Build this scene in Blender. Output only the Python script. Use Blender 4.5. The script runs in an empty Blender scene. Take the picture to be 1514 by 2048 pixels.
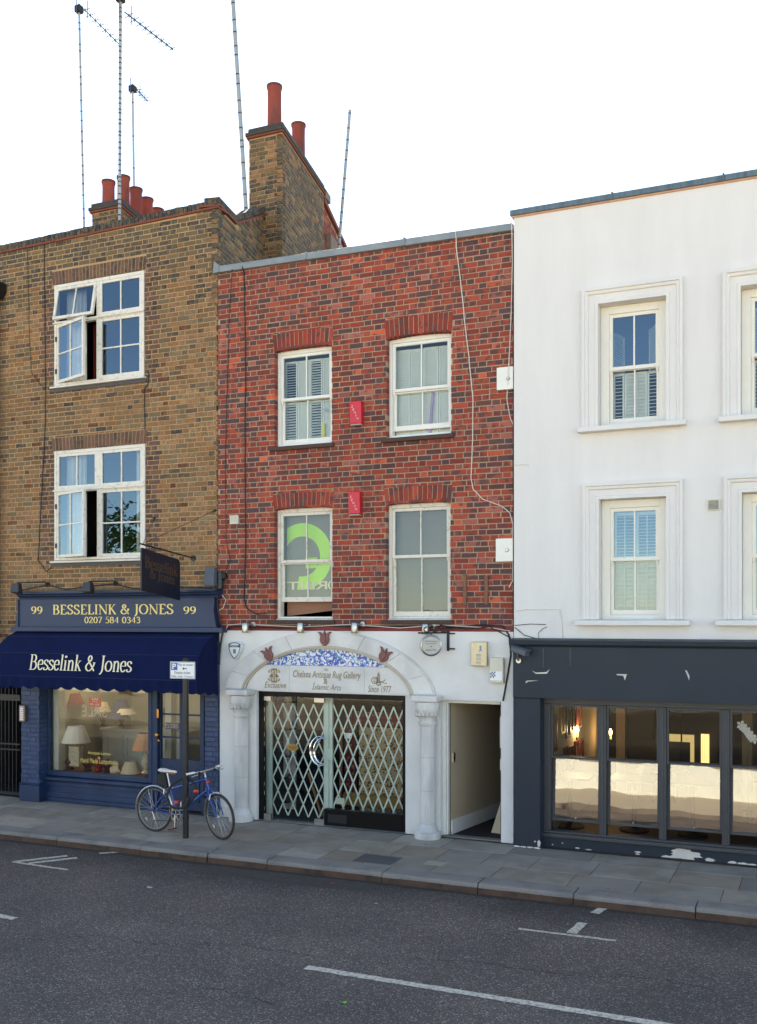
import bpy, math, random
from mathutils import Vector, Matrix, noise as mnoise
random.seed(7)
R = random.Random(11)
sc = bpy.context.scene
COL = sc.collection
rad, sin, cos, pi = math.radians, math.sin, math.cos, math.pi

# ------------------------------------------------------------------ camera, sky, sun, exposure
F, CX, HY, H, VPX = 2000.0, 757.0, 1240.0, 3.0, -3814.0      # calibration of the photograph (1514 px wide)
TH = math.atan(F/(CX-VPX))
D = F/((1662-HY)/H)*cos(TH)                                   # distance from the lens to the facade plane
def _t(px, Y): return (D+Y)/(F*cos(TH)+(px-CX)*sin(TH))
def _x(px, Y): return _t(px, Y)*(-F*sin(TH)+(px-CX)*cos(TH))
OX = -_x(435, 0)                                              # x = 0 at the joint of the yellow and the red house
def gx(px, Y=0.0): return _x(px, Y)+OX
def gz(px, py, Y=0.0): return H+_t(px, Y)*(HY-py)
def at(px, py, Y=0.0): return Vector((gx(px, Y), Y, gz(px, py, Y)))
def gnd(px, py, z=0.0):
    t = (H-z)/(py-HY)
    return Vector((t*(-F*sin(TH)+(px-CX)*cos(TH))+OX, -D+t*(F*cos(TH)+(px-CX)*sin(TH)), z))
ROADZ = -0.12

cam = bpy.data.cameras.new('camera'); camo = bpy.data.objects.new('camera', cam); COL.objects.link(camo)
camo.location = (OX, -D, H); camo.rotation_euler = (pi/2, 0, TH)
cam.sensor_fit = 'HORIZONTAL'; cam.sensor_width = 36.0; cam.lens = 36.0*F/1514
cam.shift_y = (HY-1024)/1514; cam.clip_end = 2000; cam.clip_start = 0.05
sc.camera = camo

SUN_EL, SUN_AZ = rad(45), rad(-28)        # sun stands behind the houses, a little to the left
sund = Vector((sin(SUN_AZ)*cos(SUN_EL), cos(SUN_AZ)*cos(SUN_EL), sin(SUN_EL)))
w = bpy.data.worlds.new('World'); sc.world = w; w.use_nodes = True
nt = w.node_tree; bg = nt.nodes['Background']
sky = nt.nodes.new('ShaderNodeTexSky'); sky.sky_type = 'NISHITA'; sky.sun_disc = False
sky.sun_elevation = SUN_EL; sky.sun_rotation = SUN_AZ
sky.air_density = 1.0; sky.dust_density = 1.0; sky.ozone_density = 1.5; sky.altitude = 2500
nt.links.new(sky.outputs[0], bg.inputs[0]); bg.inputs[1].default_value = 0.15
sl = bpy.data.lights.new('sun', 'SUN'); sl.energy = 5.0; sl.angle = rad(0.5); sl.color = (1, .965, .91)
slo = bpy.data.objects.new('sun', sl); COL.objects.link(slo); slo.location = (0, 20, 30)
slo.rotation_euler = sund.to_track_quat('Z', 'Y').to_euler()
vs = sc.view_settings
sc.display_settings.display_device = 'sRGB'
vs.view_transform = 'Standard'; vs.look = 'None'; vs.gamma = 1; vs.exposure = 1.76
try: vs.use_curve_mapping = False
except Exception: pass
try: vs.use_white_balance = True; vs.white_balance_temperature = 7800; vs.white_balance_tint = 8
except Exception: pass
sc.cycles.max_bounces = 8; sc.cycles.transparent_max_bounces = 16; sc.cycles.use_denoising = True

# ------------------------------------------------------------------ materials
def lin(v): v /= 255.0; return v/12.92 if v <= .04045 else ((v+.055)/1.055)**2.4
def C(r, g, b, k=1.1): return (min(.9, lin(r)*k*1.06), min(.9, lin(g)*k), min(.9, lin(b)*k*.9), 1)
MATS = {}
def M(name, col=None, rough=.7, var=.12, scale=6., bump=0., bscale=60., metal=0., attr=False, emit=0., tint=None, tfac=.5, tscale=1.2, spec=.5, stretch=(1, 1, 1), coat=0., tmin=.45, tmax=.7):
    if name in MATS: return MATS[name]
    m = bpy.data.materials.new(name); m.use_nodes = True; MATS[name] = m
    n, l = m.node_tree.nodes, m.node_tree.links
    b = n['Principled BSDF']; b.inputs['Roughness'].default_value = rough; b.inputs['Metallic'].default_value = metal
    b.inputs['Specular IOR Level'].default_value = spec
    if coat: b.inputs['Coat Weight'].default_value = coat
    g = n.new('ShaderNodeNewGeometry'); mp = n.new('ShaderNodeMapping'); mp.inputs['Scale'].default_value = stretch
    l.new(g.outputs['Position'], mp.inputs['Vector'])
    nz = n.new('ShaderNodeTexNoise'); nz.inputs['Scale'].default_value = scale; nz.inputs['Detail'].default_value = 6; nz.inputs['Roughness'].default_value = .65
    l.new(mp.outputs[0], nz.inputs['Vector'])
    mr = n.new('ShaderNodeMapRange'); mr.inputs['From Min'].default_value = .25; mr.inputs['From Max'].default_value = .75
    mr.inputs['To Min'].default_value = 1-var; mr.inputs['To Max'].default_value = 1+var
    l.new(nz.outputs[0], mr.inputs['Value'])
    mx = n.new('ShaderNodeVectorMath'); mx.operation = 'SCALE'
    if attr:
        a = n.new('ShaderNodeAttribute'); a.attribute_name = 'col'; src = a.outputs['Color']
    else:
        c = n.new('ShaderNodeRGB'); c.outputs[0].default_value = col; src = c.outputs[0]
    if tint:
        n2 = n.new('ShaderNodeTexNoise'); n2.inputs['Scale'].default_value = tscale; n2.inputs['Detail'].default_value = 5
        if attr:
            sh = n.new('ShaderNodeVectorMath'); sh.operation = 'MULTIPLY_ADD'; l.new(src, sh.inputs[0]); sh.inputs[1].default_value = (60, 90, 120); l.new(mp.outputs[0], sh.inputs[2]); l.new(sh.outputs[0], n2.inputs['Vector'])
        else: l.new(mp.outputs[0], n2.inputs['Vector'])
        r2 = n.new('ShaderNodeMapRange'); r2.inputs['From Min'].default_value = tmin; r2.inputs['From Max'].default_value = tmax
        r2.inputs['To Max'].default_value = tfac; l.new(n2.outputs[0], r2.inputs['Value'])
        mm = n.new('ShaderNodeMix'); mm.data_type = 'RGBA'; l.new(r2.outputs[0], mm.inputs[0]); l.new(src, mm.inputs[6]); mm.inputs[7].default_value = tint
        src = mm.outputs[2]
    l.new(src, mx.inputs[0]); l.new(mr.outputs[0], mx.inputs['Scale']); l.new(mx.outputs[0], b.inputs['Base Color'])
    if bump:
        nb = n.new('ShaderNodeTexNoise'); nb.inputs['Scale'].default_value = bscale; nb.inputs['Detail'].default_value = 4
        l.new(g.outputs['Position'], nb.inputs['Vector'])
        bp = n.new('ShaderNodeBump'); bp.inputs['Strength'].default_value = bump; bp.inputs['Distance'].default_value = .01
        l.new(nb.outputs[0], bp.inputs['Height']); l.new(bp.outputs[0], b.inputs['Normal'])
    if emit:
        b.inputs['Emission Color'].default_value = col; b.inputs['Emission Strength'].default_value = emit
    return m

def glass_mat(name, ior=1.6, tint=(1, 1, 1, 1), wob=.0, coat=(1, 1, 1, 1)):
    m = bpy.data.materials.new(name); m.use_nodes = True; MATS[name] = m
    n, l = m.node_tree.nodes, m.node_tree.links; n.remove(n['Principled BSDF']); out = n['Material Output']
    t = n.new('ShaderNodeBsdfTransparent'); t.inputs[0].default_value = tint
    g = n.new('ShaderNodeBsdfGlossy'); g.inputs['Roughness'].default_value = .01; g.inputs['Color'].default_value = coat
    f = n.new('ShaderNodeFresnel'); f.inputs[0].default_value = ior
    mx = n.new('ShaderNodeMixShader'); l.new(f.outputs[0], mx.inputs[0]); l.new(t.outputs[0], mx.inputs[1]); l.new(g.outputs[0], mx.inputs[2])
    l.new(mx.outputs[0], out.inputs[0])
    if wob:
        ge = n.new('ShaderNodeNewGeometry'); nz = n.new('ShaderNodeTexNoise'); nz.inputs['Scale'].default_value = 2.2; nz.inputs['Detail'].default_value = 1
        l.new(ge.outputs['Position'], nz.inputs['Vector'])
        bp = n.new('ShaderNodeBump'); bp.inputs['Strength'].default_value = wob; bp.inputs['Distance'].default_value = .02
        l.new(nz.outputs[0], bp.inputs['Height']); l.new(bp.outputs[0], g.inputs['Normal'])
    return m
GL = glass_mat('window_glass', 2.2, (.86, .93, .95, 1), .08, (.62, .84, 1, 1))
GLR = glass_mat('sash_glass', 1.62, (.94, .96, .95, 1), .08, (.8, .92, 1, 1))
GLG = glass_mat('gallery_glass', 1.33, (.97, .97, .97, 1), .03)
GLS = glass_mat('shop_glass', 1.65, (.96, .97, .96, 1), .08)
GLP = glass_mat('sash_glass_pub', 1.26, (.95, .96, .95, 1), .1)
GLB = glass_mat('old_sash_glass', 2.5, (.8, .84, .81, 1), .05)

white = M('white_gloss_paint', C(216, 218, 216), .4, .05, 5, .05, 30)
whited = M('weathered_white_paint', C(208, 206, 200), .5, .06, 9, .1, 40, tint=C(150, 142, 130), tfac=.5, tscale=14, tmin=.55, tmax=.7)
render = M('white_render', C(209, 210, 213), .85, .04, 2.3, .35, 140, tint=C(190, 190, 192), tfac=.14, tscale=1.4, stretch=(1.6, 1, .22))
renderg = M('white_shopfront_render', C(214, 215, 216), .75, .05, 2.5, .2, 60, tint=C(180, 178, 174), tfac=.4, tscale=1.1)
marble = M('white_marble', C(205, 205, 205), .4, .08, 3, .05, 20, tint=C(165, 165, 168), tfac=.6, tscale=2.2)
marblec = M('column_marble', C(203, 203, 203), .45, .08, 4, .05, 20, tint=C(150, 150, 152), tfac=.7, tscale=3, stretch=(1, 1, .35))
stonejoint = M('marble_joint', C(120, 118, 115), .8)
archstone = M('arch_edge_stone', C(178, 172, 160), .5, .06)
blue = M('navy_paint', C(19, 42, 76), .5, .1, 5, .1, 25, tint=C(48, 74, 108), tfac=.4, tscale=1.5)
bluedk = M('navy_fascia_paint', C(26, 46, 80), .45, .08, 3, .05, 20)
canvas = M('navy_canvas', C(8, 22, 62), .95, .22, 2.5, 0.15, 300, spec=.2)
grey = M('dark_grey_paint', C(42, 50, 60), .5, .08, 2.5, .08, 18, tint=C(50, 55, 62), tfac=.5, tscale=1.1, spec=.25)
greyw = M('dark_grey_window_paint', C(64, 65, 68), .5, .1, 5, .06, 18)
flake = M('bared_plaster', C(205, 200, 195), .9, .1, 10, .4, 50)
lead = M('lead_sheet', C(118, 128, 136), .6, .14, 5, .15, 14, tint=C(146, 152, 158), tfac=.5, tscale=3)
leadb = M('blue_grey_lead', C(86, 104, 116), .5, .2, 9, .15, 14, tint=C(60, 74, 84), tfac=.6, tscale=6, stretch=(3, 1, .3))
mortar = M('sand_mortar', C(168, 140, 106), .95, .15, 12, .4, 90, tint=C(140, 116, 88), tfac=.6, tscale=1.5)
mortarr = M('grey_mortar', C(158, 136, 116), .95, .15, 12, .4, 90, tint=C(128, 104, 90), tfac=.6, tscale=1.5)
brick = M('stock_brick_face', None, .9, .3, 34, .6, 70, attr=True, tint=C(104, 88, 66), tfac=.75, tscale=15, tmin=.46, tmax=.6)
brickr = M('red_brick_face', None, .88, .2, 30, .5, 70, attr=True, tint=C(80, 58, 60), tfac=.9, tscale=8, tmin=.51, tmax=.6)
paintbrick = M('painted_brick', None, .4, .08, 9, .3, 60, attr=True)
redband = M('red_painted_band', C(118, 30, 22), .55, .2, 6, .2, 40)
sillbrown = M('brown_stone_sill', C(72, 52, 44), .8, .2, 9, .3, 40)
tilered = M('red_clay_tile', C(116, 62, 48), .85, .25, 9, .3, 50)
pot = M('terracotta_pot', C(138, 64, 54), .85, .2, 6, .3, 40, tint=C(84, 56, 52), tfac=.7, tscale=3.5, stretch=(1, 1, .4))
potrim = M('sooty_terracotta', C(92, 50, 46), .85, .2, 8)
black = M('black_metal', C(24, 25, 28), .4, .1, 8)
blackr = M('black_rubber', C(34, 34, 35), .7, .1, 20)
blackp = M('black_gloss_frame', C(10, 10, 11), .35, .1, 5, spec=.2)
steel = M('brushed_steel', C(170, 172, 172), .3, .06, 30, metal=1.)
alum = M('aluminium_mast', C(150, 154, 160), .5, .1, 20, metal=.2)
chrome = M('chrome', C(225, 225, 228), .08, .02, 5, metal=1.)
gold = M('gold_leaf', C(232, 208, 128), .45, .08, 30, metal=.0)
golddull = M('dull_gold', C(128, 108, 62), .5, .1, 30)
dullbronze = M('faded_bronze_letter', C(92, 68, 50), .6, .1, 30)
cream = M('cream_letter', C(226, 218, 190), .7, .05, 20)
mint = M('mint_paint', C(192, 214, 206), .4, .06, 10)
redalarm = M('red_plastic', C(190, 26, 48), .35, .05, 5)
signw = M('sign_white', C(222, 226, 232), .35, .02, 5)
signblue = M('sign_blue', C(30, 92, 160), .35, .02, 5)
signblk = M('sign_black', C(25, 25, 28), .5, .02, 5)
timber = M('weathered_timber', C(122, 84, 68), .85, .25, 20, .3, 40, stretch=(4, 4, .6))
brass = M('brass', C(176, 128, 60), .3, .1, 20, metal=1.)
tulip = M('rose_stone', C(124, 80, 76), .6, .2, 20, .2, 60)
cableb = M('black_cable', C(28, 27, 30), .6)
cablew = M('white_cable', C(196, 192, 186), .6)
grnleaf = M('leaf_green', C(64, 92, 40), .6, .35, 3)
bark = M('bark', C(84, 70, 56), .9, .2, 10, .6, 30)
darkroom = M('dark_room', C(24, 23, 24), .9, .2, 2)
creamroom = M('cream_room', C(168, 156, 132), .9, .05, 2)
shutterm = M('shutter_paint', C(205, 214, 212), .5, .04, 5)
curtain = M('net_curtain', C(222, 222, 220), .9, .06, 10)
plastic = M('cream_plastic', C(200, 197, 184), .45, .05, 8)

# ------------------------------------------------------------------ mesh helpers
class MB:
    def __init__(s): s.v, s.f, s.c = [], [], None
    def quad(s, a, b, c, d):
        i = len(s.v); s.v += [tuple(a), tuple(b), tuple(c), tuple(d)]; s.f.append((i, i+1, i+2, i+3)); return s
    def poly(s, pts):
        i = len(s.v); s.v += [tuple(p) for p in pts]; s.f.append(tuple(range(i, i+len(pts)))); return s
    def box(s, x0, x1, y0, y1, z0, z1):
        if x0 > x1: x0, x1 = x1, x0
        if y0 > y1: y0, y1 = y1, y0
        if z0 > z1: z0, z1 = z1, z0
        i = len(s.v)
        s.v += [(x0, y0, z0), (x1, y0, z0), (x1, y1, z0), (x0, y1, z0), (x0, y0, z1), (x1, y0, z1), (x1, y1, z1), (x0, y1, z1)]
        s.f += [(i, i+3, i+2, i+1), (i+4, i+5, i+6, i+7), (i, i+1, i+5, i+4), (i+1, i+2, i+6, i+5), (i+2, i+3, i+7, i+6), (i+3, i, i+4, i+7)]
        return s
    def hexa(s, p):
        i = len(s.v); s.v += [tuple(q) for q in p]
        s.f += [(i, i+3, i+2, i+1), (i+4, i+5, i+6, i+7), (i, i+1, i+5, i+4), (i+1, i+2, i+6, i+5), (i+2, i+3, i+7, i+6), (i+3, i, i+4, i+7)]
        return s
    def prism(s, pts, dv):                       # polygon swept along dv
        n = len(pts); i = len(s.v); dv = Vector(dv)
        s.v += [tuple(p) for p in pts]+[tuple(Vector(p)+dv) for p in pts]
        s.f.append(tuple(range(i, i+n))); s.f.append(tuple(range(i+2*n-1, i+n-1, -1)))
        for k in range(n): s.f.append((i+k, i+n+k, i+n+(k+1) % n, i+(k+1) % n))
        return s
    def tube(s, path, r, n=8, closed=False, cap=True):
        path = [Vector(p) for p in path]; m = len(path); i0 = len(s.v)
        rr = r if isinstance(r, (list, tuple)) else [r]*m
        up = None
        for k, p in enumerate(path):
            a = path[(k-1) % m] if (closed or k > 0) else p
            b = path[(k+1) % m] if (closed or k < m-1) else p
            d = (b-a).normalized()
            if up is None:
                up = Vector((0, 0, 1)) if abs(d.z) < .9 else Vector((1, 0, 0))
            u = d.cross(up).normalized(); v = u.cross(d).normalized(); up = v
            for q in range(n):
                an = 2*pi*q/n; s.v.append(tuple(p+(u*cos(an)+v*sin(an))*rr[k]))
        for k in range(m if closed else m-1):
            k2 = (k+1) % m
            for q in range(n):
                q2 = (q+1) % n
                s.f.append((i0+k*n+q, i0+k*n+q2, i0+k2*n+q2, i0+k2*n+q))
        if cap and not closed:
            s.f.append(tuple(i0+q for q in range(n-1, -1, -1))); s.f.append(tuple(i0+(m-1)*n+q for q in range(n)))
        return s
    def lathe(s, prof, c, n=20, axis='z'):        # prof: (radius, height)
        i0 = len(s.v); c = Vector(c)
        for r, h in prof:
            for q in range(n):
                a = 2*pi*q/n
                if axis == 'z': p = (r*cos(a), r*sin(a), h)
                elif axis == 'y': p = (r*cos(a), h, r*sin(a))
                else: p = (h, r*cos(a), r*sin(a))
                s.v.append(tuple(c+Vector(p)))
        for k in range(len(prof)-1):
            for q in range(n):
                q2 = (q+1) % n; s.f.append((i0+k*n+q, i0+k*n+q2, i0+(k+1)*n+q2, i0+(k+1)*n+q))
        s.f.append(tuple(i0+q for q in range(n-1, -1, -1))); s.f.append(tuple(i0+(len(prof)-1)*n+q for q in range(n)))
        return s
    def xf(s, mat, start=0):
        for k in range(start, len(s.v)): s.v[k] = tuple(mat @ Vector(s.v[k]))
        return s
WL = {}
def wl(o): return WL.get(o.name, Vector((0, 0, 0))) if o else Vector((0, 0, 0))
def tag(o, label=None, cat=None, group=None, kind=None):
    if label: o['label'] = label
    if cat: o['category'] = cat
    if group: o['group'] = group
    if kind: o['kind'] = kind
    return o
def E(name, loc=(0, 0, 0), parent=None, label=None, cat=None, group=None, kind=None):
    o = bpy.data.objects.new(name, None); COL.objects.link(o); o.empty_display_size = .1
    loc = Vector(loc); o.parent = parent; o.location = loc-wl(parent); WL[o.name] = loc
    return tag(o, label, cat, group, kind)
def mesh_of(name, mb, mat, smooth=False, colors=None, center=True):
    vs_ = [Vector(v) for v in mb.v]
    if center and vs_:
        lo = Vector([min(v[k] for v in vs_) for k in range(3)]); hi = Vector([max(v[k] for v in vs_) for k in range(3)])
        c = (lo+hi)/2
    else: c = Vector((0, 0, 0))
    me = bpy.data.meshes.new(name); me.from_pydata([tuple(v-c) for v in vs_], [], mb.f)
    me.materials.append(mat)
    if smooth: me.shade_smooth() if smooth is True else None
    if colors is not None:
        ca = me.color_attributes.new('col', 'FLOAT_COLOR', 'POINT')
        fl = [x for cc in colors for x in cc]; ca.data.foreach_set('color', fl)
    me.update()
    return me, c
def O(name, mb, mat, parent=None, smooth=False, label=None, cat=None, group=None, kind=None, colors=None, bevel=0):
    me, c = mesh_of(name, mb, mat, smooth, colors)
    o = bpy.data.objects.new(name, me); COL.objects.link(o); o.parent = parent; o.location = c-wl(parent); WL[o.name] = c
    if smooth:
        md = o.modifiers.new('edge', 'EDGE_SPLIT'); md.split_angle = rad(40)
    if bevel:
        md = o.modifiers.new('bevel', 'BEVEL'); md.width = bevel; md.segments = 2; md.limit_method = 'ANGLE'
    return tag(o, label, cat, group, kind)
def frame_boxes(mb, x0, x1, z0, z1, l, r, b, t, y0, y1):
    mb.box(x0, x0+l, y0, y1, z0, z1); mb.box(x1-r, x1, y0, y1, z0, z1)
    if t: mb.box(x0+l, x1-r, y0, y1, z1-t, z1)
    if b: mb.box(x0+l, x1-r, y0, y1, z0, z0+b)
    return mb
def bx(x0, x1, y0, y1, z0, z1): return MB().box(x0, x1, y0, y1, z0, z1)
def panel_wall(x0, x1, z0, z1, y0, y1, holes, ztop=None):
    """one wall slab with rectangular openings: front, back, reveals, ends, top"""
    mb = MB(); zt = ztop or (lambda x: z1)
    xs = sorted({x0, x1, *[h[0] for h in holes], *[h[1] for h in holes]}); xs = [x for x in xs if x0 <= x <= x1]
    zs = sorted({z0, z1, *[h[2] for h in holes], *[h[3] for h in holes]}); zs = [z for z in zs if z0 <= z <= z1]
    def Z(x, z): return zt(x) if z == z1 else z
    for i in range(len(xs)-1):
        for j in range(len(zs)-1):
            mx, mz = (xs[i]+xs[i+1])/2, (zs[j]+zs[j+1])/2
            if any(h[0] < mx < h[1] and h[2] < mz < h[3] for h in holes): continue
            a, b, c, d = xs[i], xs[i+1], zs[j], zs[j+1]
            mb.quad((a, y0, c), (b, y0, c), (b, y0, Z(b, d)), (a, y0, Z(a, d)))
            mb.quad((b, y1, c), (a, y1, c), (a, y1, Z(a, d)), (b, y1, Z(b, d)))
    for h in holes:
        a, b, c, d = h[0], h[1], max(h[2], z0), min(h[3], z1)
        mb.quad((a, y0, c), (a, y0, d), (a, y1, d), (a, y1, c)); mb.quad((b, y0, c), (b, y1, c), (b, y1, d), (b, y0, d))
        mb.quad((a, y0, d), (b, y0, d), (b, y1, d), (a, y1, d))
        if h[2] > z0: mb.quad((a, y0, c), (a, y1, c), (b, y1, c), (b, y0, c))
    mb.quad((x0, y0, z0), (x0, y0, zt(x0)), (x0, y1, zt(x0)), (x0, y1, z0)); mb.quad((x1, y0, z0), (x1, y1, z0), (x1, y1, zt(x1)), (x1, y0, zt(x1)))
    mb.quad((x0, y0, zt(x0)), (x1, y0, zt(x1)), (x1, y1, zt(x1)), (x0, y1, zt(x0)))
    return mb

# ------------------------------------------------------------------ bricks
def brick_geo(mb, cx, cz, w, h, y, d, seed, mat4=None, colors=None, col=None):
    """a brick with worn arrises, its face at y, running back d"""
    r = random.Random(seed); i = len(mb.v); c = .0045
    def j(): return r.uniform(-.0022, .0022)
    x0, x1, z0, z1 = cx-w/2+j(), cx+w/2+j(), cz-h/2+j(), cz+h/2+j()
    q = [(x0, z0), (x1, z0), (x1, z1), (x0, z1)]
    vsn = [(a, y+c, b) for a, b in q]+[(a+(c if a == x0 else -c), y+j()*.5, b+(c if b == z0 else -c)) for a, b in q]+[(a, y+d, b) for a, b in q]
    if mat4 is not None: vsn = [tuple(mat4 @ Vector(v)) for v in vsn]
    mb.v += vsn
    mb.f += [(i+4, i+5, i+6, i+7)]
    for k in range(4):
        k2 = (k+1) % 4
        mb.f.append((i+k, i+k2, i+4+k2, i+4+k)); mb.f.append((i+8+k, i+8+k2, i+k2, i+k))
    if colors is not None: colors += [col]*12
def pick(pal, r):
    t = r.random()*sum(p[0] for p in pal)
    for wgt, c in pal:
        t -= wgt
        if t <= 0: break
    k = r.uniform(.82, 1.16)
    return tuple(min(.9, x*k) for x in c[:3])+(1,)
RED = [(5, C(146, 60, 44)), (3, C(126, 54, 42)), (2.0, C(96, 56, 54)), (1.2, C(80, 58, 60)), (2.5, C(146, 68, 52)), (.35, C(184, 84, 56)), (1., C(146, 84, 74))]
REDARCH = [(4, C(140, 52, 38)), (2, C(118, 50, 40)), (1, C(150, 66, 48))]
YEL = [(4, C(140, 106, 76)), (3, C(132, 98, 70)), (2, C(124, 92, 58)), (2, C(122, 104, 80)), (1, C(102, 86, 68)), (1, C(136, 92, 56)), (.5, C(84, 64, 58)), (.4, C(96, 56, 38))]
SOOT = [(3, C(78, 70, 60)), (3, C(66, 62, 58)), (2, C(98, 84, 64)), (1.5, C(112, 94, 66)), (1, C(60, 56, 54))]
PUR = [(3, C(92, 66, 62)), (2, C(76, 56, 54)), (2, C(108, 74, 64)), (1, C(66, 56, 52))]
BLU = [(3, C(38, 60, 98)), (2, C(36, 56, 92)), (1, C(46, 66, 102))]
def drift(c, x, z, amp=.22, stains=()):
    k = 1+amp*mnoise.noise((x*.55+3, z*.55, 2.2))+amp*.6*mnoise.noise((x*1.9, z*1.3, 7.7))
    for (a, b, zs) in stains:                      # rain-washed soot below a sill
        if a < x < b and zs-.55 < z < zs: k *= .72+.28*(zs-z)/.55+.1*mnoise.noise((x*9, 1, 1))
    return (c[0]*k, c[1]*k, c[2]*k, 1)
COURSE, BL, BH2, JT = .0763, .2175, .1035, .0118
def bricks_on(parent, x0, x1, z0, z1, y, holes, palf, ztop=None, mat=brick, keep=300, prio=None, mat4=None, name='brick', depth=.1, edge=None):
    """Flemish bond over a rectangle less its holes: the largest in view as objects of their own, the rest one mesh"""
    full, cut = [], []
    nz = int((z1-z0)/COURSE)+1
    for k in range(nz):
        zc = z0+k*COURSE+COURSE/2
        x = x0-R.uniform(.0, .03)-(0 if k % 2 else (BL+JT)*.5+(BH2+JT)*.5)+.0
        n = 0
        ivs = [(x0, x1)]; sliv = []
        for h in holes:
            if zc > h[2]-.02 and zc < h[3]+.02:
                hh = zc+COURSE/2-h[3]-JT
                if .016 < hh < COURSE-JT-.004: sliv.append((h[0], h[1], hh))
                nv = []
                for a, b in ivs:
                    if h[1] <= a or h[0] >= b: nv.append((a, b)); continue
                    if h[0]-a > .02: nv.append((a, h[0]))
                    if b-h[1] > .02: nv.append((h[1], b))
                ivs = nv
        while x < x1:
            L = BL if n % 2 == 0 else BH2
            n += 1
            L2 = L+R.uniform(-.006, .006); xa, xb = x, x+L2; x = xb+JT
            for a, b in ivs:
                aa, bb = max(a, xa), min(b, xb)
                if bb-aa < .025: continue
                if ztop and zc+COURSE/2 > ztop((aa+bb)/2): continue
                c = palf((aa+bb)/2, zc)
                whole = (bb-aa) > L2-.001
                (full if whole else cut).append(((aa+bb)/2, zc, bb-aa, c, L, COURSE-JT))
            for sa, sb_, hh in sliv:
                aa, bb = max(sa, xa), min(sb_, xb)
                if bb-aa > .03: cut.append(((aa+bb)/2, zc+COURSE/2-JT/2-hh/2, bb-aa, palf((aa+bb)/2, zc), L, hh))
    if prio: full.sort(key=lambda q: prio(q))
    single, rest = full[:keep], full[keep:]+cut
    cache = {}
    for (cx, cz, wd, c, L, hq) in single:
        key = (round(L, 2), R.randrange(3), tuple(round(v, 2) for v in c[:3]))
        if key not in cache:
            mb, cl = MB(), []
            brick_geo(mb, 0, 0, L, COURSE-JT, 0, depth, R.random(), None, cl, c)
            me, _ = mesh_of(name, mb, mat, colors=cl, center=False); cache[key] = me
        o = bpy.data.objects.new(name, cache[key]); COL.objects.link(o); o.parent = parent
        p = Vector((cx, y+R.uniform(-.002, .002), cz+R.uniform(-.0015, .0015)))
        if mat4 is not None:
            p = mat4 @ p; o.rotation_euler = mat4.to_euler()
        o.location = p-wl(parent)
    if rest:
        mb, cl = MB(), []
        for (cx, cz, wd, c, L, hq) in rest:
            brick_geo(mb, cx, cz+R.uniform(-.0015, .0015), wd, hq, y+R.uniform(-.002, .002), depth, R.random(), mat4, cl, c)
        O(name+'work', mb, mat, parent, kind='stuff', colors=cl)
    return len(single), len(rest)
def arch_bricks(parent, x0, x1, zb, zt, rise, y, pal, n, splay=.35, name='arch_brick', depth=.1, mat=brick):
    """soldier bricks of a slightly cambered arch"""
    xc = (x0+x1)/2; hw = (x1-x0)/2
    for k in range(n):
        u0 = -1+2*k/n; u1 = -1+2*(k+1)/n; um = (u0+u1)/2
        cz = lambda u: zb+rise*(1-u*u)
        g = .0045
        p = []
        for u, sgn in ((u0, 1), (u1, -1)):
            for z in (0, 1):
                xx = xc+u*hw*(1 if z == 0 else 1+splay*.06)+sgn*g
                p.append((xx, (cz(um) if z == 0 else zt+rise*.6*(1-um*um))))
        (ax, az), (bx_, bz), (cx_, cz_), (dx, dz) = p
        yy = y+R.uniform(-.002, .002); e = .004
        mb = MB(); i = 0
        q = [(ax, az), (cx_, cz_), (dx, dz), (bx_, bz)]
        mx, mz = sum(a for a, _ in q)/4, sum(b for _, b in q)/4
        mb.v = [(a, yy+e, b) for a, b in q]+[(a+(e if a < mx else -e), yy, b+(e if b < mz else -e)) for a, b in q]+[(a, yy+depth, b) for a, b in q]
        mb.f = [(4, 5, 6, 7)]
        for kk in range(4):
            k2 = (kk+1) % 4; mb.f.append((kk, k2, 4+k2, 4+kk)); mb.f.append((8+kk, 8+k2, k2, kk))
        O(name, mb, mat, parent, colors=[pick(pal, R)]*12)

# ------------------------------------------------------------------ lettering
def fontmesh(body, shear=0, bold=0, space=1):
    cu = bpy.data.curves.new('lettering', 'FONT'); cu.body = body; cu.shear = shear; cu.offset = bold; cu.space_character = space; cu.resolution_u = 3
    ob = bpy.data.objects.new('tmp_lettering', cu); COL.objects.link(ob)
    dg = bpy.context.evaluated_depsgraph_get(); me = bpy.data.meshes.new_from_object(ob.evaluated_get(dg))
    v = [tuple(q.co) for q in me.vertices]; f = [tuple(q.vertices) for q in me.polygons]
    bpy.data.objects.remove(ob); bpy.data.curves.remove(cu); bpy.data.meshes.remove(me)
    return v, f
def arc(cx, cy, rx, ry, a0, a1, n=14): return [(cx+rx*cos(rad(a0+(a1-a0)*k/n)), cy+ry*sin(rad(a0+(a1-a0)*k/n))) for k in range(n+1)]
def spl(p, n=5):
    out = []
    P = [p[0]]+list(p)+[p[-1]]
    for i in range(1, len(P)-2):
        for k in range(n):
            t = k/n; a = []
            for d in range(2):
                p0, p1, p2, p3 = P[i-1][d], P[i][d], P[i+1][d], P[i+2][d]
                a.append(.5*(2*p1+(p2-p0)*t+(2*p0-5*p1+4*p2-p3)*t*t+(3*p1-p0-3*p2+p3)*t**3))
            out.append(tuple(a))
    out.append(tuple(p[-1])); return out
S_ = [(.5, .78), (.44, .95), (.28, 1.), (.1, .9), (.08, .7), (.28, .53), (.5, .36), (.52, .14), (.3, 0), (.1, .05), (.04, .24)]
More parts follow.
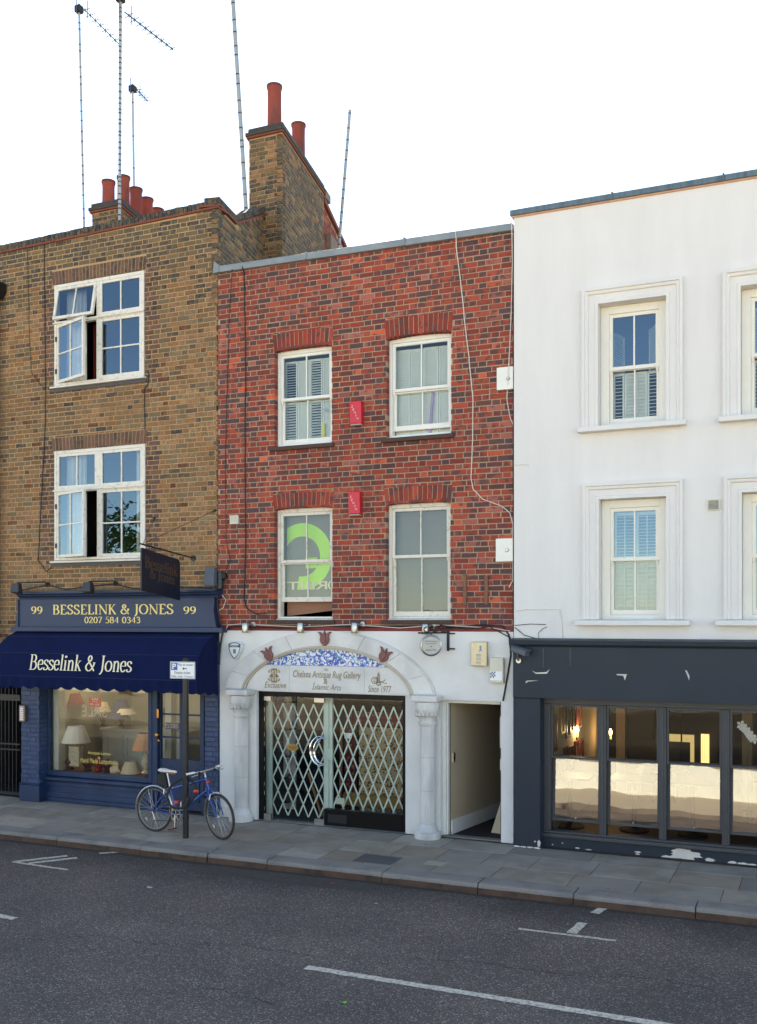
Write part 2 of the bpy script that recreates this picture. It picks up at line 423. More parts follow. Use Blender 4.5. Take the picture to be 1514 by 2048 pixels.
GLYPH = {
 'B': (.74, [[(.16, 0), (.16, 1)], [(.02, 1), (.36, 1)]+arc(.36, .77, .2, .23, 90, -90)+[(.16, .54)], [(.16, .54), (.38, .54)]+arc(.38, .27, .26, .27, 90, -90)+[(.02, 0)]]),
 'E': (.68, [[(.16, 0), (.16, 1)], [(.02, 1), (.56, 1), (.57, .86)], [(.16, .53), (.46, .53)], [(.02, 0), (.6, 0), (.64, .18)]]),
 'S': (.62, [spl(S_)]), 'L': (.62, [[(.16, 0), (.16, 1)], [(.02, 1), (.3, 1)], [(.02, 0), (.56, 0), (.6, .2)]]),
 'I': (.36, [[(.17, 0), (.17, 1)], [(.03, 1), (.31, 1)], [(.03, 0), (.31, 0)]]),
 'N': (.9, [[(.14, 0), (.14, 1), 'thin'], [(.1, 1), (.76, 0)], [(.76, 0), (.76, 1), 'thin'], [(0, 1), (.18, 1)], [(.02, 0), (.26, 0)], [(.64, 1), (.88, 1)]]),
 'K': (.78, [[(.16, 0), (.16, 1)], [(.6, 1), (.18, .46), 'thin'], [(.3, .6), (.7, 0)], [(.02, 1), (.3, 1)], [(.02, 0), (.3, 0)], [(.5, 1), (.72, 1)], [(.56, 0), (.8, 0)]]),
 '&': (.86, [spl([(.78, 0), (.5, .34), (.24, .66), (.2, .86), (.34, 1), (.48, .86), (.4, .66), (.12, .42), (.05, .2), (.25, 0), (.5, .08), (.7, .36), (.74, .52)]), [(.62, .54), (.84, .54)]]),
 'J': (.42, [spl([(.24, 1), (.24, .4), (.23, .05), (.12, -.16), (0, -.2)]), [(.1, 1), (.38, 1)]]),
 'O': (.88, [arc(.42, .5, .38, .5, 0, 360, 28)]), '0': (.6, [arc(.28, .5, .24, .5, 0, 360, 24)]),
 '9': (.6, [arc(.27, .69, .22, .3, 0, 360, 22), spl([(.49, .7), (.47, .36), (.3, .08), (.1, 0)])]),
 '2': (.6, [spl([(.05, .74), (.1, .94), (.28, 1), (.46, .84), (.42, .6), (.2, .28), (.03, .03)]), [(.03, .03), (.5, .03), (.54, .14)]]),
 '7': (.58, [[(.04, .86), (.06, 1), (.52, 1)], [(.5, 1), (.18, 0)]]),
 '5': (.58, [[(.48, 1), (.13, 1)], [(.13, 1), (.1, .58), 'thin'], spl([(.1, .58), (.28, .64), (.47, .5), (.47, .2), (.27, 0), (.04, .08)])]),
 '8': (.6, [arc(.28, .75, .19, .25, 0, 360, 20), arc(.28, .26, .24, .27, 0, 360, 22)]),
 '4': (.62, [[(.42, 0), (.42, 1)], [(.42, 1), (.02, .3), 'thin'], [(.02, .3), (.58, .3)]]),
 '3': (.58, [spl([(.05, .84), (.22, 1), (.43, .86), (.4, .62), (.2, .53)]), spl([(.2, .53), (.45, .46), (.48, .2), (.28, 0), (.04, .1)])]),
 'e': (.52, [[(.06, .36), (.45, .36)]+spl([(.45, .36), (.4, .6), (.24, .66), (.07, .52), (.05, .26), (.16, .04), (.3, 0), (.46, .12)])]),
 's': (.44, [spl([(a*.74, b*.66) for a, b in S_])]), 'l': (.3, [[(.14, 0), (.14, 1.04)], [(.03, 1.02), (.14, 1.02)], [(.02, 0), (.27, 0)]]),
 'i': (.3, [[(.14, 0), (.14, .66)], [(.03, .64), (.14, .64)], [(.02, 0), (.27, 0)], arc(.14, .9, .05, .05, 0, 360, 8)]),
 'n': (.62, [[(.14, 0), (.14, .66)], [(.03, .64), (.14, .64)], spl([(.14, .48), (.24, .62), (.36, .66), (.47, .52), (.48, .3), (.48, 0)]), [(.03, 0), (.26, 0)], [(.37, 0), (.6, 0)]]),
 'k': (.58, [[(.14, 0), (.14, 1.04)], [(.03, 1.02), (.14, 1.02)], [(.46, .64), (.15, .32), 'thin'], [(.24, .42), (.52, 0)], [(.03, 0), (.26, 0)], [(.4, 0), (.62, 0)], [(.34, .64), (.54, .64)]]),
 'o': (.62, [arc(.3, .33, .26, .33, 0, 360, 24)]), ' ': (.34, [])}
def serifmesh(body, thick=.13, thin=.045, gap=.07):
    v, f, x = [], [], 0.
    for ch in body:
        wd, strokes = GLYPH[ch]
        for si, st in enumerate(strokes):
            slim = st[-1] == 'thin'; pts = [p for p in st if p != 'thin']
            i0 = len(v); n = len(pts); closed = n > 3 and math.dist(pts[0], pts[-1]) < 1e-4
            for k, p in enumerate(pts):
                a = pts[k-1] if k else (pts[-2] if closed else p); b = pts[k+1] if k < n-1 else (pts[1] if closed else p)
                dx, dy = b[0]-a[0], b[1]-a[1]; L = math.hypot(dx, dy) or 1
                wd2 = (thin+(0 if slim else (thick-thin)*abs(dy)/L))/2
                nx, ny = -dy/L*wd2, dx/L*wd2
                v += [(x+p[0]+nx, p[1]+ny, si*.004), (x+p[0]-nx, p[1]-ny, si*.004)]
            for k in range(n-1): f.append((i0+2*k, i0+2*k+1, i0+2*k+3, i0+2*k+2))
        x += wd+gap
    return v, f
def place_text(name, vf, mat, parent, xa, xb, za, zb, Y, mirror=False, frame=None, off=.003, fitbox=True, **kw):
    """fit the lettering into the box xa..xb by za..zb of the plane Y (or of a frame: origin, right, up, normal)"""
    v, f = vf
    lo = [min(p[k] for p in v) for k in range(2)]; hi = [max(p[k] for p in v) for k in range(2)]
    mb = MB(); mb.f = list(f)
    for p in v:
        u = (p[0]-lo[0])/(hi[0]-lo[0]); t = (p[1]-lo[1])/(hi[1]-lo[1])
        if mirror: u = 1-u
        dpt = -off-p[2]*.02
        if frame:
            o_, r_, u_, n_ = frame; q = o_+r_*(xa+u*(xb-xa))+u_*(za+t*(zb-za))+n_*(-dpt)
        else: q = (xa+u*(xb-xa), Y+dpt, za+t*(zb-za))
        mb.v.append(tuple(q))
    return O(name, mb, mat, parent, **kw)

# ================================================================== the street
def asphalt_mat():
    m = bpy.data.materials.new('asphalt'); m.use_nodes = True
    n, l = m.node_tree.nodes, m.node_tree.links; b = n['Principled BSDF']; b.inputs['Roughness'].default_value = .8
    g = n.new('ShaderNodeNewGeometry')
    def noise(s, d=6, rg=.6):
        z = n.new('ShaderNodeTexNoise'); z.inputs['Scale'].default_value = s; z.inputs['Detail'].default_value = d; z.inputs['Roughness'].default_value = rg
        l.new(g.outputs['Position'], z.inputs['Vector']); return z
    def ramp(src, a, b_, ca, cb):
        r = n.new('ShaderNodeValToRGB'); r.color_ramp.elements[0].position = a; r.color_ramp.elements[1].position = b_
        r.color_ramp.elements[0].color = ca; r.color_ramp.elements[1].color = cb; l.new(src, r.inputs[0]); return r
    vo = n.new('ShaderNodeTexVoronoi'); vo.inputs['Scale'].default_value = 85; l.new(g.outputs['Position'], vo.inputs['Vector'])
    sp = n.new('ShaderNodeSeparateColor'); l.new(vo.outputs['Color'], sp.inputs[0])
    chips = ramp(sp.outputs[0], .0, 1., C(90, 80, 72), C(152, 138, 124)); chips.color_ramp.elements.new(.86).color = C(118, 106, 96); chips.color_ramp.elements.new(.96).color = C(176, 170, 164)
    gap = ramp(vo.outputs['Distance'], .25, .75, (1, 1, 1, 1), (.5, .5, .52, 1))
    mul = n.new('ShaderNodeMix'); mul.data_type = 'RGBA'; mul.blend_type = 'MULTIPLY'; mul.inputs[0].default_value = 1
    l.new(chips.outputs[0], mul.inputs[6]); l.new(gap.outputs[0], mul.inputs[7])
    big = noise(.55, 4); st = ramp(big.outputs[0], .35, .7, (.74, .74, .76, 1), (1.2, 1.18, 1.17, 1))
    m2 = n.new('ShaderNodeMix'); m2.data_type = 'RGBA'; m2.blend_type = 'MULTIPLY'; m2.inputs[0].default_value = 1
    l.new(mul.outputs[2], m2.inputs[6]); l.new(st.outputs[0], m2.inputs[7])
    # tar repairs and oil, irregular, along the gutter side of the lane
    sx = n.new('ShaderNodeSeparateXYZ'); l.new(g.outputs['Position'], sx.inputs[0])
    nn = noise(.9, 5); ad = n.new('ShaderNodeMath'); ad.operation = 'MULTIPLY_ADD'; ad.inputs[1].default_value = 1.6; l.new(nn.outputs[0], ad.inputs[0]); l.new(sx.outputs['Y'], ad.inputs[2])
    oil = ramp(ad.outputs[0], 0, 1, (1, 1, 1, 1), (.5, .5, .52, 1)); 
    mr = n.new('ShaderNodeMapRange'); mr.inputs['From Min'].default_value = -2.35; mr.inputs['From Max'].default_value = -1.55; l.new(ad.outputs[0], mr.inputs['Value']); l.new(mr.outputs[0], oil.inputs[0])
    m3 = n.new('ShaderNodeMix'); m3.data_type = 'RGBA'; m3.blend_type = 'MULTIPLY'; m3.inputs[0].default_value = .9
    l.new(m2.outputs[2], m3.inputs[6]); l.new(oil.outputs[0], m3.inputs[7])
    # pale gum and paint spots
    v2 = n.new('ShaderNodeTexVoronoi'); v2.inputs['Scale'].default_value = 3.2; l.new(g.outputs['Position'], v2.inputs['Vector'])
    nd = noise(40, 2); a2 = n.new('ShaderNodeMath'); a2.operation = 'MULTIPLY_ADD'; a2.inputs[1].default_value = .05; l.new(nd.outputs[0], a2.inputs[0]); l.new(v2.outputs['Distance'], a2.inputs[2])
    spot = ramp(a2.outputs[0], .062, .07, (1, 1, 1, 1), (0, 0, 0, 1))
    m4 = n.new('ShaderNodeMix'); m4.data_type = 'RGBA'; l.new(spot.outputs[0], m4.inputs[0]); l.new(m3.outputs[2], m4.inputs[6]); m4.inputs[7].default_value = C(128, 128, 128)
    l.new(m4.outputs[2], b.inputs['Base Color'])
    bp = n.new('ShaderNodeBump'); bp.inputs['Strength'].default_value = .6; bp.inputs['Distance'].default_value = .006; l.new(vo.outputs['Distance'], bp.inputs['Height']); bp.invert = True
    l.new(bp.outputs[0], b.inputs['Normal'])
    return m
asph = asphalt_mat()
paint = M('worn_road_paint', C(206, 196, 180), .7, .12, 25, .3, 90, tint=C(100, 100, 100), tfac=.8, tscale=26)
slabm = M('york_stone', None, .8, .12, 5, .25, 60, attr=True, tint=C(122, 110, 96), tfac=.7, tscale=1.7, tmin=.42, tmax=.62)
joint = M('paving_joint', C(92, 84, 76), .95, .2, 20)
kerbm = M('granite_kerb', C(130, 124, 118), .8, .15, 40, .5, 60, tint=C(84, 82, 82), tfac=.5, tscale=3)
kerbf = M('dirty_kerb_face', C(84, 62, 48), .85, .25, 12, .5, 40, tint=C(44, 36, 32), tfac=.7, tscale=5)
KY = -2.14                                      # street edge of the kerb
def sheet(name, x0, x1, y0, y1, z, mat, **kw):
    mb = MB(); mb.quad((x0, y0, z), (x1, y0, z), (x1, y1, z), (x0, y1, z)); return O(name, mb, mat, **kw)
earth = M('far_ground', C(120, 112, 98), .95, .2, .2)
sheet('ground', -900, 900, -900, 900, -.30, earth, kind='structure')
road = E('road', (0, -6, ROADZ), kind='structure')
OPY = -11.2                                     # far kerb
sheet('road_surface', -60, 60, OPY, KY, ROADZ, asph, parent=road)
pave = E('pavement', (0, -1, 0), kind='structure')
O('paving_bed', bx(-60, 60, KY+.31, .4, -.25, -.006), joint, pave)
SLAB = [(3, C(150, 140, 130)), (2, C(144, 136, 127)), (2, C(153, 142, 130)), (1, C(147, 134, 119)), (.5, C(138, 130, 122))]
rows = [(KY+.305, -1.26), (-1.26, -.62), (-.62, .05)]
for ri, (ya, yb) in enumerate(rows):
    x = -7.4-.3*ri
    while x < 11.5:
        wd = R.choice([.6, .75, .9, .9, 1.05])
        mb = MB(); g = .004; z = R.uniform(-.0015, .0015); e = .006
        a, b, c, d = x+g, x+wd-g, ya+g, yb-g
        mb.v = [(a, c, -.05), (b, c, -.05), (b, d, -.05), (a, d, -.05), (a, c, z-.004), (b, c, z-.004), (b, d, z-.004), (a, d, z-.004), (a+e, c+e, z), (b-e, c+e, z), (b-e, d-e, z), (a+e, d-e, z)]
        mb.f = [(8, 9, 10, 11)]+[(4+k, 4+(k+1) % 4, 8+(k+1) % 4, 8+k) for k in range(4)]+[(k, (k+1) % 4, 4+(k+1) % 4, 4+k) for k in range(4)]
        O('paving_slab', mb, slabm, pave, colors=[pick(SLAB, R)]*12)
        x += wd
O('pavement_fringe', MB().box(-60, -8.1, KY+.305, .05, -.05, 0).box(12.5, 60, KY+.305, .05, -.05, 0), M('far_paving', C(96, 98, 102), .85), pave)
# iron covers and a patch of mortar set in the pavement
iron = M('cast_iron', C(78, 78, 80), .6, .2, 30, .6, 90)
for (p, q, sx_, sy_) in ((755, 1719, .26, .2), (872, 1727, .13, .1), (268, 1671, .17, .1)):
    g = gnd(p, q, 0)
    O('access_cover', bx(g.x-sx_, g.x+sx_, g.y-sy_, g.y+sy_, -.02, .0045), iron if sx_ > .2 else M('brass_plate_cover', C(150, 146, 130), .6), pave)
kerb = E('kerb', (0, KY, 0), kind='structure')
jx = [-30, -22, -14, -9.5, -7.6, -6.2]+[gnd(px, py).x for px, py in ((119, 1672), (281, 1692), (412, 1708), (530, 1722), (763, 1746), (954, 1768), (1145, 1790), (1391, 1815))]
x = jx[-1]
while x < 14: x += R.uniform(1.0, 1.5); jx.append(x)
jx += [22, 32, 60]
for a, b in zip(jx, jx[1:]):
    a2, b2 = a+.006, b-.006; j = R.uniform(-.008, .008); N = 9
    mb = MB()
    prof = [(KY+.30, -.02), (KY+.30, .002), (KY+.045, .001), (KY+.018, -.006), (KY+.004, -.026), (KY, -.05)]
    for k in range(N+1):
        xx = a2+(b2-a2)*k/N; w_ = R.uniform(-.004, .004)+j
        mb.v += [(xx, y_+w_*(1 if y_ < KY+.1 else 0), z_+(R.uniform(-.002, .002) if z_ < 0 else 0)) for y_, z_ in prof]
    P_ = len(prof)
    for k in range(N):
        for q in range(P_-1): mb.f.append((k*P_+q, k*P_+q+1, (k+1)*P_+q+1, (k+1)*P_+q))
    ks = O('kerb_stone', mb, kerbm, kerb)
    fb = MB()
    for k in range(N+1):
        xx = a2+(b2-a2)*k/N; w_ = R.uniform(-.004, .004)+j
        fb.v += [(xx, KY+w_+.001, -.048), (xx, KY+w_-.004, -.09), (xx, KY+w_-.010, ROADZ-.03), (xx, KY+.28, ROADZ-.03)]
    for k in range(N):
        for q in range(3): fb.f.append((k*4+q, k*4+q+1, (k+1)*4+q+1, (k+1)*4+q))
    fb.f.append((0, 1, 2, 3)); fb.f.append((N*4+3, N*4+2, N*4+1, N*4))
    O('stained_face', fb, kerbf, ks)
O('kerb_bedding', bx(-60, 60, KY+.03, KY+.3, -.3, -.03), joint, kerb)
# painted markings on the road
def stripe(name, p0, p1, w0, w1=None):
    """a worn painted line between two road points, its edges ragged"""
    a, b = gnd(*p0, ROADZ), gnd(*p1, ROADZ); d = (b-a); L = d.length; d.normalize(); nv = Vector((-d.y, d.x, 0)); w1 = w1 or w0
    n = max(3, int(L/.06)); mb = MB()
    for k in range(n+1):
        t = k/n; wd = (w0+(w1-w0)*t)/2; c = a+d*L*t
        for s_ in (1, -1): 
            q = c+nv*s_*(wd+R.uniform(-.007, .005)); mb.v.append((q.x, q.y, ROADZ+.004))
    for k in range(n): mb.f.append((2*k, 2*k+1, 2*k+3, 2*k+2))
    return O(name, mb, paint, road)
stripe('centre_line_dash', (612, 1935), (1500, 2078), .1)
stripe('centre_line_dash', (-140, 1806), (30, 1838), .1)
stripe('bay_line', (1037, 1858), (1232, 1882), .055)
stripe('bay_divider', (1143, 1867), (1166, 1846), .1)
stripe('bay_divider', (1189, 1827), (1209, 1815), .1)
stripe('bay_line', (25, 1724), (135, 1740), .06)
stripe('bay_divider', (28, 1724), (135, 1712), .09)
stripe('bay_divider', (58, 1727), (154, 1716), .09)
stripe('bay_divider', (198, 1707), (262, 1703), .07)
# across the street, only seen mirrored in the panes: pavement, low white terrace, street trees
sheet('opposite_pavement', -60, 60, -60, OPY-.02, 0, M('sunlit_paving', C(168, 158, 140), .9, .1, 2), kind='structure')
O('opposite_kerb', bx(-60, 60, OPY-.02, OPY+.1, -.25, .001), kerbm, kind='structure')
wht = M('far_white_wall', C(240, 238, 230), .85, .05, 2)
tw = E('garden_wall', (0, -21, 0), label='low white garden wall seen only mirrored in the panes', cat='wall')
O('wall', bx(-45, 45, -21.2, -21, 0, 1.05), wht, tw)
O('coping', bx(-45.05, 45.05, -21.26, -20.94, 1.052, 1.1), M('stone_coping', C(120, 84, 74), .8), tw)
for k in range(18): O('pier', MB().hexa([(-43+k*4.6, -20.99, 0), (-42.2+k*4.6, -20.99, 0), (-42.2+k*4.6, -21.1, 0), (-43+k*4.6, -21.1, 0), (-42.9+k*4.6, -20.9, 1.3), (-42.3+k*4.6, -20.9, 1.3), (-42.3+k*4.6, -21.1, 1.3), (-42.9+k*4.6, -21.1, 1.3)]), wht, tw)
te = E('opposite_terrace', (0, -27, 0), label='low brick terrace seen only mirrored in the panes', cat='house')
O('wall', bx(-45, 45, -33, -27, 0, 2.6), M('far_brick', C(116, 84, 66), .9, .2, 2), te)
O('roof', MB().prism([(-45.2, -33.2, 2.6), (-45.2, -26.8, 2.6), (-45.2, -30, 3.4)], (90.4, 0, 0)), M('slate', C(90, 92, 98), .8), te)
for k in range(12):
    if k % 2: O('door', bx(-42+k*7, -41+k*7, -27+.001, -26.97, 0, 2.1), darkroom, te)
    O('window', bx(-39+k*7, -37.6+k*7, -26.999, -26.97, .9, 2.4), darkroom, te)
def tree(x, y, h, rad_, label, seed):
    r = random.Random(seed); t = E('street_tree', (x, y, 0), label=label, cat='tree', group='trees across the street')
    mb = MB().tube([(x, y, -.2), (x+.05, y, h*.25), (x-.05, y+.05, h*.5), (x, y, h*.8)], [.22, .17, .12, .05], 8)
    for k in range(7):
        a = r.uniform(0, 6.3); z = h*r.uniform(.4, .65); q = rad_*.7
        mb.tube([(x, y, z), (x+q*.5*cos(a), y+q*.5*sin(a), z+h*.12), (x+q*cos(a), y+q*sin(a), z+h*.2)], [.08, .05, .02], 6)
    O('trunk', mb, bark, t, smooth=True)
    lf = MB(); cl = []
    for k in range(46):
        while True:
            p = Vector((r.uniform(-1, 1), r.uniform(-1, 1), r.uniform(-1, 1)))
            if .35 < p.length < 1: break
        c = Vector((x, y, h*.72))+Vector((p.x*rad_, p.y*rad_, p.z*h*.32)); s_ = r.uniform(.35, .75)
        for q in range(46):
            d = Vector((r.gauss(0, 1), r.gauss(0, 1), r.gauss(0, 1))).normalized()*s_*r.uniform(.5, 1)
            u = Vector((r.gauss(0, 1), r.gauss(0, 1), r.gauss(0, 1))).normalized()*.12; v = u.orthogonal().normalized()*.07
            o = c+d; lf.quad(o-u, o+v, o+u, o-v)
    O('crown', lf, grnleaf, t, kind='stuff')
tree(-20.6, -19.2, 7.9, 2.0, 'broad leafy tree reflected in the lower casement window', 3)
tree(-17.0, -19.6, 7.4, 1.8, 'smaller leafy tree reflected beside the broad tree', 4)

def pxof(X, Y):
    xc, yc = X-OX, Y+D; return CX+F*(xc*cos(TH)+yc*sin(TH))/(yc*cos(TH)-xc*sin(TH))
def on_line(p0, dv, px):            # how far along a plan line a picture column lies
    lo, hi = 0., 30.
    for _ in range(60):
        m = (lo+hi)/2
        if pxof(p0[0]+dv[0]*m, p0[1]+dv[1]*m) < px: lo = m
        else: hi = m
    return lo
def room(parent, x0, x1, z0, z1, y0, depth, mat, name='interior', floor=None):
    y1 = y0+depth; mb = MB()
    mb.quad((x0, y1, z0), (x1, y1, z0), (x1, y1, z1), (x0, y1, z1)); mb.quad((x0, y0, z0), (x0, y1, z0), (x0, y1, z1), (x0, y0, z1))
    mb.quad((x1, y0, z0), (x1, y1, z0), (x1, y1, z1), (x1, y0, z1)); mb.quad((x0, y0, z1), (x1, y0, z1), (x1, y1, z1), (x0, y1, z1))
    o = O(name, mb, mat, parent)
    fm = MB().quad((x0, y0, z0), (x1, y0, z0), (x1, y1, z0), (x0, y1, z0)); O('interior_floor', fm, floor or mat, parent); return o
def sash(parent, x0, x1, z0, z1, y, cols, rows, st, bar, mat, name, th=.04, gl=GL, m4=None, horn=False, rail=None):
    mb = frame_boxes(MB(), x0, x1, z0, z1, st, st, rail or st, st, y, y+th)
    gx0, gx1, gz0, gz1 = x0+st, x1-st, z0+(rail or st), z1-st
    for k in range(1, cols):
        c = gx0+(gx1-gx0)*k/cols; mb.box(c-bar/2, c+bar/2, y+.006, y+th-.006, gz0, gz1)
    for k in range(1, rows):
        c = gz0+(gz1-gz0)*k/rows; mb.box(gx0, gx1, y+.008, y+th-.008, c-bar/2, c+bar/2)
    if horn:
        for xx in (x0+.002, x1-st+.002): mb.prism([(xx, y+.004, z0+.001), (xx, y+th-.004, z0+.001), (xx, y+th-.01, z0-.055), (xx, y+.012, z0-.03)], (st-.012, 0, 0))
    if m4 is not None: mb.xf(m4)
    s_ = O(name, mb, mat, parent)
    for a in range(cols):
        for b in range(rows):
            p = MB().quad((gx0+(gx1-gx0)*a/cols, y+th/2, gz0+(gz1-gz0)*b/rows), (gx0+(gx1-gx0)*(a+1)/cols, y+th/2, gz0+(gz1-gz0)*b/rows), (gx0+(gx1-gx0)*(a+1)/cols, y+th/2, gz0+(gz1-gz0)*(b+1)/rows), (gx0+(gx1-gx0)*a/cols, y+th/2, gz0+(gz1-gz0)*(b+1)/rows))
            if m4 is not None: p.xf(m4)
            O('pane', p, gl, parent)
    return s_
def rot_about(p, axis, ang): return Matrix.Translation(Vector(p)) @ Matrix.Rotation(ang, 4, axis) @ Matrix.Translation(-Vector(p))
def nearest(q): return -q[0]+abs(q[1]-3.5)*.15-(2 if q[4] > .2 else 0)

# ================================================================== yellow brick house
yh = E('yellow_brick_house', (-2, 0, 0), label='tall yellow stock brick house with two white casement windows', cat='house')
YT0, YT1 = gz(0, 490), gz(437, 397)
ytop = lambda x: YT1+(YT0-YT1)*(x/(gx(0)))
ub = dict(x0=gx(109), x1=gx(289), z0=gz(109, 773), z1=(gz(109, 573)+gz(289, 539))/2)
lb = dict(x0=gx(109), x1=gx(291), z0=gz(109, 1121), z1=(gz(109, 903)+gz(291, 887.5))/2)
XR = .004
ysol_u = ub['z1']+.235; ysol_l = lb['z1']+.225
hol = [(ub['x0'], ub['x1'], ub['z0'], ub['z1']), (lb['x0'], lb['x1'], lb['z0'], lb['z1'])]
bz0 = 2.62
fx0, fx1 = gx(34, -.06), gx(430, -.06)
O('wall', panel_wall(-16, XR-.03, bz0, 9.36, .005, .11, hol, ztop=lambda x: ytop(x)-.15), mortar, yh)
O('unseen_wall', MB().box(-16, gx(0)-.75, .008, .32, -.2, bz0).box(-16, -15.7, .33, 7, -.2, 9.2).box(-16, -.6, 6.7, 7, -.2, 9.0), mortar, yh)  # unseen run of the house, added to keep sun off the road
O('flat_roof', MB().poly([(-16, .32, 8.75), (-.06, .32, 8.75), (-1.3, 7, 8.75), (-16, 7, 8.75)]), darkroom, yh)
def ypal0(x, z):
    for h in hol:
        if h[2]-.05 < z < h[3]+.12 and (h[0]-.24 < x < h[0] or h[1] < x < h[1]+.24): return pick(PUR, R)
    f = (z-7.9)/1.2+(.12 if x > -1.2 else 0)
    if z > 5.2 and R.random() < .12: return pick(SOOT, R)
    return pick(SOOT if R.random() < f else YEL, R)
def ypal(x, z): return drift(ypal0(x, z), x, z, .22, [(h[0]-.1, h[1]+.1, h[2]) for h in hol])
bh = [(h[0]-.002, h[1]+.002, h[2]-.06, h[3]) for h in hol]
bh += [(hol[0][0]-.06, hol[0][1]+.03, hol[0][3]-.01, ysol_u), (hol[1][0]-.03, hol[1][1]+.02, hol[1][3]-.01, ysol_l)]
bricks_on(yh, -4.7, XR, bz0, 9.3, 0, bh, ypal, ztop=lambda x: ytop(x)-.105, prio=nearest)
for h, zt, n_ in ((hol[0], ysol_u, 27), (hol[1], ysol_l, 26)):
    arch_bricks(yh, h[0]-.05, h[1]+.02, h[3]+.008, zt-.006, .006, 0, PUR, n_, splay=.4)
# parapet: red creasing tiles and a course of dark bricks on edge
par = E('parapet', (-2, .1, 9.3), yh)
xx = -4.7
while xx < XR:
    b = min(xx+.26, XR+.03); za, zb = ytop(xx)-.15, ytop(b)-.15
    O('creasing_tile', MB().hexa([(xx, -.03, za), (b-.004, -.03, zb), (b-.004, .25, zb), (xx, .25, za), (xx, -.03, za+.03), (b-.004, -.03, zb+.03), (b-.004, .25, zb+.03), (xx, .25, za+.03)]), tilered, par); xx = b
xx = -4.7; DK = [(3, C(58, 58, 58)), (2, C(48, 48, 50)), (1, C(72, 66, 60))]
while xx < XR-.03:
    b = xx+.068; z = ytop(xx)-.118+R.uniform(-.004, .004)
    O('coping_brick', MB().box(xx, b, -.008+R.uniform(-.003, .003), .22, z, z+.112), brick, par, colors=[pick(DK, R)]*8, bevel=.004); xx = b+.009
# party wall running back at the slant of the plots, and the tall chimney stack on it
vpd = Vector((F*-sin(TH)+(1215-CX)*cos(TH), F*cos(TH)+(1215-CX)*sin(TH), 0)).normalized()
nrm = Vector((vpd.y, -vpd.x, 0))
def side_m4(o): return Matrix(((vpd.x, -nrm.x, 0, o[0]), (vpd.y, -nrm.y, 0, o[1]), (0, 0, 1, 0), (0, 0, 0, 1)))
s_a = on_line((XR, 0), vpd, 470); s_b = on_line((XR, 0), vpd, 527)
P = lambda s_: Vector((XR, 0, 0))+vpd*s_
za0 = gz(437, 411)
pb_ = P(s_b); zb0 = gz(527, 430, pb_.y)
ptop = lambda s_: za0 if s_ < s_a else za0+(zb0-za0)*(s_-s_a)/(s_b-s_a)
pw = E('party_wall', (0, 1, 8.4), yh)
m4 = side_m4((XR, 0))
mb = MB(); LB = 7.0
mb.prism([(.12, .008, 7.6), (LB, .008, 7.6), (LB, .008, zb0), (s_b, .008, zb0), (s_a, .008, za0), (.12, .008, za0)], (0, .3, 0)); mb.xf(m4)
O('mortar_core', mb, mortar, pw)
bricks_on(pw, 0, s_b+.1, 7.85, zb0+.1, 0, [], lambda x, z: pick(SOOT if R.random() < .6 else YEL, R), ztop=lambda s_: ptop(s_)-.0, mat4=m4, keep=170, prio=lambda q: q[0])
mb = MB(); zz = .03
mb.prism([(-.0, -.04, za0), (s_a+.02, -.04, za0), (s_b+.02, -.04, zb0), (s_b+.02, -.04, zb0+zz), (s_a, -.04, za0+zz), (0, -.04, za0+zz)], (0, .34, 0)); mb.xf(m4)
O('creasing_tile', mb, tilered, pw)
sl_ = (zb0-za0)/(s_b-s_a); q = .02
while q < s_b-.05:
    z = ptop(q)+.033; s2 = q+.068
    mb = MB().prism([(q, -.02, z), (s2, -.02, z+(sl_*.068 if q >= s_a else 0)), (s2, -.02, z+.11+(sl_*.068 if q >= s_a else 0)), (q, -.02, z+.11)], (0, .25, 0)); mb.xf(m4)
    O('coping_brick', mb, brick, pw, colors=[pick(DK, R)]*8); q = s2+.009

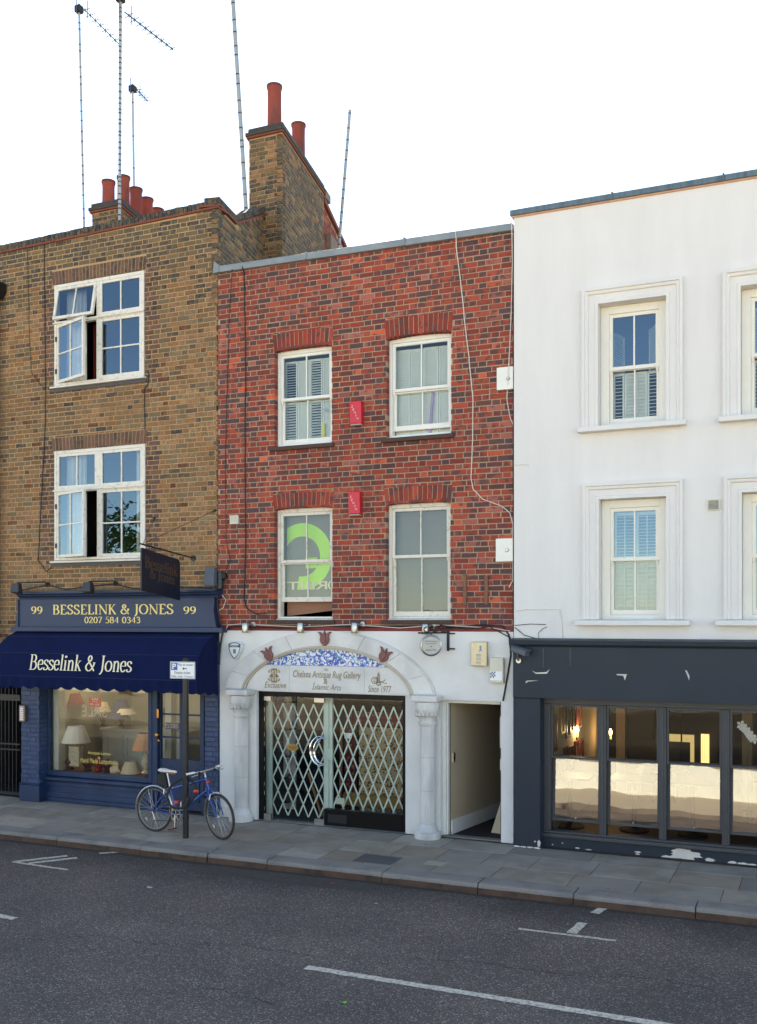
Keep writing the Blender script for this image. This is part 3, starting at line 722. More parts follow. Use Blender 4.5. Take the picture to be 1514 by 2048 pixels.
def pot_mesh(x, y, z, h, r):
    return MB().lathe([(r*1.02, 0), (r*1.0, h*.25), (r*.97, h*.7), (r*.99, h-.07), (r*1.1, h-.045), (r*1.1, h-.01), (r*1.04, h), (r*.86, h), (r*.84, h-.15)], (x, y, z), 22)
def chimney(parent, x0, x1, y0, dpt, ztop_, zbot, pots, keep, skew):
    ch = E('chimney_stack', ((x0+x1)/2, y0+.4, zbot), parent)
    dv = skew*dpt; zc = ztop_-.17
    a, b = Vector((x0, y0+.008, 0)), Vector((x1-.008, y0+.008, 0))
    core = MB().hexa([(a.x, a.y, zbot), (b.x, b.y, zbot), (b.x+dv.x, b.y+dv.y, zbot), (a.x+dv.x, a.y+dv.y, zbot), (a.x, a.y, zc), (b.x, b.y, zc), (b.x+dv.x, b.y+dv.y, zc), (a.x+dv.x, a.y+dv.y, zc)])
    O('mortar_core', core, mortar, ch)
    pal = lambda x, z: pick(SOOT if R.random() < .55 else YEL, R)
    bricks_on(ch, x0, x1, zbot, zc-.02, y0, [], pal, keep=keep, prio=lambda q: -q[1], ztop=lambda x: zc)
    mm = side_m4((x1, y0))
    bricks_on(ch, 0, dpt, zbot, zc-.02, 0, [], lambda x, z: pick(SOOT if R.random() < .75 else YEL, R), keep=keep, prio=lambda q: -q[1]+q[0], mat4=mm, ztop=lambda x: zc)
    def ring(o_, za, zb, mt, nm):
        c0 = Vector((x0-o_, y0-o_, 0)); c1 = Vector((x1+o_, y0-o_, 0)); d2 = skew*(dpt+2*o_)
        pts = [(c0.x, c0.y), (c1.x, c1.y), (c1.x+d2.x, c1.y+d2.y), (c0.x+d2.x, c0.y+d2.y)]
        O(nm, MB().hexa([(u, v, za) for u, v in pts]+[(u, v, zb) for u, v in pts]), mt, ch, bevel=.006)
    sooty = M('sooty_coping_brick', C(62, 60, 58), .9, .3, 14, .6, 40)
    ring(.035, zc, zc+.035, tilered, 'creasing_tile'); ring(.05, zc+.037, zc+.095, sooty, 'coping_course'); ring(.012, zc+.097, zc+.17, sooty, 'coping_course')
    for (px_, py_, hh, rr) in pots:
        o = O('chimney_pot', pot_mesh(px_, py_, ztop_-.02, hh, rr), pot, ch, smooth=True)
        O('pot_rim', MB().lathe([(rr*1.105, hh-.04), (rr*1.13, hh-.025), (rr*1.11, hh+.004), (rr*.86, hh+.004)], (px_, py_, ztop_-.02), 22), potrim, o, smooth=True)
    return ch
yc = pb_.y
cx0, cx1 = gx(498, yc), gx(565, yc)
dc = on_line((cx1, yc), vpd, 648)
ztc = gz(556, 246, yc)
potA = Vector((gx(549, yc+.35), yc+.35)); 
pB = on_line((cx1-.22, yc), vpd, 597)
potB = Vector((cx1-.22, yc, 0))+vpd*pB
hA = gz(549, 170, yc+.35)-ztc; hB = gz(597, 247, potB.y)-ztc
chimney(yh, cx0, cx1, yc, dc, ztc, 7.7, [(potA.x, potA.y, hA, .125), (potB.x, potB.y, hB, .125)], 110, vpd)
# lower red-brick wall end beyond the stack, with a stone kneeler
P2 = Vector((cx1-.05, yc, 0))+vpd*(dc+.03)
m42 = side_m4((P2.x, P2.y)); e2 = on_line((P2.x, P2.y), vpd, 690)
zk0 = gz(650, 392, P2.y); Pe = P2+vpd*e2; zk1 = gz(692, 495, Pe.y)
rw = E('rear_gable', (P2.x, P2.y, 8), yh)
mb = MB().prism([(0, .008, 7.6), (e2, .008, 7.6), (e2, .008, zk1-.03), (.05, .008, zk0-.1), (0, .008, zk0-.1)], (0, .2, 0)); mb.xf(m42); O('mortar_core', mb, mortarr, rw)
bricks_on(rw, 0, e2, 7.75, zk0, 0, [], lambda x, z: pick(RED, R), mat=brickr, ztop=lambda s_: zk0-.12+(zk1-zk0)*s_/e2, mat4=m42, keep=40, prio=lambda q: q[0])
mb = MB().prism([(0, -.06, zk0-.11), (e2+.05, -.06, zk1-.07), (e2+.05, -.06, zk1+.0), (0, -.06, zk0-.02)], (0, .3, 0)); mb.xf(m42); O('coping_course', mb, tilered, rw)
mb = MB().box(.3, .8, -.1, .15, zk0-.95, zk0-.62); mb.xf(m42); O('stone_bracket', mb, M('weathered_stone', C(120, 104, 90), .9, .25, 8, .5, 30), rw, bevel=.01)
mb = MB().box(.0, .35, -.08, .2, zk0-.02, zk0+.14); mb.xf(m42); O('stone_kneeler', mb, M('weathered_stone', C(120, 104, 90), .9, .25, 8, .5, 30), rw, bevel=.01)
# the group of pots further left
y2 = 1.7
lx0, lx1 = gx(184, y2), gx(243, y2); zl = gz(245, 396, y2)
def lp(px_, yy, py_): 
    return (gx(px_, yy), yy, gz(px_, py_, yy)-zl, .115)
chimney(yh, lx0, lx1, y2, 1.9, zl, 8.7, [lp(217, y2+.2, 361), lp(247, y2+.45, 352), lp(272, y2+.85, 376), lp(294, y2+1.2, 396), lp(315, y2+1.6, 417)], 60, vpd)

# casement windows
def casement_window(bb, zt_l, open_vent, nm):
    x0, x1, z0, z1 = bb['x0']+.004, bb['x1']-.004, bb['z0'], bb['z1']-.002
    wn = E('window', ((x0+x1)/2, 0, z0), yh)
    xm = x0+(x1-x0)*.497; zt = zt_l
    fr = frame_boxes(MB(), x0, x1, z0, z1, .045, .045, .04, .05, -.012, .07)
    fr.box(xm-.03, xm+.03, -.010, .07, z0+.04, z1-.05); fr.box(x0+.045, xm-.03, -.014, .07, zt-.03, zt+.03); fr.box(xm+.03, x1-.045, -.014, .07, zt-.03, zt+.03)
    O('frame', fr, whited, wn, bevel=.004)
    O('weather_bar', bx(x0-.01, x1+.01, -.04, -.0145, zt-.012, zt+.012), whited, wn)
    O('sill', MB().prism([(x0-.05, -.07, z0-.045), (x0-.05, .05, z0-.045), (x0-.05, .05, z0), (x0-.05, -.07, z0-.018)], (x1-x0+.09, 0, 0)), whited, wn, bevel=.004)
    O('lead_apron', bx(x0-.06, x1+.05, -.02, .01, z0-.1, z0-.046), M('dark_lead', C(70, 70, 74), .6, .15, 9), wn)
    L0, L1, R0, R1 = x0+.047, xm-.032, xm+.032, x1-.047
    y = -.006
    sash(wn, R0, R1, zt+.032, z1-.052, y, 2, 1, .045, .022, whited, 'top_light')
    sash(wn, R0, R1, z0+.042, zt-.032, y, 2, 2, .045, .022, whited, 'casement')
    mv = rot_about((0, y, z1-.05), 'X', rad(-11)) if open_vent else None
    sash(wn, L0, L1, zt+.032, z1-.052, y, 2, 1, .045, .022, whited, 'top_light', m4=mv)
    sash(wn, L0, L1, z0+.042, zt-.032, y, 2, 2, .045, .022, whited, 'casement', m4=rot_about((L0, y, 0), 'Z', rad(-19)))
    hz = (z0+zt)/2; hx = L0+(L1-L0)*cos(rad(19))*.93; hy = y-(L1-L0)*sin(rad(19))*.93
    O('handle', MB().tube([(hx+.03, hy+.05, hz), (hx+.055, hy+.045, hz-.02), (hx+.06, hy+.04, hz-.12)], .009, 6), white, wn)
    O('hinge', MB().box(L0-.02, L0+.01, -.024, -.012, z0+.2, z0+.28).box(L0-.02, L0+.01, -.024, -.012, zt-.3, zt-.22), blackr, wn)
    return wn, (x0, x1, z0, z1, xm, zt)
w1, g1 = casement_window(ub, (gz(109, 643)+gz(289, 627))/2, True, 'upper')
w2, g2 = casement_window(lb, (gz(109, 983)+gz(291, 970))/2, False, 'lower')
def drape(mbx, xa, xb, z0, z1, y, folds, amp):
    n = folds*6; i0 = len(mbx.v)
    for k in range(n+1):
        t = k/n; xx_ = xa+(xb-xa)*t; yy = y+amp*sin(t*folds*2*pi)
        mbx.v += [(xx_, yy, z0), (xx_, yy, z1)]
    for k in range(n): mbx.f.append((i0+2*k, i0+2*k+2, i0+2*k+3, i0+2*k+1))
    return mbx
for (wn, g, red) in ((w1, g1, 1), (w2, g2, 0)):
    x0, x1, z0, z1, xm, zt = g
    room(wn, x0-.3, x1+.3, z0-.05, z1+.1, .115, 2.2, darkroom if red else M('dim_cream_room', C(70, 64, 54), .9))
    O('curtain', drape(MB(), x0+.08, x0+.5, z0+.03, z1-.06, .2, 5, .02), curtain, wn)
    if not red: O('curtain', drape(MB(), x1-.32, x1-.04, z0+.03, z1-.06, .2, 4, .02), curtain, wn)
    if red: O('red_curtain', drape(MB(), xm-.35, xm-.2, z0+.03, zt, .3, 3, .02), M('red_fabric', C(110, 18, 20), .9), wn)
    else:
        O('wall_picture', bx(xm-.25, xm-.1, 1.6, 1.63, z0+.5, z0+1.0), M('red_picture', C(140, 20, 28), .7), wn)
        O('vase', MB().lathe([(.04, 0), (.07, .05), (.1, .16), (.08, .26), (.04, .3), (.055, .34)], (xm-.17, .3, z0+.03), 16), M('patterned_vase', C(70, 66, 62), .5, .5, 40), wn, smooth=True)
# drainpipe hopper at the picture's edge
dp = E('drainpipe', (gx(2), -.08, 2.6), label='black cast iron drainpipe with hopper head at the far end of the yellow wall', cat='drainpipe')
hx = gx(-8, -.1)
O('pipe', MB().tube([(hx, -.09, 2.65), (hx, -.09, gz(0, 600))], .045, 12), black, dp, smooth=True)
zh = gz(0, 585)
O('hopper', MB().prism([(hx-.15, -.2, zh+.12), (hx+.15, -.2, zh+.12), (hx+.15, -.2, zh-.02), (hx+.07, -.2, zh-.14), (hx-.07, -.2, zh-.14), (hx-.15, -.2, zh-.02)], (0, .19, 0)), black, dp, bevel=.01)

# ================================================================== navy lamp shop
ls = E('lamp_shop_front', (gx(230), -.05, 0), label='navy blue painted lamp shop front below the yellow brick wall', cat='shopfront')
yf = -.10
fz0, fz1 = gz(230, 1254, yf), gz(230, 1197, yf)
a0, a1 = gx(38, yf), gx(426, yf)
fas = E('fascia', ((a0+a1)/2, yf, fz0), ls)
O('board', bx(a0, a1, yf, .006, fz0, fz1), bluedk, fas)
def console(x, s_):
    pts = [(x, fz1), (x+s_*.03, fz1), (x+s_*.035, fz1-.1), (x+s_*.02, fz1-.2), (x+s_*.05, fz0+.1), (x+s_*.07, fz0), (x, fz0)]
    return MB().prism([(a, yf-.02, b) for a, b in pts], (0, .12, 0))
O('console', console(a0, -1), bluedk, fas); O('console', console(a1, 1), bluedk, fas)
cz = fz1; c0, c1 = gx(32, yf-.1), gx(431, yf-.1)
O('cornice', MB().prism([(c0, .005, cz), (c0, yf-.02, cz), (c0, yf-.03, cz+.03), (c0, yf-.07, cz+.05), (c0, yf-.08, cz+.075), (c0, yf-.12, cz+.09), (c0, yf-.12, cz+.115), (c0, .005, cz+.13)], (c1-c0, 0, 0)), bluedk, fas)
O('cornice_flashing', MB().prism([(c0, .006, cz+.133), (c0, yf-.13, cz+.118), (c0, yf-.13, cz+.124), (c0, .006, cz+.145)], (c1-c0, 0, 0)), M('grey_flashing', C(92, 92, 92), .6, .2, 9), fas)
O('lower_ledge', bx(gx(22, -.14), gx(446, -.14), -.16, .006, gz(230, 1264, -.16), fz0-.002), bluedk, fas, bevel=.008)
def ftxt(body, l, r, t, b, Y=yf, mat=gold, par=fas, **k):
    place_text('lettering', serifmesh(body, **k), mat, par, gx(l, Y), gx(r, Y), gz((l+r)/2, b, Y), gz((l+r)/2, t, Y), Y)
for l, r in ((62.5, 85), (367, 392)): ftxt('99', l, r, 1213, 1228, thick=.15)
ftxt('BESSELINK & JONES', 106, 347, 1208.5, 1232.5, thick=.16, thin=.06)
ftxt('0207 584 0343', 169, 281, 1233.5, 1246.5, thick=.15, thin=.06)
# pilasters of painted brick
pz1 = gz(60, 1372, -.18)
def pilaster(l, r, yq, top, nm):
    xa, xb = gx(l, yq), gx(r, yq)
    pl = E('pilaster', ((xa+xb)/2, yq, 0), ls)
    O('core', bx(xa+.004, xb-.004, yq+.006, .12, 0, top), blue, pl)
    bricks_on(pl, xa, xb, .30, top, yq, [], lambda x, z: pick(BLU, R), mat=paintbrick, keep=60, prio=nearest, depth=.05)
    mm = Matrix(((0, -1, 0, xb), (1, 0, 0, yq), (0, 0, 1, 0), (0, 0, 0, 1)))
    bricks_on(pl, 0.005, .1-yq, .30, top, 0, [], lambda x, z: pick(BLU, R), mat=paintbrick, keep=0, mat4=mm, depth=.03)
    O('plinth', bx(xa-.02, xb+.02, yq-.02, .121, 0, .27), blue, pl, bevel=.008)
    O('plinth_moulding', MB().prism([(xa-.02, yq-.015, .27), (xa-.02, yq-.028, .285), (xa-.02, yq-.005, .30), (xa-.02, .12, .30), (xa-.02, .12, .27)], (xb-xa+.04, 0, 0)), blue, pl)
pilaster(42, 78, -.18, 2.62, 'l'); pilaster(409, 436, -.05, 2.62, 'r')
# window
wy = .05
X0, X1 = gx(101, wy), gx(299, wy); Z0 = (gz(101, 1538, wy)+gz(299, 1557, wy))/2; Z1 = 2.45
sw = E('shop_window', ((X0+X1)/2, wy, Z0), ls)
O('frame', frame_boxes(MB(), X0-.07, X1+.07, Z0-.08, Z1+.05, .07, .07, .08, .05, wy-.04, wy+.06), blue, sw, bevel=.006)
O('pane', MB().quad((X0, wy+.01, Z0), (X1, wy+.01, Z0), (X1, wy+.01, Z1), (X0, wy+.01, Z1)), GLS, sw)
sx0, sx1 = gx(80, 0), gx(306, 0)
O('sill', MB().prism([(sx0, wy+.02, Z0-.085), (sx0, -.05, Z0-.09), (sx0, -.075, Z0-.105), (sx0, -.075, Z0-.14), (sx0, -.03, Z0-.16), (sx0, wy+.02, Z0-.16)], (sx1-sx0, 0, 0)), blue, sw, bevel=.006)
O('stallriser', bx(sx0, sx1, -.0, .1, 0, Z0-.162), blue, sw)
O('stallriser_panel', frame_boxes(MB(), sx0+.02, sx1-.02, .07, Z0-.18, .07, .07, .09, .06, -.02, 0), blue, sw, bevel=.006)
O('plinth', bx(sx0, sx1, -.035, 0, 0, .068), blue, sw, bevel=.005)
def wtxt(body, l, r, t, b, Y, mat, par, mirror=False, shear=0, bold=0, off=.003):
    place_text('lettering', fontmesh(body, shear, bold), mat, par, gx(l, Y), gx(r, Y), gz((l+r)/2, b, Y), gz((l+r)/2, t, Y), Y, mirror=mirror, off=off)
gl2 = M('window_gilding', C(236, 200, 110), .5, .05, 20)
for t_, l, r, t, b in (('Antique Lamps', 176, 221, 1503, 1511.5), ('&', 196, 201, 1513, 1518), ('Hand Made Lampshades', 161.5, 236, 1517.5, 1530)): wtxt(t_, l, r, t, b, wy+.008, gl2, sw)
# door
dx0, dx1 = gx(317, wy), gx(404, wy); dz1 = 2.25
O('door_frame', MB().box(gx(306, wy), dx0-.005, wy-.03, wy+.08, 0, 2.6).box(dx1+.005, gx(410, wy), wy-.03, wy+.08, 0, 2.6), blue, ls, bevel=.006)
dr = E('door', ((dx0+dx1)/2, wy+.04, 0), ls)
dy = wy+.03
pxs = [gx(322, dy), gx(359, dy), gx(374, dy), gx(400, dy)]; pzr = [gz(360, 1521, dy), gz(360, 1476, dy), gz(360, 1429.5, dy), gz(360, 1385, dy)]
mb = panel_wall(dx0, dx1, .03, dz1, dy, dy+.045, [(a, b, pzr[k]+.012, pzr[k+1]-.012) for a, b in ((pxs[0], pxs[1]), (pxs[2], pxs[3])) for k in range(3)])
O('leaf', mb, blue, dr)
for a, b in ((pxs[0], pxs[1]), (pxs[2], pxs[3])):
    for k in range(3): O('pane', MB().quad((a, dy+.02, pzr[k]), (b, dy+.02, pzr[k]), (b, dy+.02, pzr[k+1]), (a, dy+.02, pzr[k+1])), GLS, dr)
O('lower_panel', frame_boxes(MB(), dx0+.06, dx1-.06, .16, pzr[0]-.12, .03, .03, .03, .03, dy-.012, dy), blue, dr, bevel=.004)
kz = gz(314, 1468, dy); kx = gx(314, dy)
O('knob', MB().lathe([(.012, 0), (.012, .03), (.03, .045), (.036, .065), (.028, .085), (.001, .092)], (0, 0, 0), 16, 'y').xf(Matrix.Translation((gx(316, -.02), wy-.03, kz)) @ Matrix.Rotation(pi, 4, 'Z')), brass, dr, smooth=True)
O('letter_plate', bx(gx(325, dy), gx(352, dy), dy-.012, dy, gz(340, 1548, dy), gz(340, 1541, dy)), brass, dr, bevel=.003)
O('finger_plate', bx(gx(312.5, 0), gx(316.5, 0), wy-.042, wy-.031, gz(314, 1436, 0), gz(314, 1418, 0)), brass, dr, bevel=.003)
O('keyhole', MB().lathe([(.016, -.006), (.016, .0)], (gx(316, 0), wy-.032, gz(316, 1481, 0)), 12, 'y'), brass, dr)
O('closed_sign', bx(gx(329, dy), gx(359, dy), dy+.03, dy+.036, gz(344, 1459, dy), gz(344, 1446, dy)), M('blue_sign_card', C(48, 62, 92), .5), dr)
wtxt('CLOSED', 331, 357, 1448.5, 1456.5, dy+.03, M('pale_sign_letter', C(190, 190, 190), .6), dr)
# inside the lamp shop
li = E('shop_interior', ((X0+X1)/2, 1.5, 0), ls)
panelc = M('grey_green_panelling', C(158, 164, 152), .6, .05, 3)
room(li, sx0-.3, gx(409, 0)+.05, .12, 2.62, .11, 2.7, panelc, 'interior_wall', floor=M('oak_floor', C(120, 88, 58), .5, .2, 6))
O('display_shelf', bx(X0-.1, X1+.05, .12, .75, .12, Z0-.02), M('display_oak', C(132, 92, 54), .5, .25, 5, stretch=(.4, 3, 3)), li)
O('window_pillar', MB().box(X0-.05, X0+.1, .13, .3, Z0-.02, 2.5).box(X1-.1, X1+.02, .6, .75, Z0-.02, 2.5), M('pale_pillar', C(205, 208, 198), .6), li)
cb = E('panelled_counter', ((X0+X1)/2, 1.6, .12), li)
cq = MB().box(X0-.1, X1-.3, 1.5, 2.0, .13, 1.02)
for k in range(4):
    xa = X0+.0+k*.42; frame_boxes(cq, xa, xa+.36, .55, .95, .03, .03, .03, .03, 1.485, 1.5)
cq.box(X0-.12, X1-.28, 1.45, 2.02, 1.022, 1.06)
O('counter', cq, M('counter_paint', C(182, 188, 180), .5, .04, 3), li)
lampcol = [M('cream_shade', C(218, 205, 176), .9, .06, 12), M('peach_shade', C(214, 168, 132), .9, .06, 12), M('red_shade', C(120, 40, 28), .9, .1, 12), M('white_shade', C(226, 224, 214), .9, .04, 12), M('blue_shade', C(60, 74, 120), .9, .06, 12)]
ceram = M('ceramic_base', C(196, 186, 160), .25, .35, 30); darkc = M('dark_ceramic', C(78, 44, 34), .3, .3, 20)
def table_lamp(x, y, z, s_, shade, base, label, square=False):
    t = E('table_lamp', (x, y, z), label=label, cat='lamp', group='lamps in the lamp shop window')
    if square: O('base', bx(x-.11*s_, x+.11*s_, y-.06*s_, y+.06*s_, z, z+.34*s_), ceram, t, bevel=.015)
    else: O('base', MB().lathe([(.08*s_, 0), (.085*s_, .02*s_), (.03*s_, .05*s_), (.09*s_, .18*s_), (.07*s_, .28*s_), (.02*s_, .34*s_)], (x, y, z), 18), base, t, smooth=True)
    O('stem', MB().tube([(x, y, z+.33*s_), (x, y, z+.45*s_)], .01, 8), brass, t)
    n = 28; mb = MB(); z0_, z1_, r0, r1 = z+.4*s_, z+.68*s_, .24*s_, .13*s_
    for k in range(n):
        a = 2*pi*k/n; w_ = 1+.015*(k % 2); mb.v += [(x+r0*w_*cos(a), y+r0*w_*sin(a), z0_), (x+r1*w_*cos(a), y+r1*w_*sin(a), z1_)]
    for k in range(n): q = (k+1) % n; mb.f.append((2*k, 2*q, 2*q+1, 2*k+1))
    O('shade', mb, shade, t)
    return t
zs = Z0-.02
table_lamp(gx(152, .35), .35, zs+.06, 1.0, lampcol[3], ceram, 'square cream vase lamp with pleated white shade in the shop window', True)
table_lamp(gx(292, .3), .3, zs+.04, .95, lampcol[1], ceram, 'lamp with a peach shade at the door end of the shop window')
table_lamp(gx(205, 1.7), 1.7, 1.065, .65, lampcol[0], darkc, 'cream shaded lamp standing on the shop counter')
table_lamp(gx(243, 1.8), 1.8, 1.065, .7, lampcol[4], darkc, 'blue shaded lamp at the far end of the shop counter')
def loose_shade(x, y, z, r, h, mt, label, tilt=0):
    n = 26; mb = MB()
    for k in range(n):
        a = 2*pi*k/n; mb.v += [(r*cos(a), r*sin(a), 0), (r*.55*cos(a), r*.55*sin(a), h)]
    for k in range(n): q = (k+1) % n; mb.f.append((2*k, 2*q, 2*q+1, 2*k+1))
    mb.xf(Matrix.Translation((x, y, z)) @ Matrix.Rotation(tilt, 4, 'Y')); t = O('lampshade', mb, mt, label=label, cat='lampshade', group='loose lampshades in the lamp shop')
loose_shade(gx(262, .35), .35, zs+.01, .17, .2, lampcol[0], 'cream lampshade lying on the display shelf beside the peach lamp', .0)
loose_shade(gx(228, .35), .35, zs+.03, .1, .14, lampcol[0], 'small cream lampshade tipped on its side in the shop window', 1.2)
loose_shade(gx(147, 1.2), 1.2, gz(147, 1408, 1.2), .2, .2, lampcol[2], 'dark red lampshade hanging at the top of the shop window')
for k, (p_, q_) in enumerate(((238, 1.5), (252, 1.6))): loose_shade(gx(p_, q_), q_, gz(p_, 1436-8*k, q_), .19, .1, lampcol[3] if k else lampcol[4], ('white' if k else 'navy')+' lampshade stacked on the shelf near the shop door')
for k, (p_, mt) in enumerate(((175, darkc), (198, M('red_vase', C(140, 40, 24), .3, .2, 20)), (215, darkc), (140, darkc))):
    O('table_vase', MB().lathe([(.06, 0), (.075, .02), (.05, .05), (.09, .13), (.05, .19), (.03, .22)], (gx(p_, .3+.05*(k % 2)), .3+.05*(k % 2), zs), 16), mt, smooth=True, cat='vase', group='vases on the display shelf',
      label=['round brown vase near the middle of the display shelf', 'red vase under the gilded window lettering', 'brown vase beside the red one on the display shelf', 'dark vase at the gate end of the display shelf'][k])
sg = E('sale_card', (gx(195, .2), .2, 1.9), label='red sale card with mirrored white writing hanging in the window', cat='sign')
O('card', bx(gx(177, .2), gx(202, .2), .2, .205, gz(190, 1413.5, .2), gz(190, 1395, .2)), M('sale_red', C(200, 30, 28), .6), sg)
for t_, l, r, t, b in (('SALE', 184, 196, 1396.5, 1400.5), ('UP TO', 185, 195, 1402, 1405), ('50% OFF', 180, 199, 1407, 1411)): wtxt(t_, l, r, t, b, .2, signw, sg, mirror=True)
wtxt('SALE', 164, 214, 1412, 1434, .22, M('frosted_letter', C(170, 172, 165), .7), li, mirror=True)
bl_ = bpy.data.lights.new('shop_lamp_bulb', 'POINT'); bl_.energy = 5; bl_.color = (1, .86, .66); bl_.shadow_soft_size = .08
blo = bpy.data.objects.new('shop_lamp_bulb', bl_); COL.objects.link(blo); blo.location = (gx(200, 1.2), 1.2, 2.3)
# awning
aw = E('awning', (gx(220, -.2), -.1, 2.3), label='navy canvas awning with scalloped valance and cream shop name', cat='awning')
AF = -.62
tA, t1_, tM, tF = gz(300, 1264, -.05), gz(404, 1275.5, -.25), gz(377, 1311.5, -.55), gz(372, 1361.5, AF)
ax0, ax1 = gx(33, -.05), gx(437.5, -.02)
prof_ = [(-.05, tA), (-.25, t1_), (-.4, (t1_+tM)/2+.03), (-.55, tM), (AF, tF)]
cv = MB(); NS = 30
for (y, z) in prof_:
    for k in range(NS+1):
        sag = -.008*sin(k/NS*pi*5)**2 if -.5 < y < -.3 else (-.004*sin(k/NS*pi*3)**2 if y == -.55 else 0)
        cv.v.append((ax0+(ax1-ax0)*k/NS, y, z+sag))
for j in range(len(prof_)-1):
    for k in range(NS): cv.f.append((j*(NS+1)+k, j*(NS+1)+k+1, (j+1)*(NS+1)+k+1, (j+1)*(NS+1)+k))
O('canopy', cv, canvas, aw)
for e_ in (ax1, ax0):
    O('end_panel', MB().poly([(e_, y, z) for y, z in prof_]+[(e_, -.03, tF-.06), (e_, -.03, tA)]), canvas, aw)
for (y, z) in (prof_[1], prof_[3], prof_[4]): O('seam', MB().tube([(ax0, y-.001, z+.001), (ax1, y-.001, z+.001)], .005, 5), M('navy_piping', C(16, 30, 66), .8), aw)
val = MB(); n = 200; nsc = 15.5
for k in range(n+1):
    t = k/n; xx = ax0+(ax1-ax0)*t; s_ = abs(sin((t*nsc+.3)*pi)); yy = AF-.004+.01*sin(t*nsc*2*pi)
    val.v += [(xx, AF-.001, tF), (xx, yy, tF-.1), (xx, yy, tF-.155-.045*s_)]
for k in range(n):
    for j in range(2): val.f.append((3*k+j, 3*k+j+1, 3*k+3+j+1, 3*k+3+j))
O('valance', val, canvas, aw)
sv = MB(); n2 = 40
for k in range(n2+1):
    t = k/n2; yy = AF+(-.03-AF)*t; s_ = abs(sin((t*2.4+.2)*pi)); zt_ = tF-.06*t
    sv.v += [(ax1+.002, yy, zt_), (ax1+.004, yy, zt_-.155-.045*s_)]
for k in range(n2): sv.f.append((2*k, 2*k+1, 2*k+3, 2*k+2))
O('side_valance', sv, canvas, aw)
O('front_bar', MB().tube([(ax0, AF+.02, tF-.01), (ax1-.01, AF+.02, tF-.01)], .012, 8), black, aw)
for xx in (ax0+.25, ax1-.2): O('folding_arm', MB().tube([(xx, -.03, tF+.02), (xx, AF+.02, tF-.01)], .012, 8), black, aw)
dvn = Vector((0, AF+.55, tF-tM)); up_ = -dvn.normalized(); nn_ = Vector((0, -up_.z, up_.y))
la, lb_ = gx(59, -.6), gx(264, -.6)
place_text('lettering', serifmesh('Besselink & Jones', thick=.135, thin=.045, gap=.03), cream, aw, la, lb_, .055, (tM-tF)*.97, 0, frame=(Vector((0, AF, tF)), Vector((1, 0, 0)), up_, nn_), off=.012)
# hanging sign, swan-neck floodlights, black gate, entry panel
hx_ = gx(383, -.05)
hs = E('hanging_sign', (hx_, 0, gz(381, 1120)), label='dark navy hanging sign board on a bracket under the casement window', cat='sign')
ya, yb = -.13, -.13
for yy in [k*.01 for k in range(-160, -5)]:
    if abs(pxof(hx_, yy)-281) < 1.2: ya = yy
    if abs(pxof(hx_, yy)-358) < 1.2: yb = yy
zt_, zb_ = gz(358, 1120, yb), gz(358, 1201, yb)
bd = MB(); c_ = .04
pts = [(ya, zb_+c_*.3), (ya+c_*.3, zb_), (yb-c_*.3, zb_), (yb, zb_+c_*.3), (yb, zt_-c_), (yb-c_, zt_), (ya+c_*.4, zt_), (ya, zt_-c_*.4)]
TLT = -.135
def tl(y): return TLT*(y-yb)
O('board', MB().prism([(hx_-.012, a, b+tl(a)) for a, b in pts], (.024, 0, 0)), M('navy_sign_board', C(20, 30, 46), .35), hs)
fr_ = (Vector((hx_+.012, ya, zb_+tl(ya))), Vector((0, 1, TLT)), Vector((0, 0, 1)), Vector((1, 0, 0)))
Lw = yb-ya; Lh = zt_-zb_
place_text('lettering', serifmesh('Besselink', gap=.04), dullbronze, hs, Lw*.08, Lw*.93, Lh*.56, Lh*.84, 0, frame=fr_)
place_text('lettering', serifmesh('& Jones', gap=.04), dullbronze, hs, Lw*.2, Lw*.85, Lh*.3, Lh*.58, 0, frame=fr_)
O('bracket', MB().tube([(hx_, .0, zt_+.05), (hx_, ya-.03, zt_+.05+tl(ya-.03))], .012, 8).lathe([(.045, -.02), (.045, 0)], (hx_, .0, zt_+.05), 12, 'y'), black, hs)
for q in (.2, .8): O('hanger', MB().tube([(hx_, ya+Lw*q, zt_+.05+tl(ya+Lw*q)), (hx_, ya+Lw*q, zt_-.005+tl(ya+Lw*q))], .007, 6), black, hs)
tip = (hx_, ya+.05, zt_+.06+tl(ya))
O('stay_wire', MB().tube([tip, at(430, 1021, -.01)], .0045, 5).tube([tip, at(309, 1036, -.01)], .0045, 5), cableb, hs)
O('wall_eye', MB().lathe([(.02, -.03), (.02, 0)], at(430, 1021, 0), 8, 'y').lathe([(.02, -.03), (.02, 0)], at(309, 1036, 0), 8, 'y'), black, hs)
def floodlight(pw_, ph_, label):
    b0 = at(pw_[0], pw_[1], -.03); hd = at(ph_[0], ph_[1], -.42)
    t = E('floodlight', b0, label=label, cat='floodlight', group='floodlights over the lamp shop fascia')
    O('arm', MB().tube([b0, b0+Vector((0, -.05, .04)), hd+Vector((.0, 0, .06))], .011, 8), black, t, smooth=True)
    mb = MB().hexa([(-.09, -.07, -.08), (.09, -.07, -.08), (.09, .05, -.1), (-.09, .05, -.1), (-.075, -.05, .07), (.075, -.05, .07), (.075, .03, .07), (-.075, .03, .07)]); mb.xf(Matrix.Translation(hd+Vector((0, 0, -.02))))
    O('lamp_head', mb, M('black_lamp_housing', C(40, 44, 52), .5), t, bevel=.012)
    O('wall_plate', MB().lathe([(.04, 0), (.04, .03)], (b0.x, -.03, b0.z), 12, 'y'), black, t)
floodlight((94, 1169), (34, 1173), 'black floodlight on a thin arm at the gate end of the fascia')
floodlight((230, 1167), (177, 1171), 'black floodlight on a thin arm near the hanging sign')
t = E('floodlight', at(427, 1165, -.1), label='grey box floodlight beside the black cylinder at the house joint', cat='floodlight')
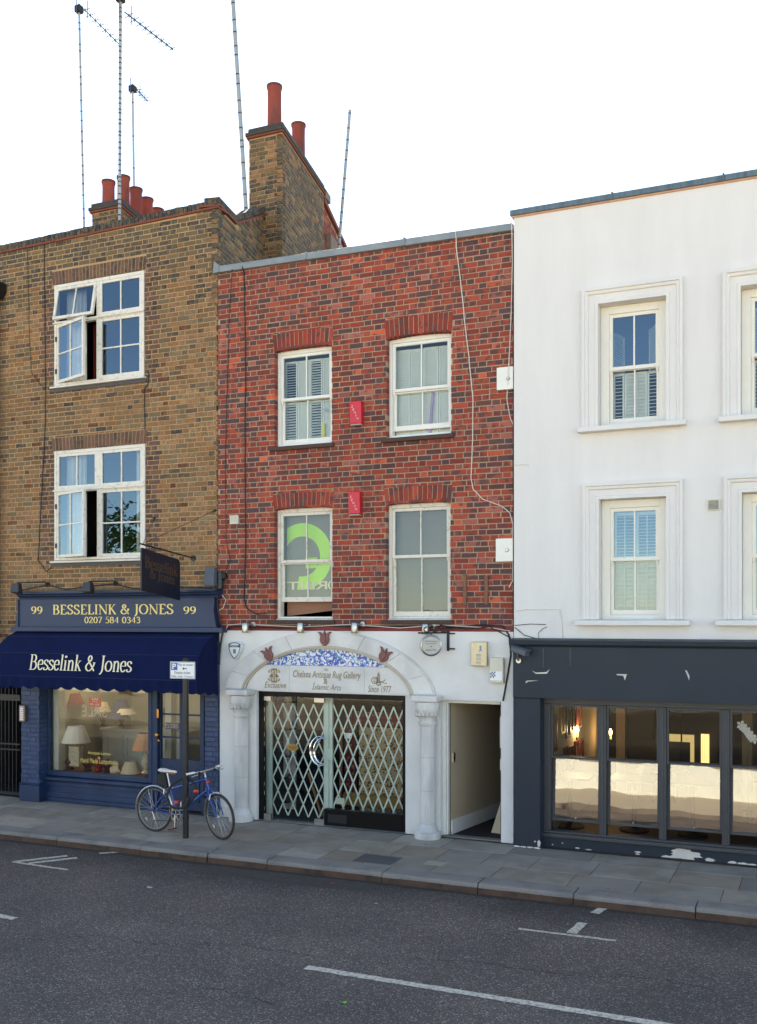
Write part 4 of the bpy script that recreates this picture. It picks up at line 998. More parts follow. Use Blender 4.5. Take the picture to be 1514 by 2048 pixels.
p = at(421, 1153, -.22); O('lamp_head', MB().hexa([(p.x-.1, p.y-.05, p.z-.13), (p.x+.08, p.y-.05, p.z-.15), (p.x+.08, p.y+.08, p.z-.15), (p.x-.1, p.y+.08, p.z-.13), (p.x-.08, p.y-.03, p.z+.13), (p.x+.08, p.y-.03, p.z+.13), (p.x+.08, p.y+.06, p.z+.13), (p.x-.08, p.y+.06, p.z+.13)]), M('grey_lamp_housing', C(84, 92, 104), .45), t, bevel=.012)
O('stem', MB().tube([p+Vector((0, .05, -.1)), (p.x+.04, -.01, p.z-.2)], .02, 8), black, t)
t = E('cylinder_light', at(440, 1160, -.1), label='black cylinder spotlight clamped at the joint of yellow and red brick', cat='spotlight')
p = at(440, 1160, -.12); O('body', MB().lathe([(.045, -.14), (.055, -.13), (.055, .1), (.05, .13)], p, 16), black, t, smooth=True); O('bracket', MB().tube([p+Vector((0, .0, .02)), (p.x, .0, p.z+.02)], .02, 8).box(p.x+.04, p.x+.11, p.y-.03, p.y+.04, p.z+.02, p.z+.1), black, t)
# gate at the picture's left edge
gy = .02
gt = E('iron_gate', (gx(15, gy), gy, 0), label='black iron bar gate beside the navy pilaster', cat='gate')
gxa, gxb = gx(-40, gy), gx(41, gy)
for (pa, pb2, yy) in ((1389, 1401, .0), (1486, 1489, -.01), (1497, 1500, -.01), (1583, 1589, 0)):
    O('rail', bx(gxa, gxb, gy-.012+yy, gy+.02, gz(20, pb2, gy), gz(20, pa, gy)), black, gt)
k = 0; xx = gx(2, gy)-.08*6
while xx < gxb-.02:
    O('bar', MB().tube([(xx, gy+.004, gz(20, 1588, gy)), (xx, gy+.004, gz(20, 1378, gy))], .009, 8).lathe([(.009, 0), (.001, .03)], (xx, gy+.004, gz(20, 1378, gy)), 8), black, gt); xx += .082
ga = E('gate_passage', (gx(10), 1, 0), ls)
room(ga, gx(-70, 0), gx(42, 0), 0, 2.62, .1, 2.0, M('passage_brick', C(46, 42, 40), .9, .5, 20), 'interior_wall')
O('passage_lintel', bx(gx(-110, 0), gx(42, 0), -.02, .3, 2.3, 2.615), M('dirty_lintel', C(110, 92, 72), .9, .3, 6), ga)
ep = E('entry_panel', at(47, 1428, -.2), label='steel door-entry panel with name buttons on the navy pilaster', cat='intercom')
ex0, ex1 = gx(40, -.21), gx(52, -.21); ez0, ez1 = gz(47, 1443, -.2), gz(47, 1410, -.2)
O('body', bx(ex0, ex1, -.235, -.18, ez0, ez1), M('bronze_box', C(110, 96, 88), .4, metal=.5), ep, bevel=.006)
O('face_plate', bx(ex0+.02, ex1-.025, -.239, -.235, ez0+.015, ez1-.015), M('copper_plate', C(190, 160, 140), .4), ep)
for k in range(6): O('button', bx(ex0+.03, ex1-.035, -.243, -.239, ez0+.03+k*.036, ez0+.048+k*.036), signw, ep)

# ================================================================== red brick house
rh = E('red_brick_house', (2.3, 0, 3), label='narrow red brick house with four arched sash windows', cat='house')
RX0, RX1 = XR+.006, gx(1026)
RT0, RT1 = gz(437, 546), gz(1022, 462)
rtop = lambda x: RT0+(RT1-RT0)*(x-RX0)/(RX1-RX0)
rz0 = gz(730, 1262)
RW = []
for (l, r, tl, tr, b, rl, rr_) in ((549, 663, 701, 690, 890, 669, 654), (773, 902, 676, 664, 872, 638, 625), (548.5, 664.3, 1020, 1012, 1240, 990, 981.5), (772, 900.5, 1010, 1002, 1240, 976, 969.6)):
    x0, x1 = gx(l), gx(r); z0 = gz((l+r)/2, b); z1 = (gz(l, tl)+gz(r, tr))/2; zr = (gz(l, rl)+gz(r, rr_))/2
    RW.append((x0, x1, z0, z1, zr))
RW[2] = RW[2][:2]+(RW[3][2],)+RW[2][3:]
holr = [(a, b, c, d+.03) for a, b, c, d, e in RW]
O('wall', panel_wall(RX0, RX1, rz0-.02, 8.4, .005, .32, [(a-.006, b+.006, c-.05, d) for a, b, c, d in holr], ztop=rtop), mortarr, rh)
O('roof_slab', MB().poly([(RX0, .33, 8.0), (RX1, .33, 8.0), (RX1, 7, 8.0), (RX0-1.2, 7, 8.0)]).box(-.9, RX1, 6.9, 7.2, -.2, 8.2), darkroom, rh)
bhr = [(a, b, c-.03, d-.03) for a, b, c, d in holr]+[(a-.02, b+.02, d-.03, e) for a, b, c, d, e in RW]
rst = [(a-.1, b+.1, c) for a, b, c, d, e in RW]
def rpal(x, z): return drift(pick(RED, R), x, z, .2, rst)
bricks_on(rh, RX0, RX1, rz0+.09, 8.5, 0, bhr, rpal, mat=brickr, ztop=lambda x: rtop(x)+.07, prio=nearest, depth=.12)
for (a, b, c, d, e) in RW:
    arch_bricks(rh, a-.012, b+.012, d-.012, e-.006, .03, 0, REDARCH, 14, splay=.9, depth=.12, mat=brickr)
O('painted_band', bx(RX0, RX1, -.012, .008, rz0, rz0+.082), redband, rh)
cp = E('lead_coping', (2.3, .1, 8.4), rh)
for k in range(3):
    a = RX0-.02+(RX1-RX0+.02)*k/3; b = RX0-.02+(RX1-RX0+.02)*(k+1)/3; zl = lambda x: rtop(x)
    O('coping_sheet', MB().hexa([(a, -.06, zl(a)-.01), (b, -.06, zl(b)-.01), (b, .36, zl(b)-.01), (a, .36, zl(a)-.01), (a, -.05, zl(a)+.09), (b, -.05, zl(b)+.09), (b, .36, zl(b)+.115), (a, .36, zl(a)+.115)]), lead, cp, bevel=.01)
    if k: O('lead_roll', MB().tube([(a, -.066, zl(a)-.012), (a, -.06, zl(a)+.09), (a, .1, zl(a)+.115)], .016, 8), lead, cp, smooth=True)
O('lead_upstand', MB().prism([(RX0-.05, -.07, rtop(0)-.02), (RX0+.06, -.07, rtop(0)-.01), (RX0+.04, -.07, rtop(0)+.1), (RX0-.03, -.07, rtop(0)+.16)], (0, .3, 0)), lead, cp)
def louvre_panel(mb, x0, x1, z0, z1, y, n, ang, st=.03):
    frame_boxes(mb, x0, x1, z0, z1, st, st, st*1.4, st*1.4, y, y+.025)
    za, zb = z0+st*1.4, z1-st*1.4; p_ = (zb-za)/n; hw = p_*.56
    for k in range(n):
        c = za+p_*(k+.5); dy_, dz_ = hw*cos(ang), hw*sin(ang)
        mb.hexa([(x0+st, y+.012-dy_, c-dz_-.003), (x1-st, y+.012-dy_, c-dz_-.003), (x1-st, y+.012+dy_, c+dz_-.003), (x0+st, y+.012+dy_, c+dz_-.003), (x0+st, y+.012-dy_, c-dz_+.003), (x1-st, y+.012-dy_, c-dz_+.003), (x1-st, y+.012+dy_, c+dz_+.003), (x0+st, y+.012+dy_, c+dz_+.003)])
    return mb
def sash_window(parent, a, b, c, d, y, frw, mat, meet, up_open=0., rise=.0, box=.045, bars=2, cold=darkroom, gl=None):
    """box sash window: frame, upper sash in front, lower sash behind"""
    wn = E('window', ((a+b)/2, y, c), parent)
    fr = frame_boxes(MB(), a, b, c, d, box, box, .05, .05, y, y+.12)
    O('frame', fr, mat, wn, bevel=.004)
    zm = c+(d-c)*meet
    sash(wn, a+box+.003, b-box-.003, zm-.02, d-.052, y+.018, bars, 1, .042, .018, mat, 'upper_sash', th=.035, horn=True, gl=GLR)
    lo = c+.052+up_open
    sash(wn, a+box+.003, b-box-.003, lo, zm+.02 if not up_open else zm-.0, y+.06, bars, 1, .042, .018, mat, 'lower_sash', th=.035, rail=.07, gl=GLR)
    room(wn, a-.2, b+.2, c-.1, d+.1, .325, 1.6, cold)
    return wn, zm
SW = []
for k, (a, b, c, d, e) in enumerate(RW):
    upper = k < 2; mt = white if upper else whited; y = .095
    a2, b2 = a+.002, b-.002
    meet = [.5, .49, .53, .55][k]; uo = [0, .07, .22, 0][k]
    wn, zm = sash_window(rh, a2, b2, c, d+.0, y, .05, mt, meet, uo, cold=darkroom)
    # segmental filler piece under the arch
    pts = [(a2, y+.002, d-.001), (b2, y+.002, d-.001)]+[(b2+(a2-b2)*q/10, y+.002, d+.0+.035*(1-(2*q/10-1)**2)) for q in range(1, 10)]
    O('arched_head', MB().prism(pts, (0, .1, 0)), mt, wn)
    O('sill_board', MB().prism([(a2+.004, y-.05, c+.0), (a2+.004, y+.01, c+.0), (a2+.004, y+.01, c+.03), (a2+.004, y-.05, c+.012)], (b2-a2-.008, 0, 0)), mt, wn)
    O('sill', bx(a-.07, b+.045, -.045, .12, c-.06, c-.002), sillbrown, wn, bevel=.008)
    SW.append((wn, zm, a2, b2, c, d))
for k in range(2):
    wn, zm, a, b, c, d = SW[k]
    ys = .23; n = 4; wd = (b-a-.1)/n
    for q in range(n):
        for (z0_, z1_) in ((c+.07, zm-.02), (zm+.0, d-.12)):
            ang = rad(70) if (q % 2 or k) else rad(35)
            if k == 0 and q == 0 and z0_ > zm-.1: ang = rad(12)
            O('shutter_panel', louvre_panel(MB(), a+.05+wd*q+.002, a+.05+wd*(q+1)-.002, z0_, z1_, ys+.01*(q % 2), 14, ang, .022), shutterm, wn)
wn, zm, a, b, c, d = SW[1]
O('purple_ribbon', MB().tube([(a+.62, .215, zm-.05), (a+.57, .212, c+.05)], .02, 6), M('lilac_fabric', C(176, 150, 200), .8), wn)
wn, zm, a, b, c, d = SW[0]
O('yellow_note', bx(a+.68, a+.73, .205, .208, c+.1, c+.34), M('yellow_paper', C(214, 214, 110), .8), wn)
O('round_sticker', MB().lathe([(.03, 0), (.03, .003)], (a+.74, .2, zm-.18), 12, 'y'), M('pale_blue', C(160, 190, 215), .6), wn)
# lower pair: roller blinds; a green ring sign with mirrored lettering hangs in one of them
blindg = M('grey_blind', C(128, 124, 116), .85, .05, 3, stretch=(1, 1, 12)); blindb = M('tan_blind', C(150, 110, 92), .85, .08, 3, stretch=(1, 1, 14))
def slat_blind(parent, a, b, za, zb, y, n, mt, tilt=0):
    for k in range(n):
        z0_ = za+(zb-za)*k/n; z1_ = za+(zb-za)*(k+1)/n
        O('blind_slat', MB().quad((a, y, z0_-.002), (b, y, z0_-.002+tilt*(1-k/n)), (b, y+.012, z1_+tilt*(1-(k+1)/n)), (a, y+.012, z1_)), mt, parent)
wn, zm, a, b, c, d = SW[3]
slat_blind(wn, a+.06, b-.06, c+.08, d-.07, .24, 22, blindg)
wn, zm, a, b, c, d = SW[2]
slat_blind(wn, a+.06, b-.05, c+.06, c+.34, .285, 7, blindb, .09)
O('backing_sheet', bx(a+.07, b-.05, .265, .268, c+.33, d-.08), blindg, wn)
gr = M('lime_green_film', C(176, 236, 56), .6, .04, 6)
xc_, zc_, Ro, Ri = a+.33, zm+.08, .5, .3
ringp = MB(); N = 48
def clipx(x): return min(max(x, a+.072), b-.052)
def clipz(z): return min(max(z, c+.35), d-.085)
ang0, ang1 = -100, 150
for q in range(N+1):
    t = rad(ang0+(ang1-ang0)*q/N)
    for r_ in (Ri, Ro): ringp.v.append((clipx(xc_+r_*cos(t)), .258, clipz(zc_+r_*sin(t))))
for q in range(N): ringp.f.append((2*q, 2*q+1, 2*q+3, 2*q+2))
ringp.box(xc_+.06, xc_+.26, .2565, .2575, zc_-.18, zc_-.02)
O('green_ring_logo', ringp, gr, wn)
lz = gz(620, 1179, .25)
place_text('lettering', serifmesh('O', thick=.2), cream, wn, b-.19, b-.07, lz-.0, lz+.12, .25, mirror=True)
place_text('lettering', fontmesh('RBIT', 0, .01), cream, wn, a+.08, b-.2, lz, lz+.12, .25, mirror=True)
# the gallery's white ground floor
gy0 = -.02
gl_ = E('gallery_shopfront', (gx(650), 0, 0), label='white gallery shopfront with marble arch and columns below the red brick', cat='shopfront')
yb0 = .0
oX0, oX1 = gx(514, 0), gx(812, 0); oZ1 = (gz(514, 1382)+gz(812, 1391))/2
pX0, pX1 = gx(882, 0), gx(1003, 0); pZ1 = (gz(882, 1398)+gz(1003, 1404))/2
wX0 = gx(439.5, gy0)
O('wall', panel_wall(wX0, RX1+.01, 0, rz0-.002, gy0, .3, [(oX0, oX1, 0, oZ1), (pX0, pX1, 0, pZ1)]), renderg, gl_)
O('wall_core', bx(RX0, wX0, .03, .3, 0, rz0), renderg, gl_)
# marble: arch ring, fascia slab, tile lunette
acx = (gx(456)+gx(870))/2; az0 = (gz(456, 1376)+gz(870, 1389))/2
ro = (gx(870)-gx(456))/2; rho = gz(650, 1263)-az0; ri = (gx(830)-gx(488))/2; rhi = gz(650, 1291)-az0
def arcp(rx, rz, t): return acx+rx*cos(t), az0+rz*max(0., sin(t))**1.24
def ah(u): return max(0., 1-u*u)**.62
def ring_sector(rx0, rz0_, rx1, rz1_, t0, t1, n, y0, y1):
    mb = MB(); i = 0
    for k in range(n+1):
        t = t0+(t1-t0)*k/n; (a_, b_), (c_, d_) = arcp(rx0, rz0_, t), arcp(rx1, rz1_, t)
        mb.v += [(a_, y0, b_), (c_, y0, d_), (c_, y1, d_), (a_, y1, b_)]
    for k in range(n):
        for q in range(4): mb.f.append((4*k+q, 4*k+(q+1) % 4, 4*k+4+(q+1) % 4, 4*k+4+q))
    mb.f += [(0, 1, 2, 3), (4*n+3, 4*n+2, 4*n+1, 4*n)]; return mb
ar = E('arch', (acx, -.08, az0), gl_)
NB = 8
for k in range(NB):
    t0, t1 = pi*k/NB+.002, pi*(k+1)/NB-.002
    O('arch_stone', ring_sector(ri, rhi, ro, rho, t0, t1, 10, -.085, gy0+.001), marble, ar)
O('arch_moulding', ring_sector(ri-.03, rhi-.028, ri-.002, rhi-.002, .0, pi, 60, -.095, gy0+.001), archstone, ar)
O('arch_moulding', ring_sector(ri-.06, rhi-.05, ri-.032, rhi-.03, .0, pi, 60, -.075, gy0+.001), archstone, ar)
O('outer_lip', ring_sector(ro+.002, rho+.001, ro+.022, rho+.012, .0, pi, 60, -.07, gy0+.001), marble, ar)
# slab under the arch cut in three
lzb = oZ1+.012; lzt = az0+(gz(650, 1332)-az0)*1.0
def slab_part(xa, xb, nm):
    pts = [(xa, -.045, lzb)]; n = 14
    pts.append((xb, -.045, lzb)); 
    rr = ri-.062; rz_ = rhi-.052
    for q in range(n+1):
        xx = xb+(xa-xb)*q/n; u = max(-1, min(1, (xx-acx)/rr)); pts.append((xx, -.045, min(lzt, max(lzb+.002, az0+rz_*ah(u)))))
    O(nm, MB().prism(pts, (0, .03, 0)), marble, ar)
xs1, xs2 = gx(578.5, -.045), gx(728.5, -.045)
slab_part(acx-ri+.066, xs1-.0015, 'name_slab'); slab_part(xs1+.0015, xs2-.0015, 'name_slab'); slab_part(xs2+.0015, acx+ri-.066, 'name_slab')
def iznik():
    m = bpy.data.materials.new('blue_floral_tile'); m.use_nodes = True; n, l = m.node_tree.nodes, m.node_tree.links; b = n['Principled BSDF']; b.inputs['Roughness'].default_value = .2
    g = n.new('ShaderNodeNewGeometry'); mp = n.new('ShaderNodeMapping'); mp.inputs['Scale'].default_value = (1, 0, 1); l.new(g.outputs['Position'], mp.inputs[0])
    wv = n.new('ShaderNodeTexNoise'); wv.inputs['Scale'].default_value = 13; wv.inputs['Detail'].default_value = 1; l.new(mp.outputs[0], wv.inputs[0])
    def thr(src, a, b_):
        r = n.new('ShaderNodeMapRange'); r.inputs['From Min'].default_value = a; r.inputs['From Max'].default_value = b_; l.new(src, r.inputs['Value']); return r.outputs[0]
    def mixc(fac, a, col):
        x = n.new('ShaderNodeMix'); x.data_type = 'RGBA'; l.new(fac, x.inputs[0])
        if isinstance(a, tuple): x.inputs[6].default_value = a
        else: l.new(a, x.inputs[6])
        x.inputs[7].default_value = col; return x.outputs[2]
    sb = n.new('ShaderNodeMath'); sb.operation = 'SUBTRACT'; sb.inputs[1].default_value = .5; l.new(wv.outputs[0], sb.inputs[0])
    ab = n.new('ShaderNodeMath'); ab.operation = 'ABSOLUTE'; l.new(sb.outputs[0], ab.inputs[0])
    c = mixc(thr(ab.outputs[0], .05, .03), C(206, 214, 222), C(44, 72, 160))
    v1 = n.new('ShaderNodeTexVoronoi'); v1.inputs['Scale'].default_value = 20; l.new(mp.outputs[0], v1.inputs[0]); c = mixc(thr(v1.outputs['Distance'], .36, .3), c, C(62, 132, 184))
    v2 = n.new('ShaderNodeTexVoronoi'); v2.inputs['Scale'].default_value = 11; l.new(mp.outputs[0], v2.inputs[0]); c = mixc(thr(v2.outputs['Distance'], .3, .25), c, C(36, 84, 190)); c = mixc(thr(v2.outputs['Distance'], .14, .1), c, C(200, 215, 235))
    v3 = n.new('ShaderNodeTexVoronoi'); v3.inputs['Scale'].default_value = 26; l.new(mp.outputs[0], v3.inputs[0]); c = mixc(thr(v3.outputs['Distance'], .2, .12), c, C(30, 60, 150))
    l.new(c, b.inputs['Base Color']); return m
tiles = iznik()
n = 40; rr = ri-.064; rz_ = rhi-.054; zt0 = lzt+.006
uu = math.sqrt(max(0, 1-((zt0-az0)/rz_)**(1/.62)))*rr*.99
pts = [(acx-uu+2*uu*k/n, -.042, az0+rz_*ah((-uu+2*uu*k/n)/rr)) for k in range(n+1)]
cuts = 7
for k in range(cuts):
    xa, xb = acx-uu+2*uu*k/cuts+.001, acx-uu+2*uu*(k+1)/cuts-.001; m_ = 8
    top = [(xa+(xb-xa)*q/m_, -.042, max(zt0+.001, az0+rz_*ah((xa+(xb-xa)*q/m_-acx)/rr))) for q in range(m_+1)]
    O('floral_tile', MB().prism([(xa, -.042, zt0), (xb, -.042, zt0)]+top[::-1], (0, .025, 0)), tiles, ar)
O('tile_border', MB().box(acx-uu, acx+uu, -.044, -.02, zt0-.005, zt0), M('tile_blue', C(50, 90, 170), .3), ar)
def gtxt(body, l, r, t, b, shear=.25, bold=0): place_text('lettering', fontmesh(body, shear, bold), golddull, ar, gx(l, -.05), gx(r, -.05), gz((l+r)/2, b, -.05), gz((l+r)/2, t, -.05), -.046)
gtxt('101', 648, 656, 1336.5, 1342.5, 0); gtxt('Chelsea Antique Rug Gallery', 586, 721.5, 1342, 1360.5); gtxt('&', 647, 655, 1357, 1368, .1); gtxt('\u0130slamic Arts', 624, 682, 1364.5, 1380)
gtxt('Exclusive', 529, 572, 1364, 1376, .3); gtxt('Since 1977', 736, 782.5, 1371.5, 1385, .2)
# round tree-and-birds emblem
em = MB(); ec = at(548, 1351, -.05); er = .1
for k in range(7):
    t = k/6; zz = ec.z+er*(1-t*.35)*(.98)-t*.02; wd = er*math.sqrt(max(.05, 1-((zz-ec.z)/er)**2)) if abs(zz-ec.z) < er else er*.3
for sgn in (1, -1):
    for k in range(3):
        zz = ec.z+sgn*er*(.62+.16*k); wd = er*math.sqrt(max(.06, 1-(.62+.16*k)**2))*1.15
        for q in range(5): em.lathe([(.011, -.003), (.011, 0)], (ec.x-wd+2*wd*q/4, -.0455, zz), 8, 'y')
em.box(ec.x-er, ec.x+er, -.049, -.0455, ec.z+er*.44, ec.z+er*.5).box(ec.x-er, ec.x+er, -.049, -.0455, ec.z-er*.5, ec.z-er*.44).box(ec.x-.008, ec.x+.008, -.049, -.0455, ec.z-er*.44, ec.z+er*.44)
for s_ in (1, -1): em.prism([(ec.x+s_*.018, -.049, ec.z-.03), (ec.x+s_*.05, -.049, ec.z-.035), (ec.x+s_*.085, -.049, ec.z-.01), (ec.x+s_*.06, -.049, ec.z+.005), (ec.x+s_*.045, -.049, ec.z+.035), (ec.x+s_*.022, -.049, ec.z+.03)], (0, .003, 0))
O('bird_emblem', em, golddull, ar)
# calligraphic emblem: loops, three tall strokes and a sweeping tail
tc = at(757, 1358, -.05); tg = MB()
def loop(cx_, cz_, a_, b_, n=20, t0=0, t1=360): return [(tc.x+cx_+a_*cos(rad(t0+(t1-t0)*k/n)), -.048, tc.z+cz_+b_*sin(rad(t0+(t1-t0)*k/n))) for k in range(n+1)]
tg.tube(loop(-.06, -.02, .05, .045), .005, 4).tube(loop(-.045, -.02, .028, .026), .004, 4)
for k in range(3): tg.tube([(tc.x-.03+k*.022, -.048, tc.z-.05), (tc.x-.012+k*.016, -.048, tc.z+.07+(.03 if k == 1 else 0))], .005, 4)
tg.tube(loop(.0, .02, .11, .07, 14, -130, -20), .005, 4); tg.tube(loop(-.0, -.07, .03, .02), .006, 4); tg.tube([(tc.x+.02, -.048, tc.z-.03), (tc.x+.08, -.048, tc.z-.055), (tc.x+.13, -.048, tc.z-.06)], .004, 4)
O('calligraphy_emblem', tg, golddull, ar)
# rose stone tulips
def tulip_at(px_, py_, rot, s_):
    c = at(px_, py_, -.09)
    o = [(-.02, -.13), (.02, -.13), (.045, -.1), (.07, -.085), (.095, -.02), (.08, .03), (.1, .09), (.14, .115), (.1, .125), (.05, .09), (.03, .06), (.0, .15), (-.03, .06), (-.05, .09), (-.1, .125), (-.14, .115), (-.1, .09), (-.08, .03), (-.095, -.02), (-.07, -.085), (-.045, -.1)]
    mb = MB().prism([(x*s_, -.035, z*s_) for x, z in o], (0, .04, 0)); mb.prism([(x*s_*.45, -.05, z*s_*.8+.0) for x, z in [(-.06, -.1), (.06, -.1), (.1, 0), (0, .15), (-.1, 0)]], (0, .016, 0))
    mb.xf(Matrix.Translation(c) @ Matrix.Rotation(rot, 4, 'Y')); O('stone_tulip', mb, tulip, ar, bevel=.008)
tulip_at(650, 1277, 0, .8); tulip_at(537.5, 1309, rad(-24), .8); tulip_at(769, 1311, rad(24), .8)
# columns
def column(pa, pb_, ptop, pbase, tag_):
    yc_ = -.13
    xa, xb = gx(pa, yc_-.1), gx(pb_, yc_-.1); xc = (xa+xb)/2; hw = (xb-xa)/2
    z1 = az0-.002
    co = E('column', (xc, yc_, 0), gl_)
    O('abacus', bx(xc-hw, xc+hw, yc_-hw*.85, gy0, z1-.085, z1), marblec, co, bevel=.015)
    O('capital', MB().lathe([(hw*.62, -.42), (hw*.68, -.40), (hw*.68, -.37), (hw*.6, -.355), (hw*.62, -.33), (hw*.8, -.27), (hw*.9, -.2), (hw*.93, -.13), (hw*.88, -.09)], (xc, yc_, z1), 28), marblec, co, smooth=True)
    lf = MB()
    for k in range(7):
        an = rad(-150+k*20)
        for dz_ in (0,):
            r_ = hw*.9; px_, py_ = xc+r_*cos(an), yc_+r_*sin(an); lf.prism([(px_-.02, py_-.008, z1-.27), (px_+.0, py_-.014, z1-.2), (px_+.02, py_-.008, z1-.27), (px_, py_+.02, z1-.3)], (0, .02, 0))
    O('carved_leaf_band', lf, marblec, co)
    zs0, zs1 = .2, z1-.42; nf = 16; n = nf*4; r0 = hw*.56; cuts_ = [zs0, zs0+(zs1-zs0)*.34, zs0+(zs1-zs0)*.68, zs1]
    for j in range(3):
        mb = MB(); za, zb = cuts_[j]+.002, cuts_[j+1]-.002
        for z in (za, zb):
            for k in range(n):
                an = 2*pi*k/n; f_ = 1-.05*max(0, sin(an*nf))**.5 if sin(an*nf) > 0 else 1
                mb.v.append((xc+r0*f_*cos(an), yc_+r0*f_*sin(an), z))
        for k in range(n): q = (k+1) % n; mb.f.append((k, q, n+q, n+k))
        mb.f += [tuple(range(n-1, -1, -1)), tuple(range(n, 2*n))]
        O('shaft_drum', mb, marblec, co)
    O('joint_ring', MB().lathe([(r0*.95, zs0), (r0*.95, zs1)], (xc, yc_, 0), 24), stonejoint, co)
    O('base', MB().lathe([(hw*.98, 0), (hw*1.0, .05), (hw*.98, .085), (hw*.8, .1), (hw*.76, .13), (hw*.66, .16), (hw*.6, .2)], (xc, yc_, 0), 28), marblec, co, smooth=True)
column(454, 497, 0, 0, 'l'); column(825, 876, 0, 0, 'r')
# black frame, glass door, shop window
fy = .05
bf = E('black_frame', ((oX0+oX1)/2, fy, 0), gl_)
xm_ = gx(648, fy)
O('frame', MB().box(oX0+.002, oX0+.075, fy, fy+.1, 0, oZ1-.002).box(oX1-.075, oX1-.002, fy, fy+.1, 0, oZ1-.002).box(oX0+.075, oX1-.075, fy, fy+.1, oZ1-.075, oZ1-.002), blackp, bf, bevel=.004)
O('kick_panel', bx(xm_, oX1-.075, fy-.005, fy+.09, 0, .24), blackp, bf, bevel=.004)
O('vent_grille', bx(xm_+.07, xm_+.37, fy-.012, fy-.004, .05, .17), M('dark_vent', C(20, 20, 22), .6), bf)
gz1_ = oZ1-.077
O('shop_pane', MB().quad((xm_, fy+.03, .24), (oX1-.076, fy+.03, .24), (oX1-.076, fy+.03, gz1_), (xm_, fy+.03, gz1_)), GLG, bf)
gd = E('glass_door', ((oX0+xm_)/2, fy, 0), gl_)
O('pane', bx(oX0+.08, xm_-.006, fy+.028, fy+.04, .012, gz1_-.005), GLG, gd)
O('pivot_plate', MB().box(xm_-.17, xm_-.007, fy+.015, fy+.05, .005, .075), steel, gd); O('pivot_plate', bx(xm_-.17, xm_-.007, fy+.015, fy+.05, gz1_-.07, gz1_-.008), steel, gd)
O('patch_plate', bx(oX0+.08, oX0+.2, fy+.015, fy+.05, .005, .09), steel, gd); O('patch_plate', bx(oX0+.08, oX0+.2, fy+.015, fy+.05, gz1_-.07, gz1_-.008), steel, gd)
O('threshold', bx(oX0+.01, oX1-.01, gy0-.01, fy+.12, -.004, .006), M('metal_threshold', C(150, 150, 148), .4, metal=.6), bf)
hc = at(633, 1502, fy-.05)
def cres(r1, dx, a0_, a1_): return [(hc.x+dx+r1*cos(rad(a0_+(a1_-a0_)*k/24)), fy-.03, hc.z+r1*1.25*sin(rad(a0_+(a1_-a0_)*k/24))) for k in range(25)]
n = 25
c1_ = cres(.17, .06, 75, 285); c2_ = cres(.15, .1, 80, 280)
O('crescent_handle', MB().tube(c1_, [.008+.012*sin(pi*k/24) for k in range(25)], 8).tube(c2_, [.008+.008*sin(pi*k/24) for k in range(25)], 8), chrome, gd, smooth=True)
op = at(585, 1495, fy+.02)
O('oval_plaque', MB().lathe([(.1, -.004), (.1, 0)], (0, 0, 0), 24, 'y').xf(Matrix.Translation((op.x, fy+.02, op.z)) @ Matrix.Diagonal((1, 1, .5, 1))), M('old_brass', C(150, 118, 58), .5, .15, 30, metal=.4), gd)
place_text('lettering', fontmesh('PUSH'), dullbronze, gd, op.x-.06, op.x+.06, op.z-.018, op.z+.018, fy+.015)
# folding lattice gates behind the glass
def lattice(px0, px1, pt0, pt1, pb0, pb1, cols, label, posts):
    y = .26
    xa, xb = gx(px0, y), gx(px1, y); z1 = (gz(px0, pt0, y)+gz(px1, pt1, y))/2; z0 = (gz(px0, pb0, y)+gz(px1, pb1, y))/2
    g = E('lattice_gate', ((xa+xb)/2, y, z0), label=label, cat='security gate', group='folding security gates behind the gallery glass')
    cw = (xb-xa)/cols; ch = (z1-z0)/4.5; m = ch/cw                # a diamond is cw wide and ch tall
    for sgn in (1, -1):
        k = -6
        while k < cols+6:
            x_ = xa+k*cw           # this bar leaves the top edge here, going down to the right (or left)
            zz0, zz1 = z0, z1
            def X(z): return x_+sgn*(z1-z)/m
            # clip to the gate's width
            if sgn > 0: hi = min(z1, z1-(xa-x_)*m if x_ < xa else z1); lo = max(z0, z1-(xb-x_)*m)
            else: hi = min(z1, z1-(x_-xb)*m if x_ > xb else z1); lo = max(z0, z1-(x_-xa)*m)
            if hi-lo > .12:
                a_, b_ = Vector((X(hi), y-.004*sgn, hi)), Vector((X(lo), y-.004*sgn, lo)); d_ = (b_-a_).normalized(); s_ = Vector((d_.z, 0, -d_.x))*.011; e_ = Vector((0, .003, 0))
                O('lattice_bar', MB().hexa([a_-s_-e_, a_+s_-e_, a_+s_+e_, a_-s_+e_, b_-s_-e_, b_+s_-e_, b_+s_+e_, b_-s_+e_]), mint, g)
            k += 1
    for (p0, p1) in posts:
        x0_, x1_ = gx(p0, y), gx(p1, y)
        O('post', MB().box(x0_, x0_+(x1_-x0_)*.6, y-.03, y+.03, z0-.12, z1+.16).box(x0_+(x1_-x0_)*.62, x1_, y-.02, y+.02, z0-.12, z1+.15), mint, g, bevel=.004)
    return g
lattice(546, 648, 1404, 1411, 1627, 1638, 5, 'mint lattice gate behind the gallery door', [(529, 545)])
g2_ = lattice(667, 808, 1410, 1414, 1632, 1656, 7, 'wide mint lattice gate in front of the hanging rugs', [(649, 666)])
O('lock_case', bx(gx(650, .2), gx(665, .2), .205, .23, gz(657, 1520, .2), gz(657, 1498, .2)), mint, g2_, bevel=.004)
